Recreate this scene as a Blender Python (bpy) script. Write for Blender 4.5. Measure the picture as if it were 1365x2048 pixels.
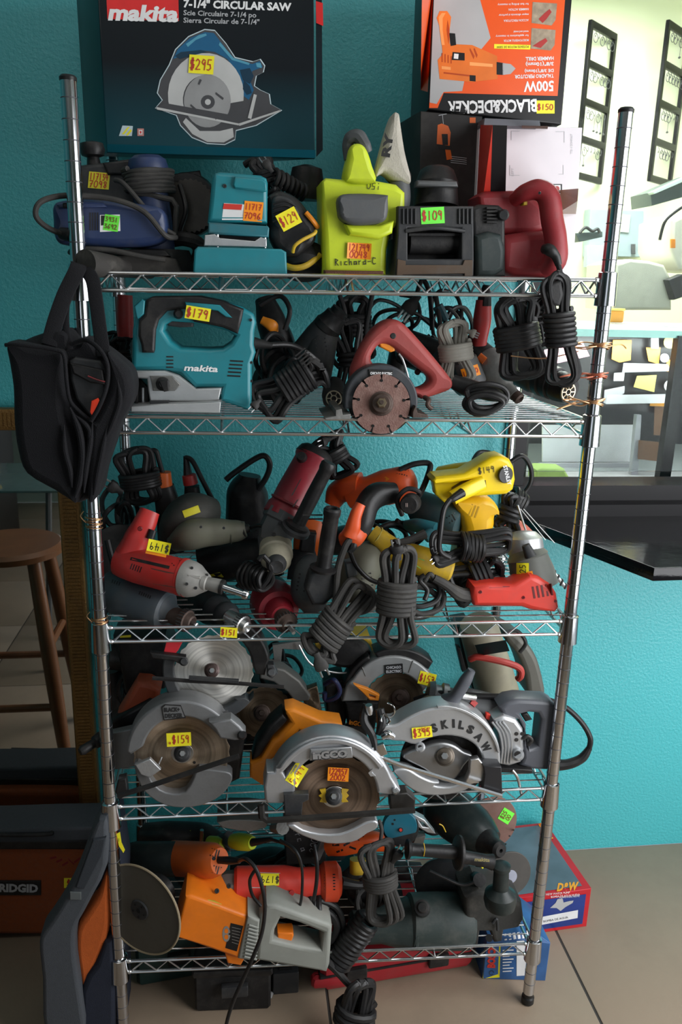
import bpy, math, random
from mathutils import Vector as V, Matrix
from mathutils.geometry import tessellate_polygon
from mathutils.bvhtree import BVHTree
R = math.radians
rnd = random.Random(7)
scene = bpy.context.scene
COL = scene.collection
for o in list(bpy.data.objects): bpy.data.objects.remove(o)

# ------------------------------------------------------------------ camera
F = 1612.27
CX, CY, CZ, YAW, PITCH, ROLL = .2599, -1.4277, 1.5877, .1296, .2723, .0275
CAM = V((CX, CY, CZ))
_fw = V((math.sin(YAW)*math.cos(PITCH), math.cos(YAW)*math.cos(PITCH), -math.sin(PITCH)))
_r = V((math.cos(YAW), -math.sin(YAW), 0)); _u = _r.cross(_fw)
RT = _r*math.cos(ROLL)+_u*math.sin(ROLL); UP = -_r*math.sin(ROLL)+_u*math.cos(ROLL); FW = _fw
cd = bpy.data.cameras.new('camera'); cam = bpy.data.objects.new('camera', cd); COL.objects.link(cam)
cam.matrix_world = Matrix(((RT.x, UP.x, -FW.x, CX), (RT.y, UP.y, -FW.y, CY), (RT.z, UP.z, -FW.z, CZ), (0, 0, 0, 1)))
cd.sensor_fit = 'VERTICAL'; cd.sensor_height = 36; cd.lens = F/2048*36; cd.clip_start = .05; cd.clip_end = 60
scene.camera = cam

# ------------------------------------------------------------------ light
scene.view_settings.view_transform = 'Standard'; scene.view_settings.look = 'None'
scene.view_settings.exposure = 0; scene.view_settings.gamma = 1; scene.view_settings.use_curve_mapping = False
wd = bpy.data.worlds.new('world'); scene.world = wd; wd.use_nodes = True
bg = wd.node_tree.nodes['Background']; bg.inputs[0].default_value = (.80, .90, 1, 1); bg.inputs[1].default_value = .4
def area(name, loc, tgt, sx, sy, power, col=(1, 1, 1), spread=180):
    ld = bpy.data.lights.new(name, 'AREA'); ld.shape = 'RECTANGLE'; ld.size = sx; ld.size_y = sy; ld.energy = power; ld.color = col
    ld.spread = R(spread)
    o = bpy.data.objects.new(name, ld); COL.objects.link(o); o.location = loc
    o.rotation_euler = (V(tgt)-V(loc)).to_track_quat('-Z', 'Y').to_euler(); return o
RX0, RX1, RY0, RZ1, YW = -1.7, 2.15, -3.6, 2.75, .50     # room extents, wall plane
area('daylight_storefront', (RX1-.1, -.85, 1.35), (1.0, .45, .9), 1.6, 1.9, 61, (.97, .98, 1))
area('daylight_rear_door', (-.3, RY0+.12, 1.5), (.2, .5, 1.0), 1.0, 1.6, 3.5, (.88, .94, 1))
area('ceiling_fill', (-.2, -.7, 2.68), (-.2, -.3, 1), 1.2, .25, 3, (1, .97, .92))  # unseen fill lamp added under the ceiling to lift the left wall
area('back_room_light', (1.7, 2.2, 3.1), (1.7, 2.3, 0), 1.6, 1.2, 130, (1, 1, .97))
area('case_sheet_fill', (1.45, .88, 1.44), (1.45, 1.15, 1.1), 1.2, .05, 5, (.95, 1, 1))  # added lamp inside the case, aimed to brighten its white sheet
# ------------------------------------------------------------------ pixel rays -> points of the room
def ray(px, py): return (FW + RT*((px-682.5)/F) - UP*((py-1024)/F))
def at(px, py, Y):
    d = ray(px, py); return CAM + d*((Y-CY)/d.y)
def atz(px, py, Z):
    d = ray(px, py); return CAM + d*((Z-CZ)/d.z)
def atx(px, py, X):
    d = ray(px, py); return CAM + d*((X-CX)/d.x)
def P(q): return at(*q) if not isinstance(q, V) else q
def sc(p): return (p-CAM).dot(FW)/F        # metres per pixel at a point
def px_of(p):
    d = p-CAM; z = d.dot(FW); return (682.5+F*d.dot(RT)/z, 1024-F*d.dot(UP)/z)

# ------------------------------------------------------------------ materials
MATS = {}
def mat(key, col, rough=.5, metal=0, dust=0, bump=.0, scale=30, var=.15, spec=.5, dcol=(.115, .105, .092), **kw):
    if key in MATS: return MATS[key]
    m = bpy.data.materials.new(key); m.use_nodes = True; nt = m.node_tree; N = nt.nodes; L = nt.links
    b = N['Principled BSDF']; b.inputs['Roughness'].default_value = rough; b.inputs['Metallic'].default_value = metal
    b.inputs['Specular IOR Level'].default_value = spec if spec != .5 or max(col) > .06 else .32
    for k, v in kw.items(): b.inputs[k.replace('_', ' ')].default_value = v
    tc = N.new('ShaderNodeTexCoord')
    def noise(s, d=4):
        n = N.new('ShaderNodeTexNoise'); n.inputs['Scale'].default_value = s; n.inputs['Detail'].default_value = d
        L.new(tc.outputs['Object'], n.inputs['Vector']); return n
    def mix(f, a, c):
        x = N.new('ShaderNodeMix'); x.data_type = 'RGBA'; L.new(f, x.inputs[0])
        for i, s in ((6, a), (7, c)):
            if isinstance(s, tuple): x.inputs[i].default_value = (*s[:3], 1)
            else: L.new(s, x.inputs[i])
        return x.outputs[2]
    n1 = noise(scale)
    c = mix(n1.outputs[0], tuple(x*(1-var) for x in col), tuple(min(1, x*(1+var)) for x in col))
    if dust:
        n2 = noise(scale*.7, 12); n2.inputs['Roughness'].default_value = .68; rp = N.new('ShaderNodeMapRange'); L.new(n2.outputs[0], rp.inputs[0])
        rp.inputs[1].default_value = .47; rp.inputs[2].default_value = .66; rp.inputs[3].default_value = dust*.25; rp.inputs[4].default_value = min(1, dust*1.2)
        c = mix(rp.outputs[0], c, dcol)
        r2 = N.new('ShaderNodeMapRange'); L.new(n2.outputs[0], r2.inputs[0]); r2.inputs[3].default_value = rough; r2.inputs[4].default_value = min(1, rough+.35*dust)
        L.new(r2.outputs[0], b.inputs['Roughness'])
    L.new(c, b.inputs['Base Color'])
    if bump:
        n3 = noise(scale*6, 3); bp = N.new('ShaderNodeBump'); bp.inputs['Strength'].default_value = bump; bp.inputs['Distance'].default_value = .002
        L.new(n3.outputs[0], bp.inputs['Height']); L.new(bp.outputs[0], b.inputs['Normal'])
    m.diffuse_color = (*col[:3], 1); MATS[key] = m; return m
def s2l(r, g, b):
    return tuple((x/255/12.92 if x/255 <= .04045 else ((x/255+.055)/1.055)**2.4) for x in (r, g, b))

BLACK = mat('black_plastic', (.009, .009, .010), .40, dust=.18, bump=.15)
DGREY = mat('dark_grey_plastic', (.024, .026, .029), .45, dust=.24, bump=.1)
GREY = mat('grey_plastic', (.075, .08, .085), .5, dust=.25, bump=.1)
RUBBER = mat('black_rubber', (.008, .008, .009), .55, dust=.2, bump=.2)
CORD = mat('black_cord', (.009, .009, .010), .40, dust=.10)
CORDG = mat('dusty_grey_cord', (.030, .029, .028), .6, dust=.3)
CORDL = mat('light_grey_cord', (.21, .20, .17), .6, dust=.3)
TEAL = mat('teal_plastic', (.010, .20, .24), .38, dust=.10)
TEALD = mat('dusty_teal_plastic', (.012, .15, .19), .42, dust=.3)
NAVY = mat('navy_plastic', (.012, .03, .10), .42, dust=.2)
LIME = mat('lime_plastic', (.55, .66, .02), .42, dust=.12)
YEL = mat('yellow_plastic', (.85, .55, .01), .4, dust=.12)
YELD = mat('dusty_yellow_plastic', (.60, .38, .01), .45, dust=.3)
ORG = mat('orange_plastic', (.75, .13, .01), .4, dust=.12)
ORY = mat('amber_orange_plastic', (.80, .25, .01), .42, dust=.14)
RED = mat('red_plastic', (.42, .018, .015), .42, dust=.22)
REDB = mat('bright_red_plastic', (.62, .035, .02), .40, dust=.12)
MAROON = mat('maroon_plastic', (.22, .012, .018), .42, dust=.22)
OLIVE = mat('olive_dusty_plastic', (.13, .13, .09), .55, dust=.35)
STONE = mat('stone_grey_plastic', (.26, .27, .24), .55, dust=.15)
CHROME = mat('chrome', (.60, .61, .63), .15, 1, var=.03)
WIRE = mat('zinc_wire', (.66, .67, .68), .27, 1, var=.08)
STEEL = mat('brushed_steel', (.60, .60, .60), .34, 1, var=.12, scale=60)
ALU = mat('cast_aluminium', (.52, .53, .54), .40, .75, dust=.12, bump=.2)
ALUD = mat('dull_cast_aluminium', (.22, .22, .21), .5, .6, dust=.35, bump=.3)
BLADE = mat('saw_blade_steel', (.86, .84, .79), .42, .9, var=.12, scale=8)
RUST = mat('rusty_steel', (.085, .06, .05), .5, .5, dust=.5, dcol=(.07, .04, .03), bump=.3)
RUSTB = mat('rusty_blade', (.17, .085, .07), .6, .4, dust=.6, dcol=(.30, .20, .17), bump=.4, scale=60)
BROWNB = mat('brown_worn_blade', (.20, .15, .10), .42, .7, dust=.4, dcol=(.10, .05, .03))
PAPER = mat('white_paper', (.72, .72, .72), .6)
SY = mat('yellow_sticker', (.90, .80, .02), .5, var=.03)
SO = mat('orange_sticker', (.95, .30, .01), .5, var=.03)
SG = mat('green_sticker', (.16, .85, .06), .5, var=.03)
INKR = mat('red_marker_ink', (.45, .03, .02), .6)
INKB = mat('dark_marker_ink', (.02, .02, .02), .6)
WHITE = mat('white_print', (.80, .80, .80), .5)
LGREY = mat('light_grey_print', (.42, .43, .45), .5)
BRASS = mat('copper_wire', (.62, .35, .18), .35, .9)

def brushed(m, ring=22, amt=.35):
    """turned saw-blade look: rings of tone about the blade centre and a radial brushed grain"""
    N = m.node_tree.nodes; L = m.node_tree.links; b = N['Principled BSDF']; tc = [n for n in N if n.type == 'TEX_COORD'][0]
    v = N.new('ShaderNodeVectorMath'); v.operation = 'SUBTRACT'; L.new(tc.outputs['Generated'], v.inputs[0]); v.inputs[1].default_value = (.5, .5, .5)
    s = N.new('ShaderNodeVectorMath'); s.operation = 'MULTIPLY'; L.new(v.outputs[0], s.inputs[0]); s.inputs[1].default_value = (1, 0, 1)
    l = N.new('ShaderNodeVectorMath'); l.operation = 'LENGTH'; L.new(s.outputs[0], l.inputs[0])
    n = N.new('ShaderNodeTexNoise'); n.noise_dimensions = '1D'; n.inputs['Scale'].default_value = ring; n.inputs['Detail'].default_value = 8; L.new(l.outputs['Value'], n.inputs['W'])
    r = N.new('ShaderNodeMapRange'); L.new(n.outputs[0], r.inputs[0]); r.inputs[1].default_value = .3; r.inputs[2].default_value = .7; r.inputs[3].default_value = 1-amt; r.inputs[4].default_value = 1+amt*.3
    src = b.inputs['Base Color'].links[0].from_socket; x = N.new('ShaderNodeVectorMath'); x.operation = 'SCALE'; L.new(src, x.inputs[0]); L.new(r.outputs[0], x.inputs['Scale']); L.new(x.outputs[0], b.inputs['Base Color'])
    t = N.new('ShaderNodeTangent'); t.direction_type = 'RADIAL'; t.axis = 'Y'; L.new(t.outputs[0], b.inputs['Tangent']); b.inputs['Anisotropic'].default_value = .85
    return m
brushed(BLADE); brushed(BROWNB, 14, .5)

# ------------------------------------------------------------------ mesh builders
WORLD = {}                                   # object -> world-space verts, faces (for laying stickers on)
class M:
    def __init__(s): s.v = []; s.f = []; s.flat = set()
    def add(s, vs, fs):
        n = len(s.v); s.v += [V(v) for v in vs]; s.f += [tuple(i+n for i in f) for f in fs]; return s
    def rings(s, rs, closed=False, cap=True):
        n = len(rs[0]); vs = [v for r in rs for v in r]; fs = []
        m = len(rs)
        for i in range(m if closed else m-1):
            a = i*n; b = ((i+1) % m)*n
            for j in range(n):
                k = (j+1) % n; fs.append((a+j, a+k, b+k, b+j))
        if cap and not closed: fs += [tuple(range(n-1, -1, -1)), tuple(range((m-1)*n, m*n))]
        return s.add(vs, fs)
    def tube(s, pts, r, seg=8, closed=False, n=6, smooth=True, taper=None, flat=1, sq=2):
        """round bar along points; r in metres, or a list per point"""
        pts = [V(p) for p in pts]; rr = r if isinstance(r, (list, tuple)) else [r]*len(pts)
        if smooth and len(pts) > 2: pts, rr = crom(pts, rr, n, closed)
        m = len(pts); tn = []
        for i in range(m):
            a = pts[i-1] if (i or closed) else pts[0]; b = pts[(i+1) % m] if (i < m-1 or closed) else pts[-1]
            t = (b-a); tn.append(t.normalized() if t.length > 1e-9 else V((0, 0, 1)))
        t0 = tn[0]; up = V((0, 1, 0)) if abs(t0.y) < .8 else V((0, 0, 1)); nx = t0.cross(up).normalized(); rs = []
        for i in range(m):
            t = tn[i]; nx = (nx - t*nx.dot(t)); nx = nx.normalized() if nx.length > 1e-6 else t.orthogonal().normalized(); ny = t.cross(nx); ring = []
            for j in range(seg):
                c, q = math.cos(2*math.pi*j/seg), math.sin(2*math.pi*j/seg)
                if sq != 2: c = math.copysign(abs(c)**(2/sq), c); q = math.copysign(abs(q)**(2/sq), q)
                ring.append(pts[i]+nx*(c*rr[i])+ny*(q*rr[i]*flat))
            rs.append(ring)
        return s.rings(rs, closed)
    def lathe(s, a, b, prof, seg=28, fl=1):
        """revolve prof [(t 0..1 along a-b, radius m)] about a-b"""
        a, b = V(a), V(b); d = b-a; z = d.normalized(); up = V((0, 0, 1)) if abs(z.z) < .9 else V((1, 0, 0))
        x = z.cross(up).normalized(); y = z.cross(x)
        return s.rings([[a+d*t+x*(r*math.cos(2*math.pi*j/seg))+y*(r*fl*math.sin(2*math.pi*j/seg)) for j in range(seg)] for t, r in prof])
    def box(s, c, sz, rot=None, bev=0):
        c = V(c); rot = rot or Matrix.Identity(3); x, y, z = [q/2 for q in sz]
        if bev: # chamfered box as stacked rings
            b = min(bev, x*.9, y*.9, z*.9); rs = []
            for zz, k in ((-z, b), (-z+b*.3, b*.3), (-z+b, 0), (z-b, 0), (z-b*.3, b*.3), (z, b)):
                X, Y = x-k, y-k; ch = b*.6
                rs.append([c+rot@V(p+(zz,)) for p in ((X-ch, -Y), (X, -Y+ch), (X, Y-ch), (X-ch, Y), (-X+ch, Y), (-X, Y-ch), (-X, -Y+ch), (-X+ch, -Y))])
            return s.rings(rs)
        vs = [c+rot@V((i*x, j*y, k*z)) for k in (-1, 1) for i, j in ((-1, -1), (1, -1), (1, 1), (-1, 1))]
        return s.add(vs, [(3, 2, 1, 0), (4, 5, 6, 7), (0, 1, 5, 4), (1, 2, 6, 5), (2, 3, 7, 6), (3, 0, 4, 7)])
    def prism(s, loops, depth, bev=.003, back=True, steps=3):
        """plate whose outline loops (world points in one plane) are extruded by vector depth; loops[0] outer, rest holes"""
        depth = V(depth); nrm = depth.normalized()
        fr = V((0, 0, 0)); L0 = loops[0]
        ar = V((0, 0, 0))
        for i in range(len(L0)): ar += (L0[i]).cross(L0[(i+1) % len(L0)])
        sgn = 1 if ar.dot(nrm) > 0 else -1
        outs = []
        for li, lp in enumerate(loops):
            a2 = V((0, 0, 0))
            for i in range(len(lp)): a2 += lp[i].cross(lp[(i+1) % len(lp)])
            if (a2.dot(nrm) > 0) != (li == 0): lp = lp[::-1]
            n = len(lp); off = []
            for i in range(n):
                e1 = (lp[i]-lp[i-1]); e2 = (lp[(i+1) % n]-lp[i])
                if e1.length < 1e-7: e1 = e2
                if e2.length < 1e-7: e2 = e1
                n1 = nrm.cross(e1.normalized()); n2 = nrm.cross(e2.normalized()); m = n1+n2
                m = m.normalized() if m.length > 1e-4 else n1
                off.append(m/max(.5, m.dot(n1)))
            outs.append((lp, off))
        dl = depth.length; b = min(bev, dl*.45); lv = []
        if b > 0:                                   # keep the rounded rim from folding over itself in narrow places
            segs = [(lp[i], lp[(i+1) % len(lp)], li, i) for li, (lp, _) in enumerate(outs) for i in range(len(lp))]
            for li, (lp, off) in enumerate(outs):
                n = len(lp); k = []
                for i in range(n):
                    p = lp[i]; best = 1e9
                    for a, c, lj, j in segs:
                        if lj == li and (j-i) % n in (0, n-1): continue
                        e = c-a; u = max(0, min(1, (p-a).dot(e)/max(1e-12, e.dot(e)))); q = a+e*u; w = (q-p); dd = w.length
                        if dd > 1e-9 and w.dot(off[i]) > .35*dd*off[i].length: best = min(best, dd)
                    k.append(min(1, .42*best/b))
                for _ in range(3): k = [min(k[i], (k[i-1]+k[i]+k[(i+1) % n])/3+.15) for i in range(n)]
                for i in range(n): off[i] = off[i]*k[i]
        if b > 0:
            for k in range(steps+1):
                an = math.pi/2*k/steps; lv.append((b*(1-math.sin(an)), b*(1-math.cos(an))))
            if back:
                for k in range(steps, -1, -1):
                    an = math.pi/2*k/steps; lv.append((b*(1-math.sin(an)), dl-b*(1-math.cos(an))))
            else: lv.append((0, dl))
        else: lv = [(0, 0), (0, dl)]
        for lp, off in outs:
            rs = [[p+o*i+nrm*d for p, o in zip(lp, off)] for i, d in lv]; s.rings(rs, cap=False)
        for i, d, fl in ((lv[0][0], lv[0][1], 0), (lv[-1][0], lv[-1][1], 1)):
            ls = [[p+o*i+nrm*d for p, o in zip(lp, off)] for lp, off in outs]
            if len(ls) == 1: 
                n0 = len(s.f); s.add(ls[0], [tuple(t) for t in tessellate_polygon(ls)]); s.flat.update(range(n0, len(s.f)))
            else:
                n0 = len(s.f); s.add([p for l in ls for p in l], [tuple(t) for t in tessellate_polygon(ls)]); s.flat.update(range(n0, len(s.f)))
        return s
    def torus(s, c, ax, Rr, r, seg=8, n=28, fl=1):
        c = V(c); z = V(ax).normalized(); x = z.orthogonal().normalized(); y = z.cross(x)
        return s.tube([c+x*(Rr*math.cos(2*math.pi*i/n))+y*(Rr*fl*math.sin(2*math.pi*i/n)) for i in range(n)], r, seg, True, smooth=False)
def crom(p, r, n, closed=False):
    m = len(p); o = []; q = []
    for i in range(m if closed else m-1):
        g = (lambda k: p[k % m]) if closed else (lambda k: p[max(0, min(m-1, k))])
        p0, p1, p2, p3 = g(i-1), g(i), g(i+1), g(i+2); r1 = r[i]; r2 = r[(i+1) % m]
        for k in range(n):
            t = k/n; o.append(.5*((2*p1)+(p2-p0)*t+(2*p0-5*p1+4*p2-p3)*t*t+(3*p1-p0-3*p2+p3)*t**3)); u = t*t*(3-2*t); q.append(r1+(r2-r1)*u)
    if not closed: o.append(p[-1]); q.append(r[-1])
    return o, q

def base(t):
    return t.location if t else V((0, 0, 0))
def root_of(o):
    while o.parent: o = o.parent
    return o
def make(m, name, material, parent=None, smooth=35, kind=None, label=None, loc=None):
    """link mesh data as ONE object; parts are stored relative to their thing's base point"""
    off = base(root_of(parent)) if parent else (V(loc) if loc is not None else V((0, 0, 0)))
    me = bpy.data.meshes.new(name); me.from_pydata([v-off for v in m.v], [], m.f); me.materials.append(material)
    if smooth:
        me.shade_smooth(); me.set_sharp_from_angle(angle=R(smooth))
        for i in m.flat: me.polygons[i].use_smooth = False
    me.validate(); me.update()
    o = bpy.data.objects.new(name, me); COL.objects.link(o)
    if parent: o.parent = parent
    else: o.location = off
    if kind: o['kind'] = kind
    if label: o['label'] = label
    WORLD[o.name] = (m.v, m.f); return o
def thing(name, label, cat, q, group=None):
    o = bpy.data.objects.new(name, None); COL.objects.link(o); o.location = P(q) if len(q) == 3 else V(q)
    o.empty_display_size = .02; o['label'] = label; o['category'] = cat
    if group: o['group'] = group
    return o
def tag(o, label, cat, group=None):
    o['label'] = label; o['category'] = cat
    if group: o['group'] = group
    return o
def struct(m, name, material, smooth=35): return make(m, name, material, None, smooth, 'structure')

# shapes given as pixels of the photograph plus a depth Y (metres, into the shelf)
def smoothpx(pts, n=4): return [tuple(p) for p in crom([V((a, b, 0)) for a, b in pts], [0]*len(pts), n, True)[0]]
def plate(t, name, mt, pts, Y, th, bev=4, holes=(), sm=0, label=None, tilt=0, back=True):
    """solid of thickness th (m), outline in px on plane Y; tilt: dY per px to the right"""
    def pl(q):
        if sm: q = [(a[0], a[1]) for a in smoothpx(q, sm)]
        x0 = pts[0][0]; return [at(a, b, Y+tilt*(a-x0)) for a, b in q]
    ls = [pl(pts)]+[pl(h) for h in holes]; s = sc(ls[0][0])
    return make(M().prism(ls, V((0, 1, 0))*th if not tilt else V((0, th, 0)), bev*s, back), name, mt, t, label=label)
def lathe(t, name, mt, a, b, prof, seg=28, label=None, fl=1):
    A, B = P(a), P(b); s = (sc(A)+sc(B))/2
    return make(M().lathe(A, B, [(u, max(r, .01)*s) for u, r in prof], seg, fl), name, mt, t, label=label)
def tube(t, name, mt, pts, r, seg=10, closed=False, n=6, smooth=True, flat=1, sq=2, label=None):
    Q = [P(p) for p in pts]; s = sc(Q[0]); rr = [x*s for x in r] if isinstance(r, (list, tuple)) else r*s
    return make(M().tube(Q, rr, seg, closed, n, smooth, flat=flat, sq=sq), name, mt, t, label=label)
def disc(t, name, mt, c, r, th, ax=(0, -1, 0), prof=None, seg=48, label=None, teeth=0, tooth=3, r0=0):
    """thin round plate facing ax, centre px c=(px,py,Y), radius px"""
    C0 = P(c); s = sc(C0); z = V(ax).normalized(); x = z.orthogonal().normalized(); y = z.cross(x); m = M()
    if teeth:
        k = teeth*2; lp = [C0+(x*math.cos(2*math.pi*i/k+.0)+y*math.sin(2*math.pi*i/k))*s*(r if i % 2 else r-tooth) for i in range(k)]
    else: lp = [C0+(x*math.cos(2*math.pi*i/seg)+y*math.sin(2*math.pi*i/seg))*s*r for i in range(seg)]
    hs = []
    if r0: hs = [[C0+(x*math.cos(2*math.pi*i/24)+y*math.sin(2*math.pi*i/24))*s*r0 for i in range(24)]]
    m.prism([lp]+hs, -z*th, min(th*.3, .0012)); return make(m, name, mt, t, label=label)
def dark(t, name, mt, quads, Y=0, on=None, eps=.0006, label=None):
    """thin marks (vents, print) laid on the surface of objects `on`; quads are lists of px points"""
    m = M()
    for q in quads:
        vs = [lay(a, b, on, Y, eps) for a, b in q]
        if len(q) <= 4: m.add(vs, [tuple(range(len(vs)))])
        else: m.add(vs, [tuple(x) for x in tessellate_polygon([[V((a, b, 0)) for a, b in q]])])
    return make(m, name, mt, t, smooth=0, label=label, kind='stuff' if len(quads) > 1 else None)
_bv = {}
def lay(px, py, on, Y, eps=.0006):
    d = ray(px, py).normalized(); best = None
    for o in (on or []):
        if o.name not in _bv: _bv[o.name] = BVHTree.FromPolygons(*WORLD[o.name])
        h = _bv[o.name].ray_cast(CAM, d)
        if h[0] is not None and (best is None or h[3] < best[1]): best = (h[0], h[3])
    if best: return best[0]-d*eps
    return at(px, py, Y)-d*eps

# handwriting strokes (unit cell 0..1 x 0..1, y up)
GL = {'0': [[(.3, 1), (.05, .6), (.1, .1), (.45, 0), (.7, .4), (.6, .9), (.3, 1)]], '1': [[(.35, 1), (.3, 0)]],
 '2': [[(.05, .8), (.3, 1), (.6, .8), (.5, .5), (.05, 0), (.7, .03)]], '3': [[(.05, .95), (.55, .95), (.25, .58), (.6, .4), (.5, .05), (.05, .05)]],
 '4': [[(.15, 1), (.05, .45), (.65, .5)], [(.5, 1), (.45, 0)]], '5': [[(.65, 1), (.2, 1), (.12, .55), (.5, .55), (.6, .2), (.3, 0), (.05, .05)]],
 '6': [[(.55, 1), (.15, .5), (.1, .1), (.4, 0), (.6, .25), (.35, .45), (.1, .3)]], '7': [[(.05, .95), (.65, .98), (.25, 0)], [(.2, .5), (.55, .52)]],
 '8': [[(.55, .85), (.3, 1), (.1, .8), (.55, .3), (.35, 0), (.1, .2), (.5, .65), (.55, .85)]], '9': [[(.6, .9), (.3, 1), (.1, .7), (.35, .5), (.6, .8), (.5, 0)]],
 '$': [[(.6, .85), (.15, .85), (.1, .55), (.6, .45), (.55, .12), (.05, .12)], [(.28, 1.1), (.22, -.1)], [(.46, 1.1), (.40, -.1)]],
 'N': [[(.05, 0), (.1, 1), (.55, 0), (.6, 1)]], 'E': [[(.6, 1), (.1, 1), (.1, 0), (.6, 0)], [(.1, .5), (.5, .5)]], 'W': [[(.0, 1), (.2, 0), (.35, .6), (.5, 0), (.7, 1)]],
 'R': [[(.1, 0), (.15, 1), (.6, .8), (.2, .5), (.65, 0)]], 'i': [[(.3, .6), (.3, 0)]], 'c': [[(.55, .5), (.2, .55), (.1, .1), (.55, .05)]], 'h': [[(.1, 1), (.1, 0)], [(.1, .4), (.45, .55), (.5, 0)]],
 'a': [[(.5, .5), (.15, .5), (.1, .05), (.5, .1), (.55, .55), (.6, 0)]], 'r': [[(.15, .6), (.15, 0)], [(.15, .4), (.5, .6)]], 'd': [[(.5, .5), (.1, .4), (.15, 0), (.5, .1)], [(.55, 1), (.55, 0)]],
 '-': [[(.1, .4), (.6, .45)]], 'C': [[(.65, .9), (.2, 1), (.05, .3), (.3, 0), (.65, .1)]], 'o': [[(.3, .6), (.1, .3), (.3, 0), (.5, .3), (.3, .6)]], ' ': []}
def hand(t, name, mt, s, c, h, ang, on, Y=0, w=1.5, eps=.0016, wmax=None):
    """handwritten string centred on px c, letter height h px, ang degrees (screen, ccw)"""
    m = M(); adv = min(.72*h, wmax/len(s)) if wmax else .72*h; gx = adv/.72; ca, sa = math.cos(R(ang)), math.sin(R(ang)); x0 = -adv*len(s)/2
    def tr(x, y): return (c[0]+x*ca+y*sa, c[1]+x*sa*-1+y*ca*-1+0) if False else (c[0]+x*ca-y*sa, c[1]-x*sa-y*ca)
    for i, ch in enumerate(s):
        for st in GL.get(ch, []):
            pts = [(x0+adv*i+a*gx*.85, (b-.5)*h) for a, b in st]
            for k in range(len(pts)-1):
                (ax, ay), (bx, by) = pts[k], pts[k+1]; l = math.hypot(bx-ax, by-ay) or 1; nx, ny = -(by-ay)/l*w/2, (bx-ax)/l*w/2
                ex, ey = (bx-ax)/l*w*.3, (by-ay)/l*w*.3
                q = [tr(ax-ex+nx, ay-ey+ny), tr(ax-ex-nx, ay-ey-ny), tr(bx+ex-nx, by+ey-ny), tr(bx+ex+nx, by+ey+ny)]
                m.add([lay(a, b, on, Y, eps+.00005*(k % 3)) for a, b in q], [(0, 1, 2, 3)])
    return make(m, name, mt, t, smooth=0, kind='stuff')
def sticker(t, mt, c, w, h, ang=0, on=None, Y=0, text=(), ink=None, label=None, name='price_sticker', th=None, lw=1.6, curl=0, eps=.0010):
    """paper sticker laid on the tool, with handwritten lines (a sub-part)"""
    m = M(); ca, sa = math.cos(R(ang)), math.sin(R(ang)); nx, ny = 7, 5; vs = []
    for j in range(ny):
        for i in range(nx):
            x = (i/(nx-1)-.5)*w; y = (j/(ny-1)-.5)*h
            vs.append(lay(c[0]+x*ca-y*sa, c[1]-x*sa-y*ca, on, Y, eps+(curl*.004*(abs(i/(nx-1)-.5)*2)**3)))
    # keep the paper in one smooth sheet: no vertex may drop behind a gap in the tool
    zs = sorted((v-CAM).dot(FW) for v in vs); med = zs[len(zs)//2]
    vs = [CAM+(v-CAM)*((med+max(-.012, min(.012, (v-CAM).dot(FW)-med)))/(v-CAM).dot(FW)) for v in vs]
    m.add(vs, [(j*nx+i, (j+1)*nx+i, (j+1)*nx+i+1, j*nx+i+1) for j in range(ny-1) for i in range(nx-1)])
    o = make(m, name, mt, t, smooth=60, label=label)
    k = len(text)
    for n, s in enumerate(text):
        hh = th or min(h*.78/k, w*.9/(.72*len(s))); yy = ((k-1)/2-n)*h*.9/k
        hand(t if t.parent else o, 'handwriting', ink or INKR, s, (c[0]-yy*sa, c[1]-yy*ca), hh, ang, [o], Y, lw, .0007, wmax=w*.9)
    return o
def text(t, name, mt, s, a, h, ang=0, on=None, Y=0, w=None, bold=.0, flip=1, eps=.0008, ext=0, shear=0, align='LEFT', vec=None):
    """printed lettering; a = px of the left end of the baseline, h = cap height px, w = width px to fit"""
    cu = bpy.data.curves.new('t', 'FONT'); cu.body = s; cu.size = 1; cu.offset = bold; cu.shear = shear; cu.resolution_u = 2
    to = bpy.data.objects.new('t', cu); COL.objects.link(to); bpy.context.view_layer.update()
    me = to.to_mesh(); vs = [v.co.copy() for v in me.vertices]; fs = [tuple(p.vertices) for p in me.polygons]; to.to_mesh_clear()
    bpy.data.objects.remove(to); bpy.data.curves.remove(cu)
    if not vs: return None
    x1 = max(v.x for v in vs); x0 = min(v.x for v in vs); k = h/.70; kx = (w/(x1-x0)) if w else k
    ca, sa = math.cos(R(ang)), math.sin(R(ang)); m = M(); o = []
    for v in vs:
        x = (v.x-x0)*kx*flip; y = v.y*k; o.append(lay(a[0]+x*ca-y*sa, a[1]-x*sa-y*ca, on, Y, eps))
    m.add(o, fs); return make(m, name, mt, t, smooth=0, kind='stuff')

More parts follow.
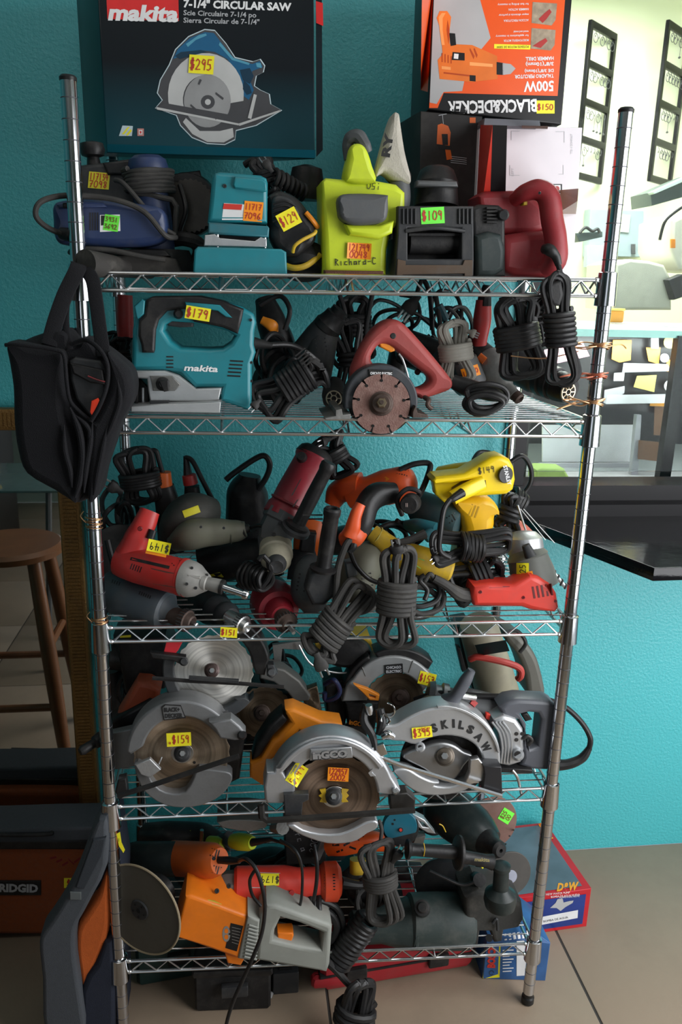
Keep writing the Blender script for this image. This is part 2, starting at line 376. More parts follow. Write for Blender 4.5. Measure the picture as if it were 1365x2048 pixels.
# cords
def coil(t, name, mt, a, b, R0, turns, r, seg=8, R1=None, fl=1, ph=0, lead=None, tail=None):
    """helix of cord round the line a-b (px radius R0)"""
    A, B = P(a), P(b); s = sc(A); d = B-A; z = d.normalized(); x = z.orthogonal().normalized(); y = z.cross(x); n = int(turns*14); R1 = R1 or R0
    pts = [A+d*(i/n)+(x*math.cos(ph+2*math.pi*i/14)+y*(fl*math.sin(ph+2*math.pi*i/14)))*s*(R0+(R1-R0)*i/n)*(1+.05*math.sin(i*1.7)) for i in range(n+1)]
    if lead: pts = [P(q) for q in lead]+pts
    if tail: pts += [P(q) for q in tail]
    return make(M().tube(pts, r*s, seg, n=2), name, mt, t)
def hank(t, mt, top, bot, w, r, wraps=6, loops=3, span=(.3, .7), seed=1, name='cord', plug=None, ww=None, dep=.6):
    """cord folded into long loops and bound with its own end"""
    g = random.Random(seed); A, B = P(top), P(bot); s = sc(A); d = B-A; z = d.normalized(); y = V((0, 1, 0)); x = z.cross(y).normalized(); m = M(); L = d.length
    for i in range(loops):
        o = (i-(loops-1)/2)/max(1, loops-1)*1.3 if loops > 1 else 0; wr = w*s*.5; cx = o*wr*.45; dy = g.uniform(-1, 1)*w*s*.25*dep
        e0 = g.uniform(-.02, .05)*L; e1 = g.uniform(-.05, .02)*L; pin = ww*s*.32 if ww else wr*.42
        h1 = wr*g.uniform(.55, .95); h2 = wr*g.uniform(.55, .95); T = lambda f, q, k=0: A+d*f+x*(cx+q)+y*(dy+k*w*s*.12)
        lp = [T(0, 0)+z*e0, T(.08, h1, 1), T(span[0], pin, .5), T(span[1], pin, -.5), T(.92, h2, -1), T(1, 0)+z*e1, T(.92, -h2, 1), T(span[1], -pin, .5), T(span[0], -pin), T(.08, -h1, -1)]
        m.tube(lp, r*s, 8, True, 5)
    if wraps:
        n = wraps*14; rw = (ww or w*.62)*s*.5+r*s; a0 = A+d*span[0]; dd = d*(span[1]-span[0])
        m.tube([a0+dd*(i/n)+x*(rw*math.cos(2*math.pi*i/14)*(1+.07*math.sin(i*.9+seed)))+y*(rw*dep*math.sin(2*math.pi*i/14)) for i in range(n+1)], r*s, 8, n=1, smooth=False)
    o = make(m, name, mt, t)
    return o
def plug(t, mt, a, b, r=11, prongs=2, name='plug'):
    """mains plug: body from cord end a to prong tips b (px)"""
    A, B = P(a), P(b); s = sc(A); d = B-A; z = d.normalized(); x = z.orthogonal().normalized(); x = z.cross(V((0, 1, 0))); x = x.normalized() if x.length > .1 else z.orthogonal().normalized()
    o = make(M().tube([A, A+d*.2, A+d*.4, A+d*.62, A+d*.68], [r*.45*s, r*.5*s, r*.95*s, r*s, r*.9*s], 12, smooth=False, flat=.75, sq=3), name, mt, t)
    m = M()
    for k in ([-1, 1] if prongs == 2 else [-1, 0, 1]): m.tube([A+d*.66+x*(k*r*.5*s), B+x*(k*r*.5*s)], r*.16*s, 6, smooth=False)
    make(m, 'prongs', STEEL, o if not t.parent else t); return o
def vents(t, on, c, n, l, gap, ang=0, w=3, name='vent_slots', mt=None, step=None, Y=0):
    """n slots of length l px, stacked along the direction ang+90"""
    qs = []; ca, sa = math.cos(R(ang)), math.sin(R(ang))
    for i in range(n):
        o = (i-(n-1)/2)*gap; sh = (step or 0)*i
        qs.append([(c[0]+(x+sh)*ca-(y+o)*sa, c[1]-(x+sh)*sa-(y+o)*ca) for x, y in ((-l/2, -w/2), (l/2, -w/2), (l/2, w/2), (-l/2, w/2))])
    return dark(t, name, mt or BLACK, qs, Y, on, .0007)
def screws(t, pts, r, on, Y=0, mt=None, name='screw'):
    for a, b in pts:
        c = lay(a, b, on, Y, -.001); s = sc(c); d = (CAM-c).normalized()
        make(M().lathe(c, c+d*(.0035), [(0, r*s), (.7, r*s), (1, r*.8*s), (1, r*.4*s), (.6, r*.35*s)], 10), name, mt or DGREY, t)

# ------------------------------------------------------------------ tool builders (px, depth Y)
def L3(a, b, u): return tuple(a[i]+(b[i]-a[i])*u for i in range(3))
def chuck(t, a, b, r, tip=None, mt=None, key=True):
    """keyed drill chuck from a to b"""
    o = lathe(t, 'chuck', mt or STEEL, a, b, [(0, r*.75), (.04, r*.9), (.5, r), (.56, r), (.58, r*1.16), (.78, r*1.16), (.8, r*.95), (.97, r*.72), (1, r*.55), (.9, r*.22)], 24)
    if key:
        A, B = P(a), P(b); s = sc(A); z = (B-A).normalized(); x = z.orthogonal().normalized(); y = z.cross(x); m = M(); C0 = A+(B-A)*.68; l = (B-A).length*.11
        for i in range(22):
            c = C0+(x*math.cos(i*2*math.pi/22)+y*math.sin(i*2*math.pi/22))*r*1.17*s; m.tube([c-z*l, c+z*l], r*.07*s, 4, smooth=False)
        make(m, 'key_teeth', DGREY, o if not t.parent else t, kind='stuff')
    if tip: 
        tube(t, 'drill_bit', STEEL, [L3(a, b, .9), tip], r*.22, 8, smooth=False)
    return o
def motor(t, mt, a, b, r, name='motor_housing', end=.75, fl=1):
    """rounded motor housing a (back) to b (front)"""
    return lathe(t, name, mt, a, b, [(0, r*.25), (.015, r*end*.85), (.06, r*end*1.12), (.14, r), (.5, r*1.02), (.9, r), (.97, r*.97), (1, r*.9)], 32, fl=fl)
def gearcase(t, mt, a, b, r0, r1, name='gearcase'):
    return lathe(t, name, mt, a, b, [(0, r0*.96), (.03, r0*1.04), (.28, r0*1.04), (.33, r0*.97), (.55, r0*.85), (.75, r1*1.25), (.8, r1), (1, r1)], 32)
def side_handle(t, a, b, r, mt=None, name='side_handle', hollow=True):
    return lathe(t, name, mt or BLACK, a, b, [(0, r*.6), (.02, r*1.75), (.06, r*1.8), (.09, r*1.05), (.14, r), (.5, r*1.06), (.86, r*.98), (.9, r*1.12), (.97, r*1.15), (1, r*.95)]+([(1, r*.6), (.9, r*.5), (.9, .1)] if hollow else []), 24)
def slots_round(t, o, c, n, l, gap, ang, w=2.5): return vents(t, [o], c, n, l, gap, ang, w)
def blob(t, name, mt, pts, r, fl=1, sq=2.6, seg=18): return tube(t, name, mt, pts, r, seg, False, 6, True, fl, sq)
# ------------------------------------------------------------------ setting
def wallmat(key, col, bump=.5, rough=.38, sc_=90, spec=.5, **kw):
    m = mat(key, col, rough, scale=3, var=.05, spec=spec, **kw); N = m.node_tree.nodes; L = m.node_tree.links; b = N['Principled BSDF']
    tc = [n for n in N if n.type == 'TEX_COORD'][0]; n = N.new('ShaderNodeTexNoise'); n.inputs['Scale'].default_value = sc_; n.inputs['Detail'].default_value = 6; n.inputs['Roughness'].default_value = .6
    L.new(tc.outputs['Object'], n.inputs['Vector']); bp = N.new('ShaderNodeBump'); bp.inputs['Strength'].default_value = bump; bp.inputs['Distance'].default_value = .003
    L.new(n.outputs[0], bp.inputs['Height']); L.new(bp.outputs[0], b.inputs['Normal']); return m
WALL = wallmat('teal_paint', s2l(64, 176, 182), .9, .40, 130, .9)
FLOORM = wallmat('worn_beige_floor', (.29, .22, .155), .25, .42, 40, dust=.35, dcol=(.17, .125, .09))
FLOORM2 = wallmat('tan_floor_tile', (.30, .25, .19), .15, .4, 30)
CEIL = mat('white_ceiling', (.75, .75, .73), .9)
BLKP = wallmat('black_gloss_paint', (.005, .005, .006), .2, .10, 30)
BLKF = mat('black_frame', (.005, .005, .006), .35, spec=.2)
GROUT = mat('dark_joint', (.05, .045, .04), .9)
PALE = wallmat('pale_yellow_wall', (.78, .80, .58), .1, .6)
GLASS = bpy.data.materials.new('glass'); GLASS.use_nodes = True
_b = GLASS.node_tree.nodes['Principled BSDF']; _b.inputs['Base Color'].default_value = (.90, .98, .96, 1); _b.inputs['Roughness'].default_value = .03; _b.inputs['Transmission Weight'].default_value = 1; _b.inputs['IOR'].default_value = 1.1
TH = .12
ex = lambda px, py: at(px, py, YW)
XW = ex(1014, 900).x                        # left jamb of the window opening
ZS = ex(1062, 1030).z                       # window sill height
ZT = 2.45
X2 = RX1
wb = M().box(((RX0+XW)/2, YW+TH/2, RZ1/2), (XW-RX0, TH, RZ1)); wb.box(((XW+X2)/2, YW+TH/2, ZS/2), (X2-XW, TH, ZS)); wb.box(((XW+X2)/2, YW+TH/2, (ZT+RZ1)/2), (X2-XW, TH, RZ1-ZT))
struct(wb, 'wall_back', WALL)
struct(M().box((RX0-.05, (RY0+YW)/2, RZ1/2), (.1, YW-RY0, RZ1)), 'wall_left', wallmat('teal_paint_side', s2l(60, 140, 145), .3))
WR = wallmat('grey_green_wall', (.30, .36, .34), .2)
# right wall with the storefront opening, front wall with a door opening
wr = M(); y0, y1, z0, z1 = -1.75, .05, .35, 2.4
wr.box((RX1+.05, (RY0+y0)/2, RZ1/2), (.1, y0-RY0, RZ1)); wr.box((RX1+.05, (y1+YW)/2, RZ1/2), (.1, YW-y1, RZ1)); wr.box((RX1+.05, (y0+y1)/2, z0/2), (.1, y1-y0, z0)); wr.box((RX1+.05, (y0+y1)/2, (z1+RZ1)/2), (.1, y1-y0, RZ1-z1))
struct(wr, 'wall_right', WR)
wf = M(); wf.box(((RX0-.9)/2-.0, RY0-.05, RZ1/2), (-.9-RX0, .1, RZ1)); wf.box(((.3+RX1)/2, RY0-.05, RZ1/2), (RX1-.3, .1, RZ1)); wf.box((-.3, RY0-.05, 2.55), (1.2, .1, .4))
struct(wf, 'wall_front', WR)
struct(M().box(((RX0+RX1)/2, (RY0+YW)/2, RZ1+.04), (RX1-RX0, YW-RY0, .08)), 'ceiling', CEIL)
# floor: large square tiles, each its own piece, joints as the photograph shows on the right
fl = struct(M().box(((RX0+RX1)/2, (RY0+YW)/2, -.025), (RX1-RX0, YW-RY0, .05-.004)), 'floor', GROUT)
j0 = atz(1112, 1860, 0); j1 = atz(1180, 2048, 0); jx = j0.x; S_ = .61
g = random.Random(3); me_t = None
xs = [jx+S_*k for k in range(-5, 3)]; ys = [YW-S_*k for k in range(0, 8)]
for i, x in enumerate(xs):
    for y in ys:
        xa, xb, ya, yb = max(x, RX0), min(x+S_, RX1), max(y-S_, RY0), y
        if xb-xa < .05 or yb-ya < .05: continue
        make(M().box(((xa+xb)/2, (ya+yb)/2, -.004), (xb-xa-.006, yb-ya-.004, .008), bev=.0015), 'floor_tile', FLOORM, fl)
# window frame, glass, counter
wfm = M(); fw_ = .045
zf = ex(1075, 968).z
wfm.box((XW+.02, YW+.05, (ZS+ZT)/2), (.05, .13, ZT-ZS)); wfm.box(((XW+X2)/2, YW+.03, (ZS+zf)/2), (X2-XW, .10, zf-ZS)); wfm.box(((XW+X2)/2, YW-.005, (ZS*.55+zf*.45)), (X2-XW, .03, .012)); wfm.box(((XW+X2)/2, YW+.04, ZT-.03), (X2-XW, .1, .06)); wfm.box((2.12, YW+.04, (zf+ZT)/2), (.06, .08, ZT-zf))
win = struct(wfm, 'window_1', BLKF)
make(M().box(((XW+X2)/2+.02, YW+.06, (zf+ZT)/2), (X2-XW-.09, .006, ZT-zf-.04)), 'pane', GLASS, win)
c1 = atz(1310, 1136, ZS); c0 = atz(1052, 1046, ZS)
make(M().prism([[V((XW-.02, YW, ZS)), V((c0.x, YW-.012, ZS)), V((c1.x, c1.y, ZS)), V((X2-.05, c1.y+.03, ZS)), V((X2-.05, YW, ZS))]], (0, 0, -.03), .002), 'sill_counter', BLKP, win)
# ------------------------------------------------------------------ chrome rack
RW, RD, RH = .914, .441, 1.892
rack = thing('wire_shelving_rack', 'tall chrome wire shelving rack with five shelves loaded with power tools', 'rack', (RW/2, RD/2, 0.0))
rack.location = V((RW/2, RD/2, 0))
PR = .0127
GRV = mat('groove_shadow', (.10, .10, .11), .5, .6)
CAPM = mat('black_cap', (.012, .012, .012), .4)
for ix, x in enumerate((0, RW)):
    for iy, y in enumerate((0, RD)):
        p = make(M().lathe((x, y, .03), (x, y, RH-.006), [(0, PR*.98), (.001, PR), (.999, PR), (1, PR*.98)], 24), 'post', CHROME, rack)
        m = M(); k = 0
        while .06+k*.0305 < RH-.02:
            z = .06+k*.0305; m.lathe((x, y, z-.0009), (x, y, z+.0009), [(0, PR), (.2, PR+.00035), (.8, PR+.00035), (1, PR)], 24); k += 1
        make(m, 'groove_rings', GRV, p, kind='stuff')
        make(M().lathe((x, y, RH-.008), (x, y, RH), [(0, PR*1.05), (.6, PR*1.07), (1, PR*.85)], 20), 'post_cap', CAPM, p)
        make(M().lathe((x, y, 0), (x, y, .035), [(0, .012), (.1, .0145), (.5, .0145), (.6, .012), (1, .012)], 20), 'foot', CAPM, p)
ZL = [1.587, 1.349, .953, .568, .190]; ZR = [1.600, 1.345, .943, .560, .155]
def shz(i, x): return ZL[i]+(ZR[i]-ZL[i])*x/RW
TR = .028
for i in range(5):
    z = lambda x: shz(i, x)
    W_ = .0028
    m = M()
    x0, x1 = .014, RW-.014
    for y in (0, RD):
        for dz in (.012, -.016): m.tube([(x0, y, z(x0)+dz), (x1, y, z(x1)+dz)], W_*1.15, 8, smooth=False)
    for x in (0, RW):
        for dz in (.012, -.016): m.tube([(x, .014, z(x)+dz), (x, RD-.014, z(x)+dz)], W_*1.15, 8, smooth=False)
    sh = make(m, 'shelf', WIRE, rack)
    m = M(); n = 34
    for y in (0, RD):
        m.tube([(x0+.01+(x1-x0-.02)*k/n, y+.003*(0), z(x0+(x1-x0)*k/n)+(.010 if k % 2 else -.014)) for k in range(n+1)], W_*.75, 7, smooth=False)
    n = 12
    for x in (0, RW):
        m.tube([(x, .02+(RD-.04)*k/n, z(x)+(.010 if k % 2 else -.014)) for k in range(n+1)], W_*.75, 7, smooth=False)
    for x in (RW*.25, RW*.5, RW*.75):
        m.tube([(x, .0+RD*k/n, z(x)+(.007 if k % 2 else -.014)) for k in range(n+1)], W_*.75, 7, smooth=False)
        m.tube([(x, 0, z(x)-.015), (x, RD, z(x)-.015)], W_*.8, 7, smooth=False)
    make(m, 'zigzag_truss', WIRE, sh)
    nw = 17; m = M()
    for k in range(1, nw):
        y = RD*k/nw; m.tube([(.006, y, z(0)+.0145), (RW-.006, y, z(RW)+.0145)], .0016, 6, smooth=False)
    make(m, 'deck_wires', WIRE, sh, kind='stuff')
    for x in (0, RW):
        for y in (0, RD):
            zz = z(x); make(M().lathe((x, y, zz-.034), (x, y, zz+.026), [(0, PR*1.15), (.02, PR*1.5), (.5, PR*1.42), (.97, PR*1.34), (1, PR*1.1)], 24), 'collar', CHROME, sh)
            if y == 0:
                sgn = 1 if x == 0 else -1
                for dz in (.012, -.016): make(M().lathe((x+sgn*PR*1.3, y, zz+dz), (x+sgn*(PR*1.3+.007), y, zz+dz), [(0, .0046), (.7, .0046), (1, .003)], 10), 'wire_end', WIRE, sh)
# ------------------------------------------------------------------ top shelf
def rect(a, b, c, d): return [(a, b), (c, b), (c, d), (a, d)]
def carton(t, mt, q, back, name='carton'):
    ls = [P(p) for p in q]; m = M().prism([ls], back, .002); return make(m, name, mt, t)

# big saw carton -------------------------------------------------------
KBOX = mat('dark_printed_card', s2l(4, 30, 40), .35, var=.3, scale=2, bump=.05)
t = thing('saw_carton', 'large dark teal carton with a circular saw picture and yellow price sticker', 'box', (420, 318, .30), 'boxed tools on the top shelf')
yl, yr = .20, .185
_n = KBOX.node_tree; _g = _n.nodes.new('ShaderNodeSeparateXYZ'); _t = [x for x in _n.nodes if x.type == 'TEX_COORD'][0]; _n.links.new(_t.outputs['Object'], _g.inputs[0])
_mr = _n.nodes.new('ShaderNodeMapRange'); _n.links.new(_g.outputs[2], _mr.inputs[0]); _mr.inputs[1].default_value = .14; _mr.inputs[2].default_value = -.02      # printed fade from black to teal
_mx = _n.nodes.new('ShaderNodeMix'); _mx.data_type = 'RGBA'; _n.links.new(_mr.outputs[0], _mx.inputs[0]); _mx.inputs[6].default_value = (.004, .007, .010, 1); _mx.inputs[7].default_value = (.006, .065, .085, 1); _n.links.new(_mx.outputs[2], _n.nodes['Principled BSDF'].inputs['Base Color'])
q = [(193, -60, yl), (628, -60, yr), (631, 318, yr), (214, 306, yl)]
bx = carton(t, KBOX, q, V((-.07, .20, .02)), 'carton')
on = [bx]
# the right flank that shows beside the front
dark(t, 'teal_print', mat('teal_print', s2l(8, 92, 110), .35, var=.1, scale=4), [[(214, 288), (631, 300), (631, 316), (215, 304)]], on=on, eps=.0005)
dark(t, 'red_panel', mat('red_print', (.70, .02, .02), .4), [[(213, -5), (357, -5), (358, 42), (215, 38)]], on=on, eps=.0008)
text(t, 'logo_lettering', WHITE, 'makita', (216, 39), 30, -1.5, on, w=141, bold=.045, shear=.12, eps=.0012)
text(t, 'title_lettering', WHITE, '7-1/4" CIRCULAR SAW', (367, 14), 15, -2, on, w=216, bold=.04, eps=.0010)
text(t, 'subtitle_lettering', LGREY, 'Scie Circulaire 7-1/4 po', (367, 30), 10, -2, on, w=146, bold=.02, eps=.0010)
text(t, 'subtitle_lettering', LGREY, 'Sierra Circular de 7-1/4"', (367, 45), 10, -1.5, on, w=152, bold=.02, eps=.0010)
text(t, 'model_lettering', LGREY, 'Model 5007F', (540, 311), 9, -1, on, w=78, bold=.03, eps=.0012)
GLO = mat('pale_print', (.55, .66, .70), .4); PB = mat('blue_print', s2l(20, 90, 130), .4); PG = mat('grey_print', (.30, .30, .30), .4, var=.25, scale=20); PG2 = mat('dark_grey_print', (.06, .06, .065), .4); PG3 = mat('light_print', (.50, .50, .49), .4, var=.2, scale=20)
def arc(cx, cy, r, a0, a1, n=14, ry=None): return [(cx+r*math.cos(R(a0+(a1-a0)*i/n)), cy-(ry or r)*math.sin(R(a0+(a1-a0)*i/n))) for i in range(n+1)]
out = [(316, 186), (322, 160), (340, 130), (352, 100), (378, 74), (410, 60), (430, 62), (452, 88), (470, 116), (505, 124), (520, 119), (529, 132), (526, 145), (512, 152), (508, 172), (520, 180), (538, 188), (541, 208), (563, 220), (512, 250), (472, 260), (470, 278), (450, 288), (415, 286), (385, 274), (362, 250), (354, 230), (312, 216), (326, 200)]
def grow(p, d):
    cx = sum(a for a, b in p)/len(p); cy = sum(b for a, b in p)/len(p); return [(a+(a-cx)/math.hypot(a-cx, b-cy)*d, b+(b-cy)/math.hypot(a-cx, b-cy)*d) for a, b in p]
dark(t, 'picture_outline', GLO, [grow(out, 2.2)], on=on, eps=.0007)
dark(t, 'picture_ground', PG2, [out], on=on, eps=.0010)
dark(t, 'picture_body', PB, [[(346, 118), (356, 98), (380, 76), (410, 64), (428, 66), (448, 92), (468, 120), (505, 128), (520, 122), (526, 134), (505, 142), (500, 160), (508, 180), (498, 200), (485, 190), (478, 150), (455, 118), (430, 104), (400, 100), (370, 110)]], on=on, eps=.0013)
ring = arc(412, 190, 76, 200, -8, 18, 84)+arc(412, 200, 46, -8, 200, 16, 50)
dark(t, 'picture_guard', PG3, [ring, [(372, 236), (400, 262), (440, 262), (466, 256), (468, 274), (448, 285), (415, 284), (385, 268), (366, 244)]], on=on, eps=.0014)
dark(t, 'picture_blade', PG, [arc(415, 202, 47, 0, 345, 30, 53)], on=on, eps=.0016)
dark(t, 'picture_foot', PG2, [[(313, 214), (330, 206), (475, 232), (500, 244), (478, 250), (316, 220)], [(495, 235), (508, 185), (538, 195), (540, 222), (510, 245)], arc(416, 204, 14, 0, 340, 16)], on=on, eps=.0018)
dark(t, 'picture_foot_edge', PG3, [[(313, 214), (478, 247), (478, 251), (314, 219)], [(496, 236), (508, 188), (514, 190), (503, 238)], arc(416, 204, 6, 0, 330, 12), [(478, 247), (560, 220), (562, 223), (479, 252)]], on=on, eps=.0020)
dark(t, 'picture_slots', PG2, [[(396, 168), (400, 158), (404, 160), (399, 170)], [(432, 184), (448, 196), (446, 200), (431, 188)], [(382, 208), (398, 222), (396, 225), (381, 212)], [(430, 236), (434, 228), (437, 230), (432, 240)]], on=on, eps=.0021)
dark(t, 'picture_highlights', mat('pale_blue_print', s2l(80, 150, 175), .4), [[(372, 88), (398, 70), (412, 67), (414, 71), (392, 80), (376, 94)], [(440, 84), (468, 116), (500, 126), (498, 130), (464, 120), (438, 90)], [(512, 126), (522, 126), (524, 136), (514, 134)]], on=on, eps=.0016)
dark(t, 'picture_tip', mat('deep_blue_print', s2l(8, 50, 72), .4), [[(480, 140), (500, 136), (508, 152), (500, 168), (486, 160)], [(488, 160), (500, 172), (504, 186), (494, 190), (486, 178)], [(350, 112), (362, 104), (402, 100), (414, 104), (396, 108), (360, 118)]], on=on, eps=.0015)
dark(t, 'emblem', GLO, [[(238, 272), (245, 251), (266, 252), (264, 272)]], on=on, eps=.0009)
dark(t, 'emblem_marks', SY, [[(244, 268), (256, 254), (260, 254), (248, 269)], [(252, 270), (262, 258), (264, 262), (256, 271)]], on=on, eps=.0011)
dark(t, 'square_mark', mat('pale_red_print', (.6, .25, .22), .4), [rect(275, 257, 288, 272)], on=on, eps=.0009); dark(t, 'square_mark_centre', WHITE, [rect(278, 260, 285, 269)], on=on, eps=.0011); dark(t, 'square_mark_core', mat('red_print', (.7, .02, .02)), [rect(280, 262, 283, 267)], on=on, eps=.0013)
sticker(t, SY, (403, 129), 50, 37, -4, on, text=['$295'], ink=INKR, lw=2, th=21, eps=.0030)
# flank
fl = dark(t, 'flank_print', mat('flank_card', s2l(10, 24, 30), .4), [[(632, -30), (644, -30), (646, 300), (633, 314)]], Y=yr+.012, eps=0)
dark(t, 'flank_red_panel', mat('red_print', (.7, .02, .02)), [[(632, 2), (646, 6), (647, 52), (633, 46)]], Y=yr+.01, eps=0)

# lamp-black knob planer ----------------------------------------------
t = thing('electric_planer', 'grey planer with black knob beside left post, yellow numbered sticker', 'power tool', (200, 550, .12), 'tools on the top shelf')
b = plate(t, 'body', DGREY, [(158, 330), (230, 322), (262, 330), (300, 335), (300, 400), (260, 460), (170, 460), (160, 420)], .13, .10, 8)
lathe(t, 'knob', BLACK, (183, 283, .16), (188, 330, .16), [(0, 10), (.08, 22), (.35, 25), (.6, 22), (.68, 12), (1, 14)])
plate(t, 'front_cover', BLACK, [(205, 325), (255, 318), (300, 325), (300, 350), (215, 350)], .125, .1, 5)
sticker(t, mat('dim_yellow_sticker', (.70, .62, .03), .5), (198, 361), 42, 33, -5, [b], text=['117134', '7098'], ink=INKR, th=13)
# navy router with cord wound on ---------------------------------------
t = thing('navy_router', 'navy blue upright router with grey cord wound round its motor', 'power tool', (300, 540, .12), 'tools on the top shelf')
lathe(t, 'motor', NAVY, (294, 310, .13), (312, 500, .13), [(0, 6), (.01, 26), (.05, 36), (.14, 40), (.2, 38), (.24, 34), (.5, 36), (.9, 40), (1, 38)])
coil(t, 'cord', CORDG, (296, 340, .13), (302, 386, .13), 50, 6, 5.5, R1=48, fl=.8, tail=[(345, 400, .10), (352, 430, .10), (350, 470, .1)])
tube(t, 'cord_tail', CORDG, [(230, 360, .07), (248, 368, .06), (285, 410, .05), (320, 450, .05), (350, 470, .06)], 5)
lathe(t, 'base_ring', BLACK, (318, 500, .13), (320, 545, .13), [(0, 60), (.5, 68), (1, 68)])
# navy sander -----------------------------------------------------------
t = thing('navy_sander', 'navy blue sander lying on its side with grey cord and green sticker', 'power tool', (220, 545, .05), 'tools on the top shelf')
b = plate(t, 'body', NAVY, [(104, 440), (104, 415), (116, 402), (160, 397), (212, 400), (262, 405), (318, 414), (332, 440), (330, 472), (300, 490), (225, 494), (150, 490), (118, 487), (106, 468)], .03, .085, 16, sm=4)
plate(t, 'housing_cap', NAVY, [(112, 408), (150, 402), (205, 404), (215, 415), (160, 416), (118, 418)], .024, .07, 5)
plate(t, 'switch', BLACK, rect(125, 405, 145, 416), .018, .02, 3)
lathe(t, 'cord_grommet', BLACK, (150, 472, .02), (122, 466, .03), [(0, 8), (.3, 14), (1, 11)])
tube(t, 'cord', CORDG, [(130, 470, .025), (95, 455, .01), (72, 432, .0), (80, 405, .0), (120, 392, .01), (180, 392, .02), (240, 402, .02), (290, 425, .02), (330, 470, .02), (352, 475, .05)], 5.5)
vents(t, [b], (188, 443), 4, 36, 5, 90, 2.6, mt=BLACK)
lb = dark(t, 'rating_label', WHITE, [[(200, 430), (240, 429), (241, 462), (200, 464)]], on=[b]); dark(t, 'rating_print', INKB, [[(202, 431), (216, 431), (216, 450), (202, 451)]], on=[b], eps=.0009)
sticker(t, SG, (223, 446), 30, 32, -8, [b], text=['3931', '3692'], ink=mat('olive_ink', (.15, .12, .02)), th=9)
# dust nozzle -----------------------------------------------------------
t = thing('dust_nozzle', 'dusty black dust nozzle pointing left at the front shelf corner', 'nozzle', (230, 550, .03))
lathe(t, 'pipe', mat('dusty_black', (.03, .028, .026), .6, dust=.5), (170, 527, -.025), (300, 540, .12), [(0, 19), (0, 26), (.1, 25), (.5, 20), (1, 18), (1, 0)], 28)
lathe(t, 'bore', mat('bore_black', (.004, .004, .004), .9), (171, 527, -.018), (174, 527, -.01), [(0, 19), (1, 19)])
plate(t, 'shoe', mat('dusty_black', (.03, .028, .026)), [(235, 512), (300, 505), (352, 518), (362, 545), (300, 552), (215, 552)], .05, .12, 6)
tube(t, 'cord', CORDG, [(140, 505, .06), (155, 498, .03), (220, 500, .03), (280, 512, .03), (330, 520, .04)], 5)
plate(t, 'bracket', RUBBER, [(150, 495), (215, 497), (330, 500), (340, 512), (260, 512), (160, 505)], .05, .1, 3)
# dark saw behind --------------------------------------------------------
t = thing('black_saw', 'black circular saw standing in shadow beside palm sander', 'power tool', (375, 545, .28), 'tools on the top shelf')
lathe(t, 'guard', BLACK, (375, 410, .20), (378, 410, .26), [(0, 40), (.05, 58), (.9, 62), (1, 50)])
disc(t, 'blade', mat('dark_blade', (.05, .045, .04), .4, .8, dust=.4), (380, 412, .19), 52, .002, teeth=30, tooth=4)
plate(t, 'handle', BLACK, [(330, 350), (400, 340), (410, 380), (360, 372), (335, 385)], .22, .04, 5)
tube(t, 'cord', CORD, [(360, 370, .17), (372, 420, .15), (360, 470, .15), (390, 500, .15), (372, 540, .14)], 5)
tube(t, 'grip', RUBBER, [(345, 480, .14), (370, 478, .13), (400, 490, .14), (408, 520, .15)], 14)
# teal palm sander -------------------------------------------------------
t = thing('teal_palm_sander', 'teal finishing sander with square base and orange sticker', 'power tool', (480, 551, .04), 'tools on the top shelf')
b = plate(t, 'housing', TEAL, [(424, 358), (430, 346), (440, 343), (522, 350), (533, 356), (536, 366), (535, 446), (415, 446), (420, 400)], .03, .09, 9)
plate(t, 'top_cover', TEAL, [(470, 352), (526, 358), (534, 364), (534, 382), (528, 384), (470, 377), (466, 370)], .024, .02, 4)
plate(t, 'neck', TEALD, [(417, 444), (536, 452), (539, 456), (538, 475), (416, 467)], .022, .10, 4)
plate(t, 'gap', BLACK, rect(425, 468, 530, 486), .05, .06, 0)
plate(t, 'clamp', ALU, [(410, 470), (430, 468), (440, 476), (510, 482), (522, 474), (534, 478), (534, 494), (408, 492)], .02, .01, 2)
for x in (435, 530): tube(t, 'post', STEEL, [(x, 466, .03), (x, 496, .03)], 3)
plate(t, 'base', TEAL, [(396, 493), (563, 498), (573, 504), (575, 552), (386, 552), (389, 500)], .012, .12, 4)
lb = dark(t, 'rating_label', PAPER, [[(448, 406), (492, 409), (490, 440), (444, 440)]], on=[b]); dark(t, 'rating_print', REDB, [[(448, 407), (485, 409), (483, 420), (446, 418)]], on=[b], eps=.001)
sticker(t, SO, (507, 423), 38, 40, -5, [b], text=['11717', '7096'], ink=INKR, th=12)
screws(t, [(450, 372)], 4, [b])
# black and yellow orbital sander -----------------------------------------
t = thing('black_orbital_sander', 'black and yellow orbital sander tilted against its neighbour, yellow price sticker', 'power tool', (600, 551, .08), 'tools on the top shelf')
b = plate(t, 'body', BLACK, [(536, 400), (545, 385), (562, 380), (592, 392), (615, 418), (632, 450), (632, 480), (615, 500), (592, 515), (560, 505), (540, 470)], .06, .08, 20, sm=4)
plate(t, 'ribbed_grip', DGREY, [(545, 400), (560, 390), (585, 400), (600, 425), (590, 440), (560, 455), (545, 440)], .052, .03, 6, sm=3)
for k in range(5): tube(t, 'rib', BLACK, [(546, 408+k*9, .05), (570, 402+k*9, .046), (592-k, 412+k*7, .05)], 2)
tube(t, 'yellow_bumper', YELD, [(586, 505, .05), (590, 492, .045), (605, 480, .045), (628, 468, .05), (632, 462, .055)], 3.5)
lathe(t, 'pad', RUBBER, (608, 502, .12), (608, 545, .10), [(0, 40), (.3, 46), (.7, 48), (1, 40)])
tube(t, 'yellow_ring', YELD, [(568, 530, .075), (590, 536, .065), (615, 530, .065), (640, 510, .08)], 6)
tube(t, 'orange_trim', ORY, [(612, 425, .06), (625, 440, .06), (636, 455, .07)], 5)
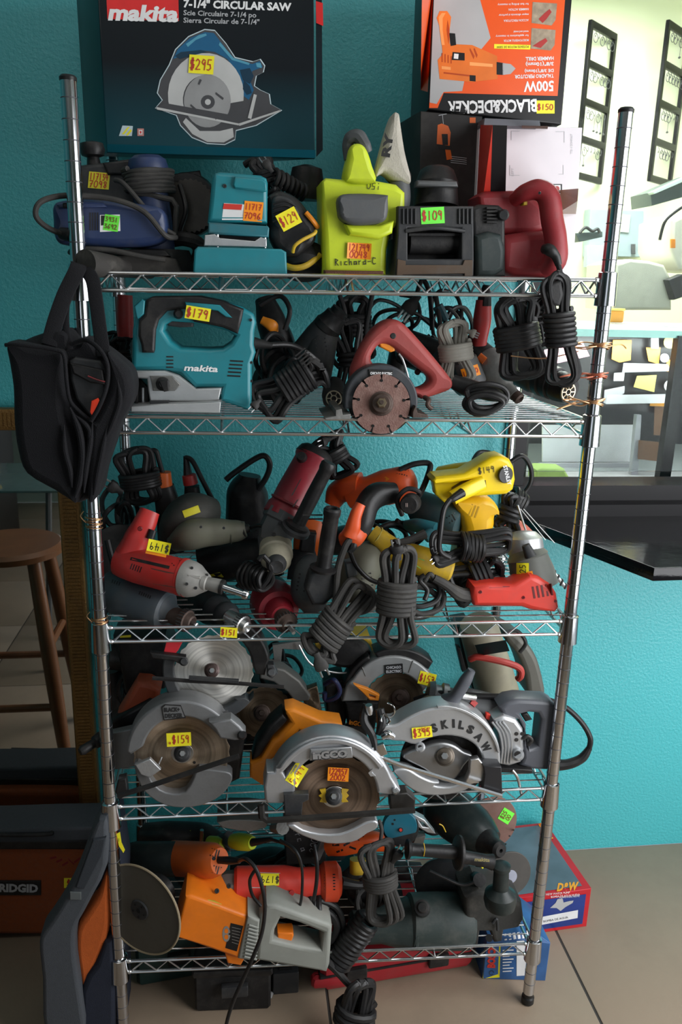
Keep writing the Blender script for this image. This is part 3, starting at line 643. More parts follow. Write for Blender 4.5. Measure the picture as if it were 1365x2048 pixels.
sticker(t, SY, (578, 438), 42, 36, 28, None, .040, text=['$129'], ink=INKR, th=18)
# coil of cord and grey hose behind ----------------------------------------
t = thing('corded_tool', 'dark tool with thick curled cord and pronged plug under large carton', 'power tool', (570, 545, .2), 'tools on the top shelf')
lathe(t, 'motor', BLACK, (615, 330, .20), (612, 400, .2), [(0, 10), (.1, 30), (.6, 36), (1, 30)])
coil(t, 'strain_relief', RUBBER, (548, 352, .11), (612, 388, .14), 13, 7, 5)
hank(t, CORD, (520, 320, .14), (545, 385, .12), 45, 6, 3, 3, seed=4)
plug(t, RUBBER, (545, 345, .09), (522, 312, .09), 10)
tube(t, 'tail', CORD, [(490, 330, .16), (510, 322, .15), (535, 345, .14), (560, 370, .14)], 7)
# lime belt sander ----------------------------------------------------------
t = thing('lime_belt_sander', 'lime yellow belt sander standing on end with grey dust bag', 'power tool', (710, 551, .04), 'tools on the top shelf')
b = plate(t, 'body', LIME, [(644, 362), (652, 355), (692, 358), (752, 360), (795, 368), (812, 384), (812, 420), (800, 450), (784, 458), (776, 500), (774, 552), (648, 552), (646, 470)], .05, .11, 14)
plate(t, 'handle', LIME, [(694, 362), (697, 315), (704, 290), (722, 286), (736, 300), (746, 330), (752, 364)], .04, .06, 12, sm=3)
tube(t, 'handle_grip', GREY, [(697, 320, .075), (696, 290, .075), (703, 275, .07), (718, 274, .065), (730, 290, .06), (738, 305, .06)], [9, 11, 13, 14, 12, 8])
plate(t, 'side_grip', GREY, [(678, 394), (700, 386), (770, 388), (778, 398), (777, 432), (760, 446), (710, 450), (684, 438), (678, 420)], .02, .06, 14, sm=3)
plate(t, 'front_lip', LIME, [(690, 448), (760, 450), (790, 440), (786, 466), (760, 478), (700, 470)], .03, .05, 8)
plate(t, 'sanding_belt', mat('brown_abrasive', (.12, .05, .03), .9, bump=.6, scale=80), [(650, 540), (768, 542), (768, 553), (650, 553)], .035, .13, 4)
sticker(t, SO, (719, 502), 48, 32, -3, [b], text=['121749', '0048'], ink=INKR, th=13, curl=1)
hand(t, 'handwriting', INKB, 'Richard-C', (712, 523), 13, 2, [b], w=1.6)
hand(t, 'handwriting', INKB, '150', (747, 372), 13, 176, [b], w=1.3)
tube(t, 'side_duct', GREY, [(800, 365, .09), (800, 400, .09), (792, 440, .09), (785, 480, .09)], [20, 22, 20, 14], 16)
BAGC = mat('pale_grey_cloth', (.42, .39, .33), .9, bump=.4, scale=60)
plate(t, 'dust_bag', BAGC, [(788, 226), (796, 224), (802, 236), (812, 300), (824, 352), (818, 368), (790, 360), (768, 345), (752, 352), (764, 300), (778, 250)], .07, .05, 14, sm=3)
lathe(t, 'bag_cuff', BLACK, (790, 362, .095), (802, 340, .10), [(0, 24), (.2, 27), (.8, 27), (1, 24)])
text(t, 'bag_lettering', INKB, 'ЯO', (768, 318), 15, 78, None, Y=.066, w=40, bold=.05) if False else text(t, 'bag_lettering', INKB, 'RY', (779, 315), 16, 80, None, Y=.067, w=48, bold=.05)
# black box with orange picture ------------------------------------------------
t = thing('black_tool_carton', 'worn black carton with orange tool picture under orange drill carton', 'box', (895, 545, .30), 'boxed tools on the top shelf')
bx = carton(t, mat('black_card', (.020, .018, .018), .4, dust=.25, scale=15), [(842, 222, .25), (966, 232, .25), (962, 545, .25), (838, 545, .25)], V((-.02, .16, 0)))
ca = [bx]
dark(t, 'picture', ORG, [[(876, 250), (884, 247), (897, 252), (902, 265), (900, 290), (905, 318), (894, 320), (890, 292), (874, 288)]], on=ca)
dark(t, 'picture_detail', INKB, [[(884, 268), (896, 268), (897, 290), (886, 290)], [(874, 288), (904, 292), (904, 300), (878, 298)]], on=ca, eps=.0009)
dark(t, 'corner_mark', ORG, [rect(940, 235, 952, 246)], on=ca); dark(t, 'print_lines', LGREY, [[(902, 312+4*k), (934, 316+4*k), (934, 317+4*k), (902, 313.3+4*k)] for k in range(4)]+[[(878, 230), (894, 227), (894, 228.5), (878, 231.5)], [(885, 230), (886, 230), (888, 248), (887, 248)]], on=ca)
# orange drill carton --------------------------------------------------------
t = thing('drill_carton', 'tall orange and black drill carton standing upside down on top', 'box', (990, 235, .28), 'boxed tools on the top shelf')
CB = mat('black_print_card', (.012, .012, .013), .35)
yf = .245
bx = carton(t, CB, [(869, -60, yf), (1150, -60, yf), (1124, 249, yf), (857, 219, yf)], V((.0, .17, 0)))
ca = [bx]; OC = mat('orange_print', (.80, .095, .01), .33, var=.06)
dark(t, 'orange_print', OC, [[(872, -40), (1134, -40), (1116, 192), (888, 186), (876, 216), (859, 216)]], on=ca, eps=.0005)
dark(t, 'grey_print', mat('silver_print', (.42, .42, .42), .35, var=.3, scale=6), [[(870, -40), (950, -40), (982, 76), (962, 100), (945, 90), (925, 182), (888, 184), (874, 208), (860, 205)]], on=ca, eps=.0008)
OD = mat('orange_drill_print', (.78, .17, .02), .35, var=.35, scale=15)
dark(t, 'drill_picture', OD, [[(874, 36), (880, 22), (895, 22), (903, 34), (900, 60), (900, 88), (945, 90), (995, 112), (996, 158), (945, 164), (880, 158), (876, 120), (886, 108), (882, 60)]], on=ca, eps=.0011)
dark(t, 'drill_picture_dark', CB, [[(899, 66), (911, 67), (913, 90), (902, 92)], [(906, 104), (930, 106), (930, 121), (904, 120)], [(940, 150), (952, 151), (952, 163), (940, 162)], [(994, 124), (1008, 126), (1008, 150), (994, 149)]], on=ca, eps=.0013)
dark(t, 'chuck_picture', mat('silver_print', (.42, .42, .42)), [[(1006, 126), (1022, 128), (1032, 137), (1022, 148), (1006, 150)]], on=ca, eps=.0013)
dark(t, 'flank_orange', OC, [[(845, -40), (868, -40), (856, 184), (842, 180)]], on=ca, eps=.0007)
dark(t, 'drill_picture_slots', mat('deep_orange_print', (.45, .05, .0), .4), [[(884+6*k, 106+2*k), (886+6*k, 106+2*k), (886+6*k, 124+k), (884+6*k, 124+k)] for k in range(4)]+[[(940, 100), (941, 96), (950, 112), (948, 118)], [(948, 98), (950, 96), (956, 110), (954, 116)], [(896, 40), (900, 60), (898, 88), (894, 60)], [(888, 144), (940, 150), (940, 153), (888, 147)]], on=ca, eps=.0014)
dark(t, 'drill_picture_light', mat('light_orange_print', (.95, .35, .1), .4), [[(878, 34), (884, 26), (892, 26), (886, 36), (886, 60), (890, 90), (884, 90), (880, 60)], [(940, 124), (986, 128), (986, 134), (940, 131)], [(884, 132), (902, 134), (902, 140), (884, 138)]], on=ca, eps=.0013)
dark(t, 'drill_badge_print', WHITE, [[(909, 107), (918, 108), (917, 118), (908, 117)]], on=ca, eps=.0016)
dark(t, 'photo_prints', mat('photo_print', (.33, .26, .18), .4, var=.7, scale=90), [[(1066, 4), (1115, 7), (1112, 40), (1104, 51), (1064, 46)], [(1064, 56), (1112, 60), (1110, 90), (1102, 101), (1062, 97)]], on=ca, eps=.0009)
dark(t, 'photo_tool', RED, [[(1078, 38), (1090, 26), (1100, 18), (1104, 24), (1094, 38), (1086, 46)], [(1066, 92), (1078, 84), (1092, 76), (1096, 82), (1082, 96)]], on=ca, eps=.0012)
dark(t, 'yellow_strip', SY, [[(989, 88), (1062, 90), (1061, 99), (989, 97)]], on=ca, eps=.0009)
text(t, 'strip_lettering', INKB, 'POTENTE MOTOR DE 500W', (1058, 91), 4.5, 181, ca, w=64, eps=.0012)
for a, b_, h, w, s in [((1108, 162), 0, 20, 60, '500W'), ((1108, 148), 0, 7, 78, 'TALADRO PERCUTOR'), ((1108, 138), 0, 6, 58, 'DE 3/8"(10mm)'), ((1108, 124), 0, 7, 56, '3/8"(10mm)'), ((1108, 113), 0, 7, 56, 'HAMMER DRILL'), ((1058, 78), 0, 4.5, 50, 'MORE POWERFUL MOTOR'), ((1058, 69), 0, 4, 66, 'for applications in masonry'), ((1058, 61), 0, 4, 30, 'wood and metal'), ((1058, 38), 0, 4.5, 50, 'ACCION PERCUTORA'), ((1058, 27), 0, 4, 60, 'mayor eficiencia al perforar'), ((1058, 16), 0, 4.5, 40, 'HAMMER ACTION'), ((1058, 6), 0, 4, 62, 'for fast drilling in masonry')]:
    text(t, 'lettering', WHITE, s, a, h, 181.5, ca, w=w, bold=.03 if h > 5 else .01, eps=.0010)
text(t, 'brand_lettering', WHITE, 'BLACK&DECKER', (1074, 199), 24, 181.5, ca, w=178, bold=.035, eps=.0010)
sticker(t, SY, (1092, 214), 36, 26, 0, ca, text=['$150'], ink=INKR)
o = t.children[-1]
# white carton ------------------------------------------------------------------
t = thing('white_carton', 'white carton with red and black left edge and brown tape', 'box', (1060, 552, .30), 'boxed tools on the top shelf')
yf = .235
bx = carton(t, mat('white_card', (.66, .63, .66), .5, var=.04), [(960, 249, yf), (1166, 255, yf), (1146, 556, yf), (945, 556, yf)], V((0, .14, 0)))
ca = [bx]
dark(t, 'red_print', REDB, [[(961, 250), (986, 250), (978, 555), (946, 555)]], on=ca); dark(t, 'black_print', CB, [[(986, 250), (1015, 251), (1008, 555), (976, 555)]], on=ca, eps=.0007)
dark(t, 'brown_tape', mat('brown_tape', (.38, .24, .12), .35), [[(1122, 380), (1158, 377), (1156, 402), (1153, 428), (1114, 428)]], on=ca, eps=.0009)
dark(t, 'hand_slot', mat('torn_card', (.10, .05, .03), .9), [[(1044, 251), (1097, 252), (1096, 258), (1045, 257)]], on=ca, eps=.0009)
dark(t, 'line_prints', LGREY, [rect(1023, 262, 1024, 280), rect(1023, 262, 1040, 263), rect(1112, 263, 1130, 264), rect(1129, 263, 1130, 285), rect(1020, 350, 1040, 351), rect(1020, 330, 1021, 351), rect(1118, 348, 1128, 349), rect(1127, 330, 1128, 349)], on=ca)
text(t, 'fine_print', LGREY, 'TE-1234567', (1146, 308), 4, 90, ca, w=40); text(t, 'fine_print', LGREY, 'LEFT', (1028, 352), 4, 90, ca, w=16)
dark(t, 'icon', CB, [rect(1105, 368, 1125, 386)], on=ca); dark(t, 'icon_ground', PAPER, [rect(1107, 370, 1122, 384)], on=ca, eps=.0009); dark(t, 'icon_mark', RED, [arc(1115, 377, 5, 0, 330, 10)], on=ca, eps=.0012)
t2 = thing('grey_carton_lid', 'torn grey card lid lying across white carton', 'box lid', (1025, 245, .27))
plate(t2, 'lid', mat('grey_card', (.10, .11, .13), .6, dust=.2), [(970, 236), (1080, 241), (1082, 253), (968, 251)], .205, .14, 1)
# black planer standing on end ----------------------------------------------------
t = thing('black_belt_sander', 'black belt sander standing on end with green price sticker', 'power tool', (870, 552, .04), 'tools on the top shelf')
lathe(t, 'motor', BLACK, (875, 334, .13), (872, 415, .12), [(0, 12), (.03, 26), (.1, 34), (.3, 40), (.42, 44), (.5, 42), (1, 46)], 32)
plate(t, 'motor_band', GREY, [(836, 360), (915, 362), (918, 374), (834, 372)], .075, .03, 4)
F_ = DGREY
b = plate(t, 'frame', F_, [(797, 412), (948, 412), (949, 520), (948, 553), (790, 553), (796, 470)], .03, .10, 3, holes=[rect(816, 456, 924, 518), rect(806, 534, 934, 546)])
plate(t, 'back_shell', RUBBER, [(800, 420), (945, 420), (945, 550), (796, 550)], .085, .04, 2)
lathe(t, 'roller', RUBBER, (818, 484, .07), (922, 484, .07), [(0, 24), (1, 24)])
tube(t, 'bar', DGREY, [(812, 462, .03), (870, 456, .024), (930, 462, .03)], 4)
plate(t, 'shelf_bar', RUBBER, rect(818, 466, 922, 472), .045, .02, 1)
for x in list(range(806, 832, 8))+list(range(918, 944, 8)): plate(t, 'rib', DGREY, rect(x, 417, x+3, 448), .026, .006, 1)
plate(t, 'lower_plate', mat('rust_brown', (.10, .06, .035), .7, .3, dust=.5), [(796, 518), (812, 522), (812, 530), (926, 530), (930, 520), (946, 520), (946, 552), (930, 552), (930, 547), (806, 549), (806, 552), (794, 552)], .026, .01, 1)
sticker(t, SG, (866, 431), 47, 33, 3, [b], text=['$109'], ink=INKR, th=18, lw=2)
# red saw -------------------------------------------------------------------------
t = thing('red_belt_sander', 'dusty red belt sander with black front beside white carton', 'power tool', (1050, 552, .05), 'tools on the top shelf')
DR = mat('dusty_red', (.26, .012, .018), .5, dust=.25, dcol=(.17, .07, .065), bump=.1)
plate(t, 'motor_housing', DR, [(960, 392), (975, 381), (1030, 380), (1060, 385), (1090, 410), (1095, 460), (1060, 470), (965, 470)], .08, .09, 14)
plate(t, 'lower_housing', DR, [(1005, 470), (1060, 462), (1105, 460), (1128, 480), (1133, 510), (1125, 545), (1108, 555), (1030, 555), (1008, 540)], .05, .11, 18)
tube(t, 'handle', DR, [(1030, 400, .07), (1052, 385, .045), (1078, 380, .035), (1098, 396, .03), (1105, 440, .025), (1112, 480, .02), (1110, 520, .02), (1085, 545, .03)], [14, 17, 20, 22, 22, 22, 24, 16], 16)
plate(t, 'front_frame', BLACK, [(945, 415), (960, 408), (1000, 410), (1012, 420), (1013, 553), (948, 553)], .04, .1, 8)
plate(t, 'front_disc', mat('dark_green_black', (.018, .03, .03), .45, dust=.2), [(952, 470), (980, 462), (1005, 468), (1014, 500), (1010, 540), (990, 553), (955, 553)], .025, .05, 12)
for k in range(5): plate(t, 'fin', RUBBER, rect(974, 414+k*7, 996, 418+k*7), .03, .014, 1)
lathe(t, 'knob', DGREY, (1008, 430, .02), (1008, 430, .05), [(0, 8), (.2, 11), (1, 11)])
plate(t, 'trigger', YELD, rect(1048, 400, 1056, 410), .045, .02, 2)
tube(t, 'cord_boot', CORD, [(1090, 498, .0), (1100, 500, -.012), (1112, 512, -.014), (1118, 530, -.014)], [10, 12, 9, 7], 12)
tube(t, 'cord', CORD, [(1116, 525, -.014), (1121, 545, -.018), (1124, 570, -.022), (1125, 600, -.025)], 5.5)
hank(t, CORD, (1112, 550, -.03), (1130, 768, -.03), 62, 5.5, 7, 3, (.32, .64), 3, ww=46)
plate(t, 'cord_plug', RUBBER, [(1093, 568), (1125, 560), (1130, 590), (1122, 612), (1108, 612), (1092, 590)], -.045, .03, 8)
screws(t, [(1080, 386)], 3, [t.children[2]])
# ------------------------------------------------------------------ second shelf
G2 = 'tools on the second shelf'
t = thing('teal_jigsaw', 'teal and black jigsaw with handle loop and yellow price sticker', 'jigsaw', (390, 828, .03), G2)
b = plate(t, 'body', TEAL, [(263, 742), (265, 660), (272, 625), (282, 602), (300, 594), (400, 593), (445, 602), (485, 614), (508, 628), (513, 645), (509, 664), (508, 690), (512, 705), (504, 730), (504, 800), (500, 822), (452, 806), (442, 800), (444, 776), (390, 776), (362, 746), (330, 741)], .02, .075, 9, holes=[[(328, 662), (332, 650), (344, 643), (385, 646), (420, 652), (455, 662), (470, 672), (462, 686), (446, 697), (420, 699), (362, 697), (342, 684)]])
plate(t, 'rubber_grip', BLACK, [(292, 600), (305, 593), (400, 592), (445, 601), (488, 618), (484, 640), (476, 668), (462, 662), (445, 655), (410, 648), (388, 644), (370, 618), (335, 622), (318, 640), (312, 660), (310, 700), (308, 706), (284, 706), (282, 690), (276, 672), (277, 640), (288, 630)], .013, .07, 6)
plate(t, 'grip_accent', TEAL, [(370, 604), (440, 610), (465, 636), (452, 634), (436, 622), (372, 612)], .009, .02, 2)
plate(t, 'nose_cover', TEAL, [(268, 612), (284, 598), (290, 602), (288, 628), (276, 638), (272, 634)], .012, .06, 3)
plate(t, 'trigger', DGREY, [(334, 640), (386, 645), (386, 654), (360, 655), (336, 652)], .03, .04, 3)
lathe(t, 'lock_button', BLACK, (357, 628, .006), (357, 628, .02), [(0, 6), (.3, 9), (1, 10)])
SIL = mat('silver_casting', (.42, .43, .43), .38, .5, bump=.1)
s_ = plate(t, 'gear_cover', SIL, [(264, 742), (330, 742), (358, 752), (392, 778), (443, 776), (438, 800), (415, 803), (300, 803), (296, 780), (294, 758), (266, 756)], .012, .03, 3)
plate(t, 'gear_recess', ALUD, [(300, 752), (345, 752), (362, 770), (350, 782), (306, 782)], .009, .01, 2)
lathe(t, 'orbit_knob', BLACK, (326, 768, -.006), (326, 768, .012), [(0, 7), (.4, 8), (.5, 14), (1, 14)]); plate(t, 'knob_bar', BLACK, [(318, 762), (336, 760), (338, 782), (328, 784)], -.008, .01, 2)
plate(t, 'blade_clamp', BLACK, [(268, 758), (282, 758), (298, 775), (298, 806), (268, 806)], .03, .05, 3)
tube(t, 'blade_rod', STEEL, [(287, 775, .03), (287, 820, .03)], 5)
plate(t, 'guard_wire', BLACK, rect(270, 776, 276, 810), .018, .02, 1)
plate(t, 'foot_plate', SIL, [(262, 812), (330, 808), (400, 806), (442, 804), (440, 826), (262, 824)], -.01, .10, 2); plate(t, 'foot_clamp', DGREY, rect(300, 803, 338, 812), .0, .05, 1)
text(t, 'brand_lettering', WHITE, 'makita', (368, 741), 12, -2.5, [b], w=68, bold=.03, shear=.15)
vents(t, [b], (340, 724), 4, 14, 7, 0, 2.6); vents(t, [b], (469, 737), 5, 26, 7.5, -3, 3, step=1)
sticker(t, SY, (396, 627), 50, 26, -9, [t.children[1]], text=['$179'], ink=INKR, th=17, lw=2)
screws(t, [(502, 640), (503, 725), (503, 762)], 3, [b])
lathe(t, 'cord_boot', BLACK, (508, 686, .06), (545, 692, .06), [(0, 12), (.5, 9), (1, 6)])
tube(t, 'cord', CORD, [(540, 690, .06), (580, 690, .08), (612, 705, .10), (630, 730, .09), (622, 760, .06)], 6)
hank(t, CORD, (640, 730, .03), (520, 812, .03), 76, 6.5, 7, 3, (.15, .62), 11, ww=52)
plug(t, RUBBER, (520, 800, .01), (500, 822, .0), 9)
# red handle behind
t = thing('red_grip_tool', 'dark tool with red grip hanging behind the jigsaw', 'power tool', (250, 780, .3), G2)
blob(t, 'grip', RED, [(250, 590, .18), (250, 640, .18), (252, 675, .18)], [15, 17, 16]); blob(t, 'body', BLACK, [(250, 672, .18), (246, 710, .2), (240, 770, .2)], [16, 22, 24])
hank(t, CORD, (236, 678, .12), (250, 740, .13), 40, 4, 3, 3, seed=3)
# dark corded tools in the middle
t = thing('dark_grinder', 'dusty black grinder lying behind coiled cord right of the jigsaw', 'grinder', (600, 815, .16), G2)
motor(t, DGREY, (545, 790, .2), (650, 660, .16), 30); gearcase(t, BLACK, (650, 660, .16), (682, 620, .15), 28, 18)
vents(t, [t.children[0]], (610, 715), 5, 26, 7, 40, 3)
lathe(t, 'disc_guard', BLACK, (545, 765, .22), (560, 765, .30), [(0, 30), (.2, 44), (1, 44)])
t = thing('amber_switch_tool', 'black tool with amber switch hanging behind the jigsaw', 'power tool', (545, 780, .3), G2)
blob(t, 'body', BLACK, [(530, 600, .24), (545, 650, .22), (560, 700, .22), (560, 760, .25)], [20, 30, 34, 36]); blob(t, 'switch', ORY, [(524, 640, .165), (545, 652, .16), (550, 664, .17)], [8, 12, 8], .6)
tube(t, 'cord', CORD, [(520, 610, .17), (560, 592, .16), (580, 620, .15), (570, 660, .15)], 5)
t = thing('black_angled_drill', 'dusty black tool slanting behind red saw, round grille at lower end', 'power tool', (640, 800, .15), G2)
motor(t, DGREY, (652, 640, .17), (632, 760, .14), 30); vents(t, [t.children[0]], (642, 690), 4, 22, 8, 8, 3)
lathe(t, 'end_cap', DGREY, (668, 770, .16), (668, 800, .11), [(0, 20), (.7, 24), (1, 22)])
disc(t, 'grille_ground', BLACK, (668, 797, .10), 16, .002, (0, -1, .3))
m = M(); c = at(668, 797, .095); s = sc(c)
m.torus(c, (0, -1, .3), 15*s, 1.6*s); m.torus(c, (0, -1, .3), 6*s, 1.3*s)
for k in range(6):
    a = k*math.pi/3; d = V((math.cos(a), math.sin(a)*.3, math.sin(a)*.95)); m.tube([c+d*5*s, c+d*15*s], 1.2*s, 6, smooth=False)
make(m, 'grille', mat('pale_brass', (.55, .48, .36), .35, .8), t, kind='stuff')
t = thing('hanging_black_cords', 'bundle of black cords hanging at the back behind the red saw', 'cord', (710, 600, .28))
hank(t, CORD, (710, 595, .22), (715, 720, .22), 56, 5.5, 5, 4, (.25, .6), 5, ww=50); tube(t, 'loose_cord', CORD, [(680, 590, .2), (690, 640, .2), (660, 700, .2), (690, 740, .2), (725, 700, .2), (735, 640, .2), (745, 590, .2)], 5)
hank(t, CORD, (690, 640, .18), (715, 790, .16), 60, 5, 3, 3, (.4, .6), 15)
t = thing('hanging_plug_cord', 'black plug with cord hanging behind red saw handle', 'cord', (820, 592, .2)); plug(t, RUBBER, (838, 590, .22), (802, 640, .22), 16, 0); tube(t, 'cord', CORD, [(832, 598, .22), (845, 560, .22), (860, 590, .22), (865, 660, .22)], 5); tube(t, 'sleeve', mat('blue_green_rubber', (.02, .09, .11), .5), [(876, 612, .2), (890, 640, .2)], 11, smooth=False)
tube(t, 'cord_second', CORDG, [(872, 590, .2), (880, 640, .19), (884, 690, .18)], 5)
t = thing('dark_drill', 'dark drill body in shadow behind the red saw handle', 'drill', (860, 790, .28), G2)
motor(t, BLACK, (800, 690, .3), (880, 720, .25), 36); blob(t, 'grip', BLACK, [(800, 700, .3), (790, 750, .3), (780, 790, .3)], 20)
# red circular saw
t = thing('red_tile_saw', 'worn red circular saw with rusty notched blade and yellow trigger', 'circular saw', (763, 866, -.01), G2)
b = plate(t, 'handle', mat('worn_red', (.33, .045, .04), .5, dust=.25, dcol=(.16, .06, .05), bump=.1), [(704, 752), (712, 722), (728, 688), (752, 656), (775, 641), (795, 640), (812, 650), (835, 674), (868, 712), (897, 748), (907, 764), (904, 778), (885, 788), (845, 799), (825, 790), (720, 790)], .03, .05, 14, holes=[[(744, 722), (750, 702), (762, 690), (780, 692), (802, 708), (834, 734), (857, 752), (861, 764), (852, 774), (834, 778), (800, 760), (765, 745)]], sm=3)
plate(t, 'trigger', ORY, [(758, 686), (768, 679), (790, 692), (791, 702), (782, 705), (762, 695)], .038, .03, 3)
disc(t, 'handle_screw', BLACK, (787, 672, .029), 6, .004)
gd = BLACK
cx, cy = 763, 803
plate(t, 'blade_guard', mat('charcoal_guard', (.035, .04, .048), .45, dust=.25), arc(cx, cy, 74, 192, -12, 22)+arc(cx, cy+4, 56, -10, 190, 20), -.005, .035, 4)
plate(t, 'guard_back', BLACK, arc(cx, cy, 66, 0, 355, 30), .028, .02, 2)
plate(t, 'badge', BLACK, [(738, 739), (787, 741), (787, 753), (739, 752)], -.008, .004, 1); text(t, 'badge_lettering', WHITE, 'CHICAGO ELECTRIC', (741, 749), 5, -1, None, w=44, Y=-.0085, bold=.04)
lp = []
for i in range(9):
    a0 = i*40+12
    lp += [(763+58*math.cos(R(a)), 808-60*math.sin(R(a))) for a in (a0, a0+9, a0+18, a0+27, a0+35)]+[(763+48*math.cos(R(a0+36)), 808-50*math.sin(R(a0+36))), (763+48*math.cos(R(a0+38)), 808-50*math.sin(R(a0+38)))]
plate(t, 'blade', RUSTB, lp, -.012, .002, .3)
NB = mat('black_mark', (.01, .01, .01), .8)
for i in range(9):
    a = R(i*40+49); lathe(t, 'blade_hole', NB, (763+46*math.cos(a), 808-47*math.sin(a), -.0135), (763+46*math.cos(a), 808-47*math.sin(a), -.0122), [(0, 3), (1, 3)], 10)
lathe(t, 'flange', RUST, (763, 807, -.024), (763, 807, -.012), [(0, 17), (.2, 20), (.5, 21), (.6, 24), (1, 25)])
lathe(t, 'arbor_nut', mat('old_brass_nut', (.25, .2, .13), .4, .8), (764, 805, -.034), (763, 807, -.02), [(0, 9), (.2, 11), (1, 11)], 6); lathe(t, 'arbor_tip', RUST, (764, 804, -.040), (764, 805, -.03), [(0, 4), (1, 5)])
plate(t, 'foot_plate', ALUD, [(650, 836), (672, 832), (672, 820), (684, 818), (686, 830), (702, 828), (702, 838), (652, 840)], -.02, .12, 1); plate(t, 'foot_plate_right', RUST, [(826, 824), (832, 812), (836, 826), (856, 830), (858, 836), (826, 836)], -.02, .12, 1)
tube(t, 'guard_lever', STEEL, [(798, 708, .02), (806, 720, .018), (815, 748, .018), (818, 760, .02)], 2.5)
tube(t, 'red_hook', RUST, [(850, 795, .03), (858, 800, .02), (856, 810, .015), (864, 818, .015)], 5)
tube(t, 'cord', CORD, [(835, 745, .06), (845, 735, .08), (870, 745, .1), (862, 775, .09), (840, 780, .08)], 6)
# grey hank
t = thing('grey_cord_drill', 'drill with pale grey cord bound in hank and orange sticker', 'drill', (925, 830, .08), G2)
hank(t, CORDL, (905, 645, .08), (920, 765, .08), 62, 6, 5, 4, (.35, .6), 2, ww=46)
plug(t, CORDL, (935, 662, .07), (958, 672, .06), 9, 3)
motor(t, DGREY, (880, 700, .16), (945, 770, .12), 34); lb = motor(t, GREY, (925, 712, .10), (950, 770, .10), 26)
sticker(t, SO, (942, 744), 36, 22, 18, [lb], text=['1 200'], ink=INKR)
blob(t, 'grip', BLACK, [(905, 762, .05), (935, 775, .04), (975, 785, .03), (1005, 795, .03)], [14, 18, 16, 10])
tube(t, 'cord_pile', CORD, [(935, 780, .02), (970, 768, .01), (1005, 775, .01), (1015, 795, .01), (990, 820, .01), (955, 828, .01), (930, 810, .02), (945, 790, .02), (985, 785, .0), (1012, 800, .0), (985, 815, .0), (950, 812, .0)], 6, closed=True)
tube(t, 'cord_loop', CORD, [(940, 800, .0), (968, 790, -.005), (1000, 798, -.01), (1004, 810, -.01), (975, 826, -.01), (945, 822, -.005)], 6, closed=True)
# red grip drill
t = thing('grey_drill', 'grey metal drill with red grip pointing down and bare spindle', 'drill', (1000, 805, .12), G2)
blob(t, 'grip', RED, [(968, 600, .14), (965, 640, .14), (960, 680, .14), (952, 720, .15)], [15, 18, 15, 18], .8); tube(t, 'cord_boot', CORD, [(973, 570, .14), (970, 596, .14), (969, 612, .14)], [7, 14, 15])
motor(t, BLACK, (925, 690, .18), (975, 730, .14), 34); gearcase(t, ALUD, (968, 722, .15), (1030, 790, .08), 36, 12)
lathe(t, 'spindle', RUST, (1022, 782, .09), (1042, 800, .07), [(0, 9), (.4, 9), (.5, 12), (.9, 12), (1, 8), (.6, 4)], 14)
blob(t, 'switch', ORG, [(958, 712, .11), (970, 722, .105)], 8)
# rotary hammer
t = thing('ribbed_hammer_drill', 'dusty black hammer drill with ribbed nose and brass grille end', 'drill', (1110, 800, .1), G2)
motor(t, DGREY, (1010, 715, .2), (1080, 755, .14), 36)
lathe(t, 'ribbed_nose', BLACK, (1070, 748, .15), (1140, 782, .06), [(0, 36), (.15, 36), (.17, 32), (.25, 32), (.27, 36), (.38, 35), (.4, 31), (.48, 31), (.5, 34), (.6, 33), (.62, 29), (.7, 29), (.72, 31), (.9, 28), (1, 24)])
c = at(1137, 784, .045); s = sc(c); m = M(); ax = V((.35, -.93, -.1)).normalized(); x_ = ax.cross(V((0, 0, 1))).normalized(); y_ = ax.cross(x_)
disc(t, 'nose_face', RUBBER, (1138, 783, .052), 21, .003, tuple(ax)); m.torus(c, ax, 17*s, 2.2*s); m.torus(c, ax, 6*s, 1.6*s)
for k in range(8): d = x_*math.cos(k*math.pi/4)+y_*math.sin(k*math.pi/4); m.tube([c+d*6*s, c+d*17*s], 1.6*s, 6, smooth=False)
make(m, 'grille', mat('bright_brass', (.80, .66, .45), .3, .9), t, kind='stuff')
t = thing('black_cord_hank', 'thick black cord hank hanging in front of the grey drill', 'cord', (1025, 590, .06), 'cords under the top shelf')
hank(t, CORD, (1022, 598, .05), (1050, 752, .04), 80, 7, 6, 4, (.33, .62), 7, ww=66)
t = thing('tangled_cords', 'tangled black cords with tape knot behind right hank under the top shelf', 'cord', (1075, 592, .12))
hank(t, CORD, (1070, 590, .12), (1078, 690, .12), 54, 4.5, 3, 4, (.2, .45), 9); tube(t, 'loop', CORD, [(1000, 600, .1), (1040, 592, .1), (1075, 610, .1), (1070, 640, .1), (1050, 650, .1), (1090, 640, .1), (1095, 600, .1)], 4.5)
blob(t, 'tape', mat('dirty_tape', (.3, .25, .2), .7), [(1048, 640, .085), (1056, 632, .085)], 6)
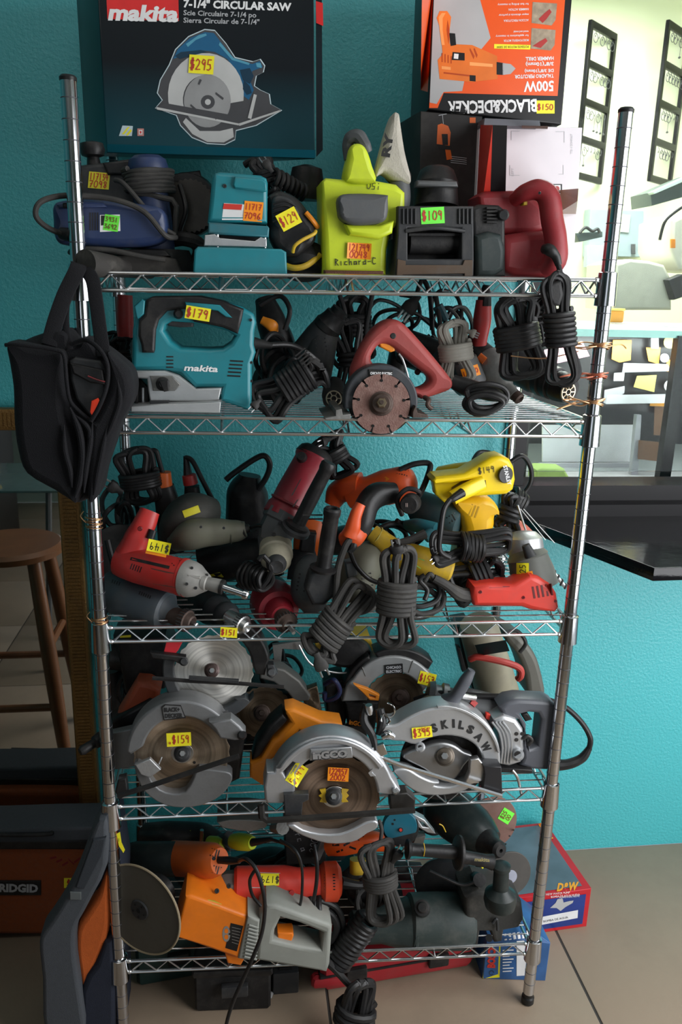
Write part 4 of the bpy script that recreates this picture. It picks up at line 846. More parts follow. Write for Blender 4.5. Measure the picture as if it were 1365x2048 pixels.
# copper wire ties round the right post
for n, (y, dx, lb) in enumerate([(692, 0, 'top'), (752, 0, 'middle'), (805, 0, 'lowest')]):
    px = 1205-(y-690)*.105; m = M(); c = at(px, y, 0); s = sc(c); c = V((RW, 0, c.z)); g_ = random.Random(n)
    for k in range(4): m.torus(c+V((0, 0, (k-1.5)*.0022)), (g_.uniform(-.25, .25), .15, 1), PR+.0035+.0012*k, .0013, 6, 22)
    for k in range(3): m.tube([c+V((-.012, -.012, .002*k)), c+V((-.03, -.012+.006*k, g_.uniform(-.012, .008))), c+V((-.05-.01*k, .0, g_.uniform(-.02, .02))), c+V((-.03, .012, g_.uniform(-.01, .01)))] , .0013, 6)
    if n == 0: m.tube([c+V((.012, -.01, 0)), c+V((.035, -.01, .004)), c+V((.045, -.012, -.003))], .0013, 6); m.tube([c+V((-.04, 0, -.01)), c+V((-.10, .01, -.025)), c+V((-.16, .02, -.022))], .0012, 6)
    o = make(m, 'wire_tie', BRASS if n != 1 else mat('red_copper_wire', (.5, .14, .08), .4, .6), None, loc=c); tag(o, f'twisted copper wire tie round the right post, {lb} of three', 'wire', 'copper ties on the right post')
# ------------------------------------------------------------------ third shelf
G3 = 'tools on the third shelf'
# dark tools at the back left
t = thing('orange_cap_grinder', 'black grinder with orange end cap standing at the back left, cord tied beside it', 'grinder', (345, 1120, .38), G3)
blob(t, 'end_cap', ORG, [(327, 944, .3), (328, 976, .3)], [15, 18]); blob(t, 'body', BLACK, [(328, 972, .3), (335, 1010, .3), (345, 1100, .3)], [20, 24, 28])
tube(t, 'cord', CORD, [(325, 945, .3), (318, 920, .3), (312, 902, .3), (300, 905, .3), (292, 930, .29), (290, 960, .29)], 5)
hank(t, CORD, (268, 902, .28), (290, 1005, .28), 62, 6, 5, 3, (.42, .68), 5, ww=66); plug(t, RUBBER, (245, 985, .25), (206, 962, .24), 13)
t = thing('red_ring_grinder', 'black grinder standing on end with red ring under its cord', 'grinder', (385, 1110, .36), G3)
blob(t, 'body', BLACK, [(384, 972, .3), (388, 1010, .3), (400, 1050, .3)], [15, 18, 28]); lathe(t, 'red_ring', RED, (378, 948, .3), (382, 968, .3), [(0, 9), (.1, 14), (1, 15)]); tube(t, 'cord_boot', CORD, [(372, 912, .3), (376, 950, .3)], [5, 9])
tube(t, 'cord', CORD, [(372, 915, .3), (385, 922, .29), (405, 960, .28), (428, 1005, .28)], 5)
t = thing('black_back_grinder', 'black tool with looped cord in shadow against the teal wall', 'grinder', (500, 1110, .38), G3)
blob(t, 'body', BLACK, [(500, 950, .33), (495, 990, .33), (500, 1060, .33)], [22, 42, 50]); tube(t, 'cord', CORD, [(452, 960, .3), (470, 945, .3), (510, 918, .3), (530, 912, .3), (540, 930, .3), (530, 960, .3), (500, 1000, .3)], 6)
# olive grinder
t = thing('grey_grinder', 'dusty grey grinder lying sideways with small yellow sticker', 'grinder', (400, 1130, .26), G3)
b = blob(t, 'gearcase', mat('dusty_dark', (.04, .04, .035), .6, dust=.4), [(345, 1078, .20), (365, 1045, .18), (390, 1030, .18), (420, 1030, .2)], [30, 42, 44, 36])
blob(t, 'body', OLIVE, [(350, 1085, .16), (385, 1068, .13), (430, 1064, .13), (470, 1062, .13), (492, 1058, .13)], [18, 30, 26, 21, 15]); lathe(t, 'end_ring', BLACK, (478, 1062, .13), (500, 1056, .13), [(0, 18), (.5, 17), (.6, 10), (1, 8)])
for x in (405, 440, 462): lathe(t, 'band', mat('band_olive', (.07, .07, .05), .6), (x, 1066, .13), (x+2, 1066, .13), [(0, 23), (.1, 26-(x-405)*.07), (.9, 26-(x-405)*.07), (1, 22)])
sticker(t, mat('dim_yellow_sticker', (.7, .62, .03)), (383, 1023), 34, 15, 20, [b])
screws(t, [(402, 1054), (448, 1056)], 3, [t.children[1]]); tube(t, 'cord', CORD, [(500, 1056, .13), (525, 1052, .1), (540, 1080, .08), (530, 1110, .07), (520, 1125, .06)], 4)
t = thing('black_disc_guard', 'black dusty guard rim behind red drill at left post', 'power tool', (230, 1130, .3), G3)
lathe(t, 'guard', BLACK, (240, 1110, .24), (246, 1108, .30), [(0, 50), (.1, 60), (.9, 62), (1, 55)]); tube(t, 'cord', CORD, [(215, 1080, .15), (225, 1120, .14), (235, 1150, .14), (228, 1120, .12)], 7)
t = thing('dark_angle_grinder', 'black tool in shadow between grey grinder and red polisher', 'power tool', (430, 1170, .26), G3)
blob(t, 'body', BLACK, [(400, 1130, .27), (450, 1120, .27), (520, 1110, .27)], [36, 42, 36]); dark(t, 'sticker', mat('dim_yellow_sticker', (.7, .62, .03)), [[(417, 1150), (440, 1144), (448, 1154), (425, 1160)]], on=[t.children[0]], Y=.2)
# grey drill
t = thing('blue_grey_drill', 'blue grey drill lying with toothed chuck, below the red drill', 'drill', (290, 1255, .07), G3)
b = lathe(t, 'motor_housing', mat('blue_grey_plastic', (.045, .06, .075), .5, dust=.3), (210, 1178, .12), (335, 1222, .05), [(0, 30), (.02, 38), (.15, 42), (.75, 42), (.92, 42), (.97, 40), (1, 34)], 36)
lathe(t, 'gearcase', mat('blue_grey_dark', (.035, .045, .055), .5, dust=.3), (325, 1218, .055), (350, 1230, .04), [(0, 36), (.3, 34), (.6, 22), (1, 18)])
chuck(t, (340, 1228, .042), (386, 1246, .01), 19, (394, 1250, .0), RUST); vents(t, [b], (290, 1190), 6, 7, 4.5, 68, 2)
vents(t, [b], (232, 1165), 4, 7, 5, 70, 2)
# red drill
RD_ = mat('red_drill_plastic', (.50, .022, .018), .4, dust=.2)
t = thing('red_pistol_drill', 'red pistol drill with grey gearcase, price sticker upside down', 'drill', (330, 1190, .06), G3)
b = lathe(t, 'motor_housing', RD_, (235, 1120, .08), (378, 1158, .02), [(0, 24), (.02, 30), (.1, 33), (.3, 36), (.8, 36), (1, 37)], 36)
h = blob(t, 'grip', RD_, [(300, 1022, .09), (288, 1050, .08), (272, 1080, .075), (262, 1110, .075)], [20, 23, 25, 32], .85)
blob(t, 'trigger', BLACK, [(306, 1060, .065), (300, 1078, .06)], 8); disc(t, 'lock_button', mat('deep_red', (.15, .01, .01), .4), (280, 1058, .048), 5, .004)
for k in range(7): lathe(t, 'grille_rib', RD_, (236+k*4, 1121+k, .08), (238+k*4, 1121.5+k, .08), [(0, 24), (.1, 27+k*1.2), (.9, 27+k*1.2), (1, 24)])
g2_ = mat('grey_gearcase', (.34, .33, .31), .45, .2, dust=.25)
lathe(t, 'gearcase', g2_, (372, 1156, .022), (415, 1166, .0), [(0, 38), (.25, 37), (.5, 33), (.7, 26), (1, 17)], 32)
lathe(t, 'nose', g2_, (405, 1164, .0), (445, 1174, -.012), [(0, 17), (.2, 16), (.25, 13), (.95, 15), (1, 12)]); lathe(t, 'sleeve', BLACK, (441, 1173, -.012), (448, 1175, -.014), [(0, 15), (.9, 15), (1, 10)])
lathe(t, 'spindle', CHROME, (446, 1174, -.014), (497, 1191, -.026), [(0, 8), (.78, 7), (.8, 10), (.95, 10), (1, 8), (.95, 4)])
dark(t, 'rating_plate', mat('faded_label', (.12, .05, .04), .5), [[(302, 1136), (348, 1146), (352, 1176), (305, 1168)]], on=[b]); dark(t, 'side_stripe', BLACK, [[(262, 1114), (340, 1132), (338, 1138), (260, 1120)]], on=[b]); vents(t, [b], (352, 1124), 2, 16, 5, 40, 2.5)
vents(t, [b], (272, 1136), 5, 12, 5, 70, 2); screws(t, [(384, 1136), (392, 1176), (374, 1168), (414, 1150)], 3.2, [t.children[-3], g_] if False else [o for o in t.children if o.name.startswith('gearcase')])
plate(t, 'gearcase_rib', g2_, [(376, 1150), (400, 1154), (402, 1160), (376, 1157)], -.012, .01, 1)
lathe(t, 'end_collar', RD_, (362, 1153, .028), (370, 1155, .025), [(0, 36), (.1, 38.5), (.9, 38.5), (1, 36)], 36)
sticker(t, SO, (314, 1099), 42, 24, -12, None, .019); sticker(t, SY, (318, 1094), 46, 24, -12, None, .017, text=[], curl=1); hand(t, 'handwriting', INKB, '$149', (318, 1095), 14, 168, [t.children[-1]], w=1.8)
# dark drill between
t = thing('black_chuck_drill', 'black drill pointing forward with bright chuck over the shelf edge', 'drill', (440, 1260, .08), G3)
lathe(t, 'motor_housing', BLACK, (370, 1185, .22), (440, 1222, .08), [(0, 24), (.1, 34), (.8, 36), (1, 28)]); lathe(t, 'gearcase', DGREY, (432, 1218, .09), (462, 1236, .04), [(0, 30), (.3, 30), (.5, 24), (.6, 27), (.8, 27), (1, 20)]); chuck(t, (455, 1232, .04), (496, 1256, .0), 17, None, STEEL)
sticker(t, SY, (458, 1265), 34, 20, -4, None, -.006, text=['$151'])
# round red drill
t = thing('round_red_drill', 'bulbous red drill facing forward with chuck, right of black drill', 'drill', (550, 1265, .09), G3)
lathe(t, 'body', mat('dusty_crimson', (.38, .015, .03), .42, dust=.18), (540, 1195, .16), (566, 1234, .03), [(0, 30), (.1, 44), (.3, 48), (.55, 46), (.7, 40), (.72, 30), (.8, 28), (1, 22)], 40)
chuck(t, (562, 1228, .04), (578, 1252, .0), 19, (588, 1266, -.02), RUST)
lathe(t, 'vent_drum', BLACK, (548, 1178, .2), (540, 1210, .12), [(0, 30), (1, 40)])
# red polisher
MR = mat('dark_crimson', (.26, .008, .02), .4, dust=.2)
t = thing('crimson_polisher', 'large crimson polisher leaning back with black side handle and cream pad', 'polisher', (560, 1150, .12), G3)
lathe(t, 'motor_housing', MR, (632, 915, .17), (565, 1040, .12), [(0, 36), (.02, 42), (.06, 42), (.1, 39), (.6, 41), (.8, 40), (.84, 43), (.98, 43), (1, 38)], 36)
lathe(t, 'end_cap', BLACK, (640, 900, .175), (630, 918, .17), [(0, 30), (.3, 38), (1, 43)]); lathe(t, 'brush_cap', BLACK, (603, 912, .12), (606, 920, .16), [(0, 8), (.3, 11), (1, 11)])
gearc = mat('dusty_grey_gear', (.07, .075, .08), .5, dust=.4)
lathe(t, 'gearcase', gearc, (572, 1028, .12), (540, 1085, .10), [(0, 42), (.3, 42), (.35, 38), (.7, 36), (1, 26)], 8)
lathe(t, 'gear_head', gearc, (545, 1060, .12), (552, 1110, .09), [(0, 26), (.3, 32), (.9, 32), (1, 24)], 12)
dark(t, 'gear_slots', BLACK, [[(600, 960), (604, 956), (586, 990), (582, 992)], [(594, 1000), (598, 998), (588, 1014), (585, 1014)]], on=[t.children[0]]); screws(t, [(560, 1046), (578, 1062), (548, 1068)], 4, [o for o in t.children if o.name.startswith('gearcase')]); lathe(t, 'body_band', MAROON, (583, 1006, .127), (581, 1010, .126), [(0, 40), (.1, 43), (.9, 43), (1, 40)], 36)
side_handle(t, (592, 1058, .06), (660, 925, .05), 14, BLACK, hollow=False)
lathe(t, 'guard_plate', DGREY, (590, 1062, .06), (594, 1054, .058), [(0, 30), (.8, 30), (1, 24)]) 
lathe(t, 'cream_pad', mat('cream_pad', (.36, .33, .24), .6, dust=.3), (552, 1090, .10), (553, 1130, .03), [(0, 26), (.05, 33), (.5, 34), (.55, 31), (.8, 30), (1, 22)], 32); lathe(t, 'pad_hub', DGREY, (553, 1122, .04), (553, 1134, .015), [(0, 22), (.7, 20), (1, 14), (.9, 6)])
plug(t, RUBBER, (660, 878, .14), (636, 888, .12), 10)
hank(t, CORD, (650, 878, .17), (690, 950, .16), 60, 6, 4, 3, (.3, .6), 22)
t = thing('small_cord_coil', 'small black cord coil lying between red drill and cream pad', 'cord', (520, 1175, .1))
coil(t, 'cord', CORD, (490, 1150, .08), (535, 1160, .03), 26, 6, 5, R1=20, tail=[(545, 1140, .02), (528, 1112, .02), (518, 1120, .02)])
# standing grinder with side handle
t = thing('handle_grinder', 'dusty grey grinder with upright black side handle with hollow end', 'grinder', (650, 1215, .08), G3)
b = blob(t, 'body', mat('dusty_slate', (.045, .055, .06), .5, dust=.35), [(628, 1210, .08), (622, 1180, .06), (625, 1150, .06), (635, 1130, .08)], [26, 40, 38, 30], .8)
plate(t, 'gear_cover', DGREY, [(620, 1148), (650, 1132), (672, 1150), (674, 1190), (650, 1212), (625, 1212), (610, 1180)], .0, .04, 8)
side_handle(t, (646, 1142, .0), (666, 1016, -.01), 15.5); vents(t, [b], (604, 1165), 5, 18, 8, -10, 3)
# orange body behind
t = thing('orange_ribbed_drill', 'orange and black drill standing behind the side handle', 'drill', (615, 1150, .2), G3)
b = blob(t, 'body', ORG, [(626, 1040, .18), (618, 1075, .17), (612, 1110, .17)], [30, 30, 26], .7); plate(t, 'black_insert', BLACK, [(606, 1064), (634, 1068), (630, 1108), (600, 1104)], .115, .03, 4); vents(t, [b], (626, 1038), 3, 40, 8, 0, 3)
blob(t, 'lower_body', DGREY, [(608, 1100, .17), (604, 1160, .15)], [26, 30])
# orange reciprocating saw
OD2 = mat('orange_red_plastic', (.70, .085, .012), .4, dust=.15)
t = thing('orange_grip_sander', 'orange tool with black rubber grip bending down toward the front', 'power tool', (700, 1130, .14), G3)
b = lathe(t, 'motor_housing', OD2, (832, 962, .12), (700, 990, .18), [(0, 12), (.03, 24), (.1, 32), (.2, 35), (.45, 36), (.7, 30), (.85, 33), (1, 28)], 36)
vents(t, [b], (806, 944), 5, 12, 5, 75, 2.2)
blob(t, 'neck', OD2, [(720, 975, .17), (700, 975, .18), (678, 985, .2), (665, 1010, .2)], [30, 28, 24, 16])
blob(t, 'grip', BLACK, [(790, 985, .085), (755, 990, .075), (735, 1010, .06), (728, 1040, .05), (718, 1065, .045)], [20, 24, 22, 20, 18]); 
blob(t, 'grip_trim', OD2, [(722, 1008, .035), (712, 1030, .03), (706, 1055, .03), (700, 1072, .03)], [10, 12, 15, 18]); blob(t, 'grip_end', OD2, [(722, 1062, .045), (705, 1075, .035), (685, 1078, .045)], [16, 21, 14])
tube(t, 'cord_boot', CORD, [(705, 1078, .03), (706, 1092, .02), (698, 1105, .015)], [11, 9, 6]); dark(t, 'orange_tag', ORY, [[(750, 965), (772, 953), (780, 958), (758, 972)]], on=[b])
tube(t, 'cord', CORD, [(700, 1100, .015), (712, 1130, .02), (735, 1155, .03), (755, 1165, .03)], 5)
tube(t, 'cord_upper', CORD, [(800, 940, .12), (830, 928, .12), (860, 928, .12), (855, 955, .1), (842, 985, .08), (830, 1000, .06)], 6)
lathe(t, 'round_plug', RUBBER, (818, 1010, .02), (826, 1003, .06), [(0, 16), (.1, 19), (.7, 20), (1, 16)]); text(t, 'plug_mark', mat('pale_mark', (.3, .22, .2)), 'II', (812, 1014), 8, 0, None, Y=.018)
tube(t, 'plug_cord', CORD, [(830, 1000, .06), (840, 985, .05), (815, 978, .05), (795, 1000, .05), (805, 1030, .06)], 5)
# dusty grinder front middle
t = thing('dusty_grinder', 'dusty grey grinder behind hanging grey hank, metal flange showing', 'grinder', (715, 1215, .08), G3)
blob(t, 'body', OLIVE, [(755, 1105, .14), (730, 1125, .1), (715, 1160, .09), (715, 1200, .08)], [26, 38, 36, 30]); plate(t, 'latch', GREY, [(692, 1128), (712, 1124), (716, 1150), (696, 1158)], .02, .03, 3)
lathe(t, 'flange', ALUD, (738, 1195, .05), (742, 1215, .03), [(0, 16), (.5, 20), (1, 16)]); vents(t, [t.children[0]], (735, 1160), 4, 20, 8, 10, 3)
tube(t, 'cord', CORDG, [(700, 1180, .03), (730, 1172, .01), (750, 1195, .0), (735, 1220, .0), (700, 1225, .0), (680, 1205, .01)], 6, closed=True)
# teal grinder
t = thing('teal_grinder', 'dusty teal grinder lying under the yellow heat gun', 'grinder', (860, 1100, .2), G3)
b = lathe(t, 'motor_housing', mat('dusty_dark_teal', (.02, .07, .085), .5, dust=.45, dcol=(.12, .13, .12)), (830, 1010, .2), (922, 1050, .12), [(0, 26), (.1, 34), (.5, 38), (.9, 36), (1, 30)], 30)
blob(t, 'switch_housing', TEALD, [(812, 1050, .13), (840, 1052, .1), (870, 1062, .08)], [10, 15, 18], .7); blob(t, 'cord_end', TEALD, [(850, 1075, .075), (868, 1062, .08)], [12, 14]); tube(t, 'cord_boot', CORDG, [(850, 1068, .06), (820, 1080, .05), (800, 1084, .05)], [10, 8, 6]); plug(t, RUBBER, (800, 1082, .03), (785, 1092, .02), 10)
vents(t, [b], (905, 1036), 4, 14, 6, -60, 2.5)
# yellow drill
t = thing('yellow_drill', 'dusty yellow drill lying diagonally behind the grey hank', 'drill', (830, 1170, .1), G3)
b = lathe(t, 'motor_housing', YELD, (905, 1140, .06), (800, 1110, .08), [(0, 20), (.05, 26), (.3, 30), (.8, 30), (1, 26)], 30); blob(t, 'grip', YELD, [(820, 1120, .08), (790, 1100, .09), (765, 1080, .1), (745, 1065, .11)], [26, 22, 19, 17])
for k in range(3): lathe(t, 'grip_ring', mat('ring_olive', (.35, .28, .05), .6), (752+k*10, 1070+k*8, .105), (755+k*10, 1072+k*8, .105), [(0, 17), (.1, 20), (.9, 20), (1, 17)])
dark(t, 'rating_label', mat('label_green', (.25, .5, .1), .5), [[(838, 1116), (850, 1120), (842, 1138), (830, 1130)]], on=[b]); lathe(t, 'brush_cap', BLACK, (822, 1132, .035), (824, 1130, .06), [(0, 6), (1, 7)])
# heat gun
YB = mat('clean_yellow_plastic', (.88, .62, .005), .32, dust=.04)
t = thing('yellow_heat_gun', 'bright yellow heat gun with black oval badge on top of the pile', 'heat gun', (945, 1000, .12), G3)
b = lathe(t, 'barrel', YB, (878, 958, .16), (1002, 950, .08), [(0, 20), (.02, 26), (.3, 30), (.75, 32), (1, 34)], 32)
h = plate(t, 'rear_housing', YB, [(985, 915), (1005, 912), (1022, 920), (1030, 935), (1033, 960), (1028, 980), (1015, 990), (985, 992), (930, 996), (908, 1006), (902, 1000), (908, 990), (935, 975), (950, 960), (905, 968), (870, 970), (866, 962), (872, 955), (930, 948), (960, 930)], .045, .06, 10)
blob(t, 'handle', YB, [(965, 965, .05), (935, 980, .04), (905, 996, .035)], [15, 15, 14], .8, 3)
plate(t, 'stand_fin', YB, [(867, 962), (918, 955), (925, 963), (905, 975), (900, 1005), (890, 1006), (872, 990)], .06, .03, 4)
disc(t, 'badge', BLACK, (1013, 950, .040), 17, .006, (.3, -1, .05), seg=30); o = t.children[-1]
text(t, 'badge_lettering', WHITE, 'STANLEY', (1007, 932), 7.5, -76, [o], w=40, bold=.03) 
dark(t, 'switch', BLACK, [[(962, 964), (972, 960), (974, 976), (964, 980)]], on=[h]); hand(t, 'handwriting', INKB, '$149', (974, 940), 12, 8, [h, b], w=1.3)
tube(t, 'cord_boot', CORD, [(925, 985, .03), (910, 995, .02), (898, 1002, .015)], [10, 8, 5]); tube(t, 'cord', CORD, [(900, 1000, .015), (888, 1020, .0), (882, 1060, -.01), (880, 1100, -.01), (900, 1115, -.005)], 5.5)
coil(t, 'cord_wraps', CORD, (922, 1092, .02), (965, 1096, .02), 24, 6, 6); hank(t, CORD, (862, 1100, .02), (1025, 1078, .03), 56, 5.5, 0, 3, (.35, .65), 8, ww=50, name='cord_loops'); plug(t, RUBBER, (880, 1110, .0), (862, 1125, -.01), 9)
tube(t, 'cord_loop_high', CORD, [(948, 920, .14), (960, 905, .16), (985, 908, .16), (990, 925, .14)], 5)
# yellow round sander
t = thing('yellow_palm_sander', 'rounded yellow sander below the heat gun', 'power tool', (950, 1130, .18), G3)
b = plate(t, 'body', mat('warm_yellow_plastic', (.80, .45, .005), .36, dust=.08), [(912, 1010), (930, 998), (970, 994), (992, 1005), (1001, 1020), (1000, 1030), (994, 1034), (992, 1060), (975, 1100), (960, 1150), (930, 1155), (918, 1130), (930, 1060)], .10, .09, 20, sm=3); vents(t, [b], (948, 1022), 3, 24, 7, 70, 3, mt=mat('yellow_shadow_slot', (.45, .25, .0), .6))
# grey hank centre
t = thing('grey_hank', 'big grey cord hank hanging over the third shelf edge, centre', 'cord', (790, 1100, .0))
hank(t, CORDG, (800, 1092, -.03), (788, 1290, -.04), 68, 7.5, 7, 3, (.34, .66), 21, ww=52); plug(t, RUBBER, (798, 1120, -.045), (790, 1078, -.045), 14)
t = thing('front_left_hank', 'grey cord hank with two-pin plug hanging over the shelf edge', 'cord', (670, 1240, .0))
hank(t, CORDG, (728, 1168, .0), (628, 1308, -.045), 66, 6, 6, 3, (.45, .82), 33, ww=50); plug(t, CORDG, (632, 1305, -.05), (652, 1352, -.05), 15)
tube(t, 'cord_up', CORDG, [(668, 1245, -.02), (672, 1200, -.01), (676, 1140, .0), (690, 1095, .01), (700, 1080, .02)], 7)
t = thing('cord_pile', 'pile of black cord beside the red and grey drill', 'cord', (850, 1230, .08))
for k, (a, b_) in enumerate([(850, 1190), (858, 1205), (846, 1212)]): tube(t, 'loop', CORDG if k else CORD, [(a-50, b_-10, .05-.01*k), (a-10, b_-38, .06), (a+28, b_-20, .05), (a+22, b_+12, .04), (a-20, b_+22, .03)], 6, closed=True)
hank(t, CORD, (1000, 1130, .07), (905, 1180, .06), 76, 6, 4, 3, (.2, .55), 44); tube(t, 'loose_end', CORD, [(850, 1150, .02), (840, 1160, .02), (855, 1180, .02), (850, 1200, .01)], 5)
t = thing('right_cord_bundle', 'brown black cord bundle behind yellow tools near the right back post', 'cord', (1030, 1030, .3))
coil(t, 'wraps', CORD, (1020, 1000, .18), (1040, 1015, .18), 26, 4, 6); tube(t, 'loop', CORD, [(1020, 925, .2), (1045, 912, .2), (1062, 935, .2), (1062, 965, .2), (1045, 990, .2), (1020, 1010, .18)], 5); hank(t, CORD, (1030, 990, .16), (1010, 1060, .15), 46, 6, 3, 3, seed=6)
tube(t, 'steel_rod', STEEL, [(1036, 1010, .12), (1052, 1060, .12)], 2.2, smooth=False)
for a in (0, 6): tube(t, 'pale_string', PAPER, [(1042+a, 1018, .12), (1092+a*3, 1080+a, .1)], .8, smooth=False)
t = thing('orange_red_back_tool', 'dull orange red tool body behind the grey and red drill', 'power tool', (1030, 1100, .25), G3); blob(t, 'body', mat('dull_orange_red', (.45, .10, .06), .5, dust=.25), [(1000, 1050, .2), (1030, 1062, .2), (1050, 1080, .2)], [14, 24, 24])
tube(t, 'auger_bit', STEEL, [(1095, 1130, .12), (1132, 1175, .1)], 4, smooth=False); coil(t, 'auger_flute', DGREY, (1095, 1130, .12), (1132, 1175, .1), 5, 5, 2)
# red grey drill front right
t = thing('red_grey_drill', 'grey bodied drill with red grip lying along the front right', 'drill', (1040, 1222, .02), G3)
b = lathe(t, 'motor_housing', mat('dusty_olive_grey', (.12, .125, .11), .5, dust=.3), (1076, 1180, .06), (1048, 1090, .09), [(0, 30), (.05, 44), (.4, 44), (.7, 40), (.73, 42), (.8, 38), (.85, 34), (1, 30)], 36)
lathe(t, 'gearcase', ALU, (1050, 1108, .09), (1048, 1062, .10), [(0, 34), (.3, 38), (.7, 36), (.95, 24), (1, 14)], 32); blob(t, 'selector', DGREY, [(1052, 1090, .045), (1062, 1112, .04)], [8, 12])
h = plate(t, 'grip', REDB, [(948, 1172), (985, 1168), (1030, 1170), (1062, 1152), (1080, 1155), (1102, 1168), (1116, 1188), (1120, 1215), (1112, 1226), (1062, 1222), (1045, 1216), (950, 1214), (943, 1195)], .015, .055, 12)
dark(t, 'trigger_shadow', MAROON, [[(972, 1168), (1024, 1166), (1020, 1174), (980, 1176)]], on=[h]); vents(t, [h], (1086, 1182), 5, 24, 9, 100, 4, mt=mat('dark_slot_red', (.10, .01, .01), .6)); screws(t, [(962, 1184), (1048, 1195), (1112, 1202)], 3.5, [h], mt=MAROON)
s1 = sticker(t, SY, (1046, 1137), 25, 22, 0, [b]); s2 = sticker(t, SO, (1053, 1152), 28, 16, 10, [b], text=['1 30'], th=9); hand(t, 'handwriting', INKB, '25', (1046, 1137), 12, 90, [s1])
tube(t, 'cord_boot', CORDG, [(948, 1190, .04), (920, 1188, .03), (890, 1168, .02), (868, 1156, .02)], [15, 14, 9, 8]); tube(t, 'frayed_cord', CORDG, [(868, 1156, .02), (860, 1148, .02), (850, 1162, .02)], 5)
# ------------------------------------------------------------------ fourth shelf: circular saws
G4 = 'circular saws on the fourth shelf'
def ringpx(cx, cy, ro, ri, a0, a1, n=22, ky=1): return arc(cx, cy, ro, a0, a1, n, ro*ky)+arc(cx, cy, ri, a1, a0, n, ri*ky)
def hub(t, c, r, Y, mt=None, bolt=STEEL):
    lathe(t, 'blade_flange', mt or DGREY, (c[0], c[1], Y-.010), (c[0], c[1], Y), [(0, r*.6), (.2, r*.8), (.5, r*.85), (.6, r), (1, r)], 28)
    lathe(t, 'arbor_bolt', bolt, (c[0], c[1], Y-.016), (c[0], c[1], Y-.006), [(0, r*.32), (.3, r*.4), (1, r*.4)], 6)
# top left saw
t = thing('dark_guard_saw', 'circular saw with bright steel blade and charcoal guard, red label, upper left', 'circular saw', (424, 1442, .10), G4)
Y = .03; CG = mat('charcoal_casting', (.045, .05, .055), .45, dust=.25, bump=.1)
disc(t, 'blade', BLADE, (428, 1343, Y), 80, .002, teeth=24, tooth=3, seg=48)
plate(t, 'lower_guard', CG, arc(424, 1341, 99, 150, 328, 22, 101)+[(499, 1402), (490, 1396), (470, 1398)]+arc(424, 1341, 76, 310, 160, 18, 78), Y-.012, .03, 3)
plate(t, 'upper_guard', BLACK, arc(424, 1341, 118, 55, 10, 8)+[(535, 1330), (530, 1352), (512, 1350)]+arc(424, 1341, 82, 5, 60, 8), Y-.01, .05, 5)
plate(t, 'motor_block', BLACK, [(230, 1280), (330, 1275), (345, 1310), (330, 1380), (250, 1390)], .16, .12, 10); hub(t, (424, 1341), 15, Y-.002, mat('brown_hub', (.09, .06, .055), .4, .5))
plate(t, 'red_label', mat('red_label_print', (.6, .03, .04), .4), [(333, 1284), (345, 1279), (367, 1281), (357, 1300), (349, 1310), (327, 1306)], Y-.016, .003, 1)
plate(t, 'lever', BLACK, [(300, 1306), (318, 1308), (372, 1314), (374, 1326), (362, 1330), (345, 1322), (304, 1318)], Y-.03, .015, 3); lathe(t, 'lever_pivot', DGREY, (368, 1323, Y-.034), (368, 1323, Y-.01), [(0, 6), (.2, 9), (1, 9)])
tube(t, 'foot_edge', BLACK, [(305, 1356, Y-.045), (380, 1362, Y-.045), (480, 1367, Y-.045), (568, 1374, Y-.045)], 4.5, 6, smooth=False); plate(t, 'foot_scale', DGREY, [(378, 1354), (478, 1361), (478, 1367), (378, 1361)], Y-.055, .008, 1)
lathe(t, 'pivot_bolt', GREY, (543, 1345, Y-.02), (543, 1345, Y+.01), [(0, 6), (.2, 9), (1, 9)]); plate(t, 'pivot_arm', CG, [(535, 1330), (548, 1330), (556, 1348), (545, 1358), (534, 1352)], Y-.01, .02, 2)
dark(t, 'guard_print', mat('worn_print', (.10, .10, .10), .5), [arc(424, 1341, 91, 248, 292, 8)+arc(424, 1341, 85, 292, 248, 8)], on=[t.children[1]])
# yellow / black saw upper middle
t = thing('yellow_saw', 'yellow and black saw hanging back under the third shelf with oval guard', 'circular saw', (680, 1352, .3), G4)
plate(t, 'body', YELD, [(625, 1282), (655, 1270), (740, 1272), (750, 1300), (735, 1330), (700, 1322), (660, 1325), (640, 1310)], .22, .08, 8); lathe(t, 'guard_disc', RUBBER, (690, 1305, .19), (692, 1300, .22), [(0, 40), (.2, 50), (1, 52)], fl=.62)
tube(t, 'wire_rim', STEEL, [(598, 1290, .19), (625, 1330, .18), (680, 1346, .18), (725, 1335, .18), (748, 1305, .19)], 2.2); plate(t, 'foot', ALUD, [(545, 1290), (600, 1283), (625, 1292), (600, 1300), (565, 1298), (562, 1330), (548, 1320)], .2, .01, 1)
# brown blade saw
t = thing('brown_blade_saw', 'saw with dark brown blade in shadow behind, between the two grey saws on the left', 'circular saw', (560, 1450, .2), G4)
disc(t, 'blade', BROWNB, (528, 1425, .17), 58, .002, teeth=24); hub(t, (524, 1426), 17, .165, RUST, RUST)
plate(t, 'upper_guard', mat('dull_grey_guard', (.16, .16, .15), .5, .4, dust=.4), [(520, 1340), (540, 1332), (570, 1340), (600, 1362), (622, 1393), (618, 1402), (590, 1405), (575, 1385), (548, 1365), (520, 1358)], .15, .04, 4); plate(t, 'bracket', BROWNB, [(608, 1405), (612, 1380), (635, 1372), (645, 1425), (625, 1432)], .16, .02, 2); plate(t, 'body', BLACK, [(490, 1380), (600, 1390), (600, 1480), (490, 1490)], .2, .1, 12)
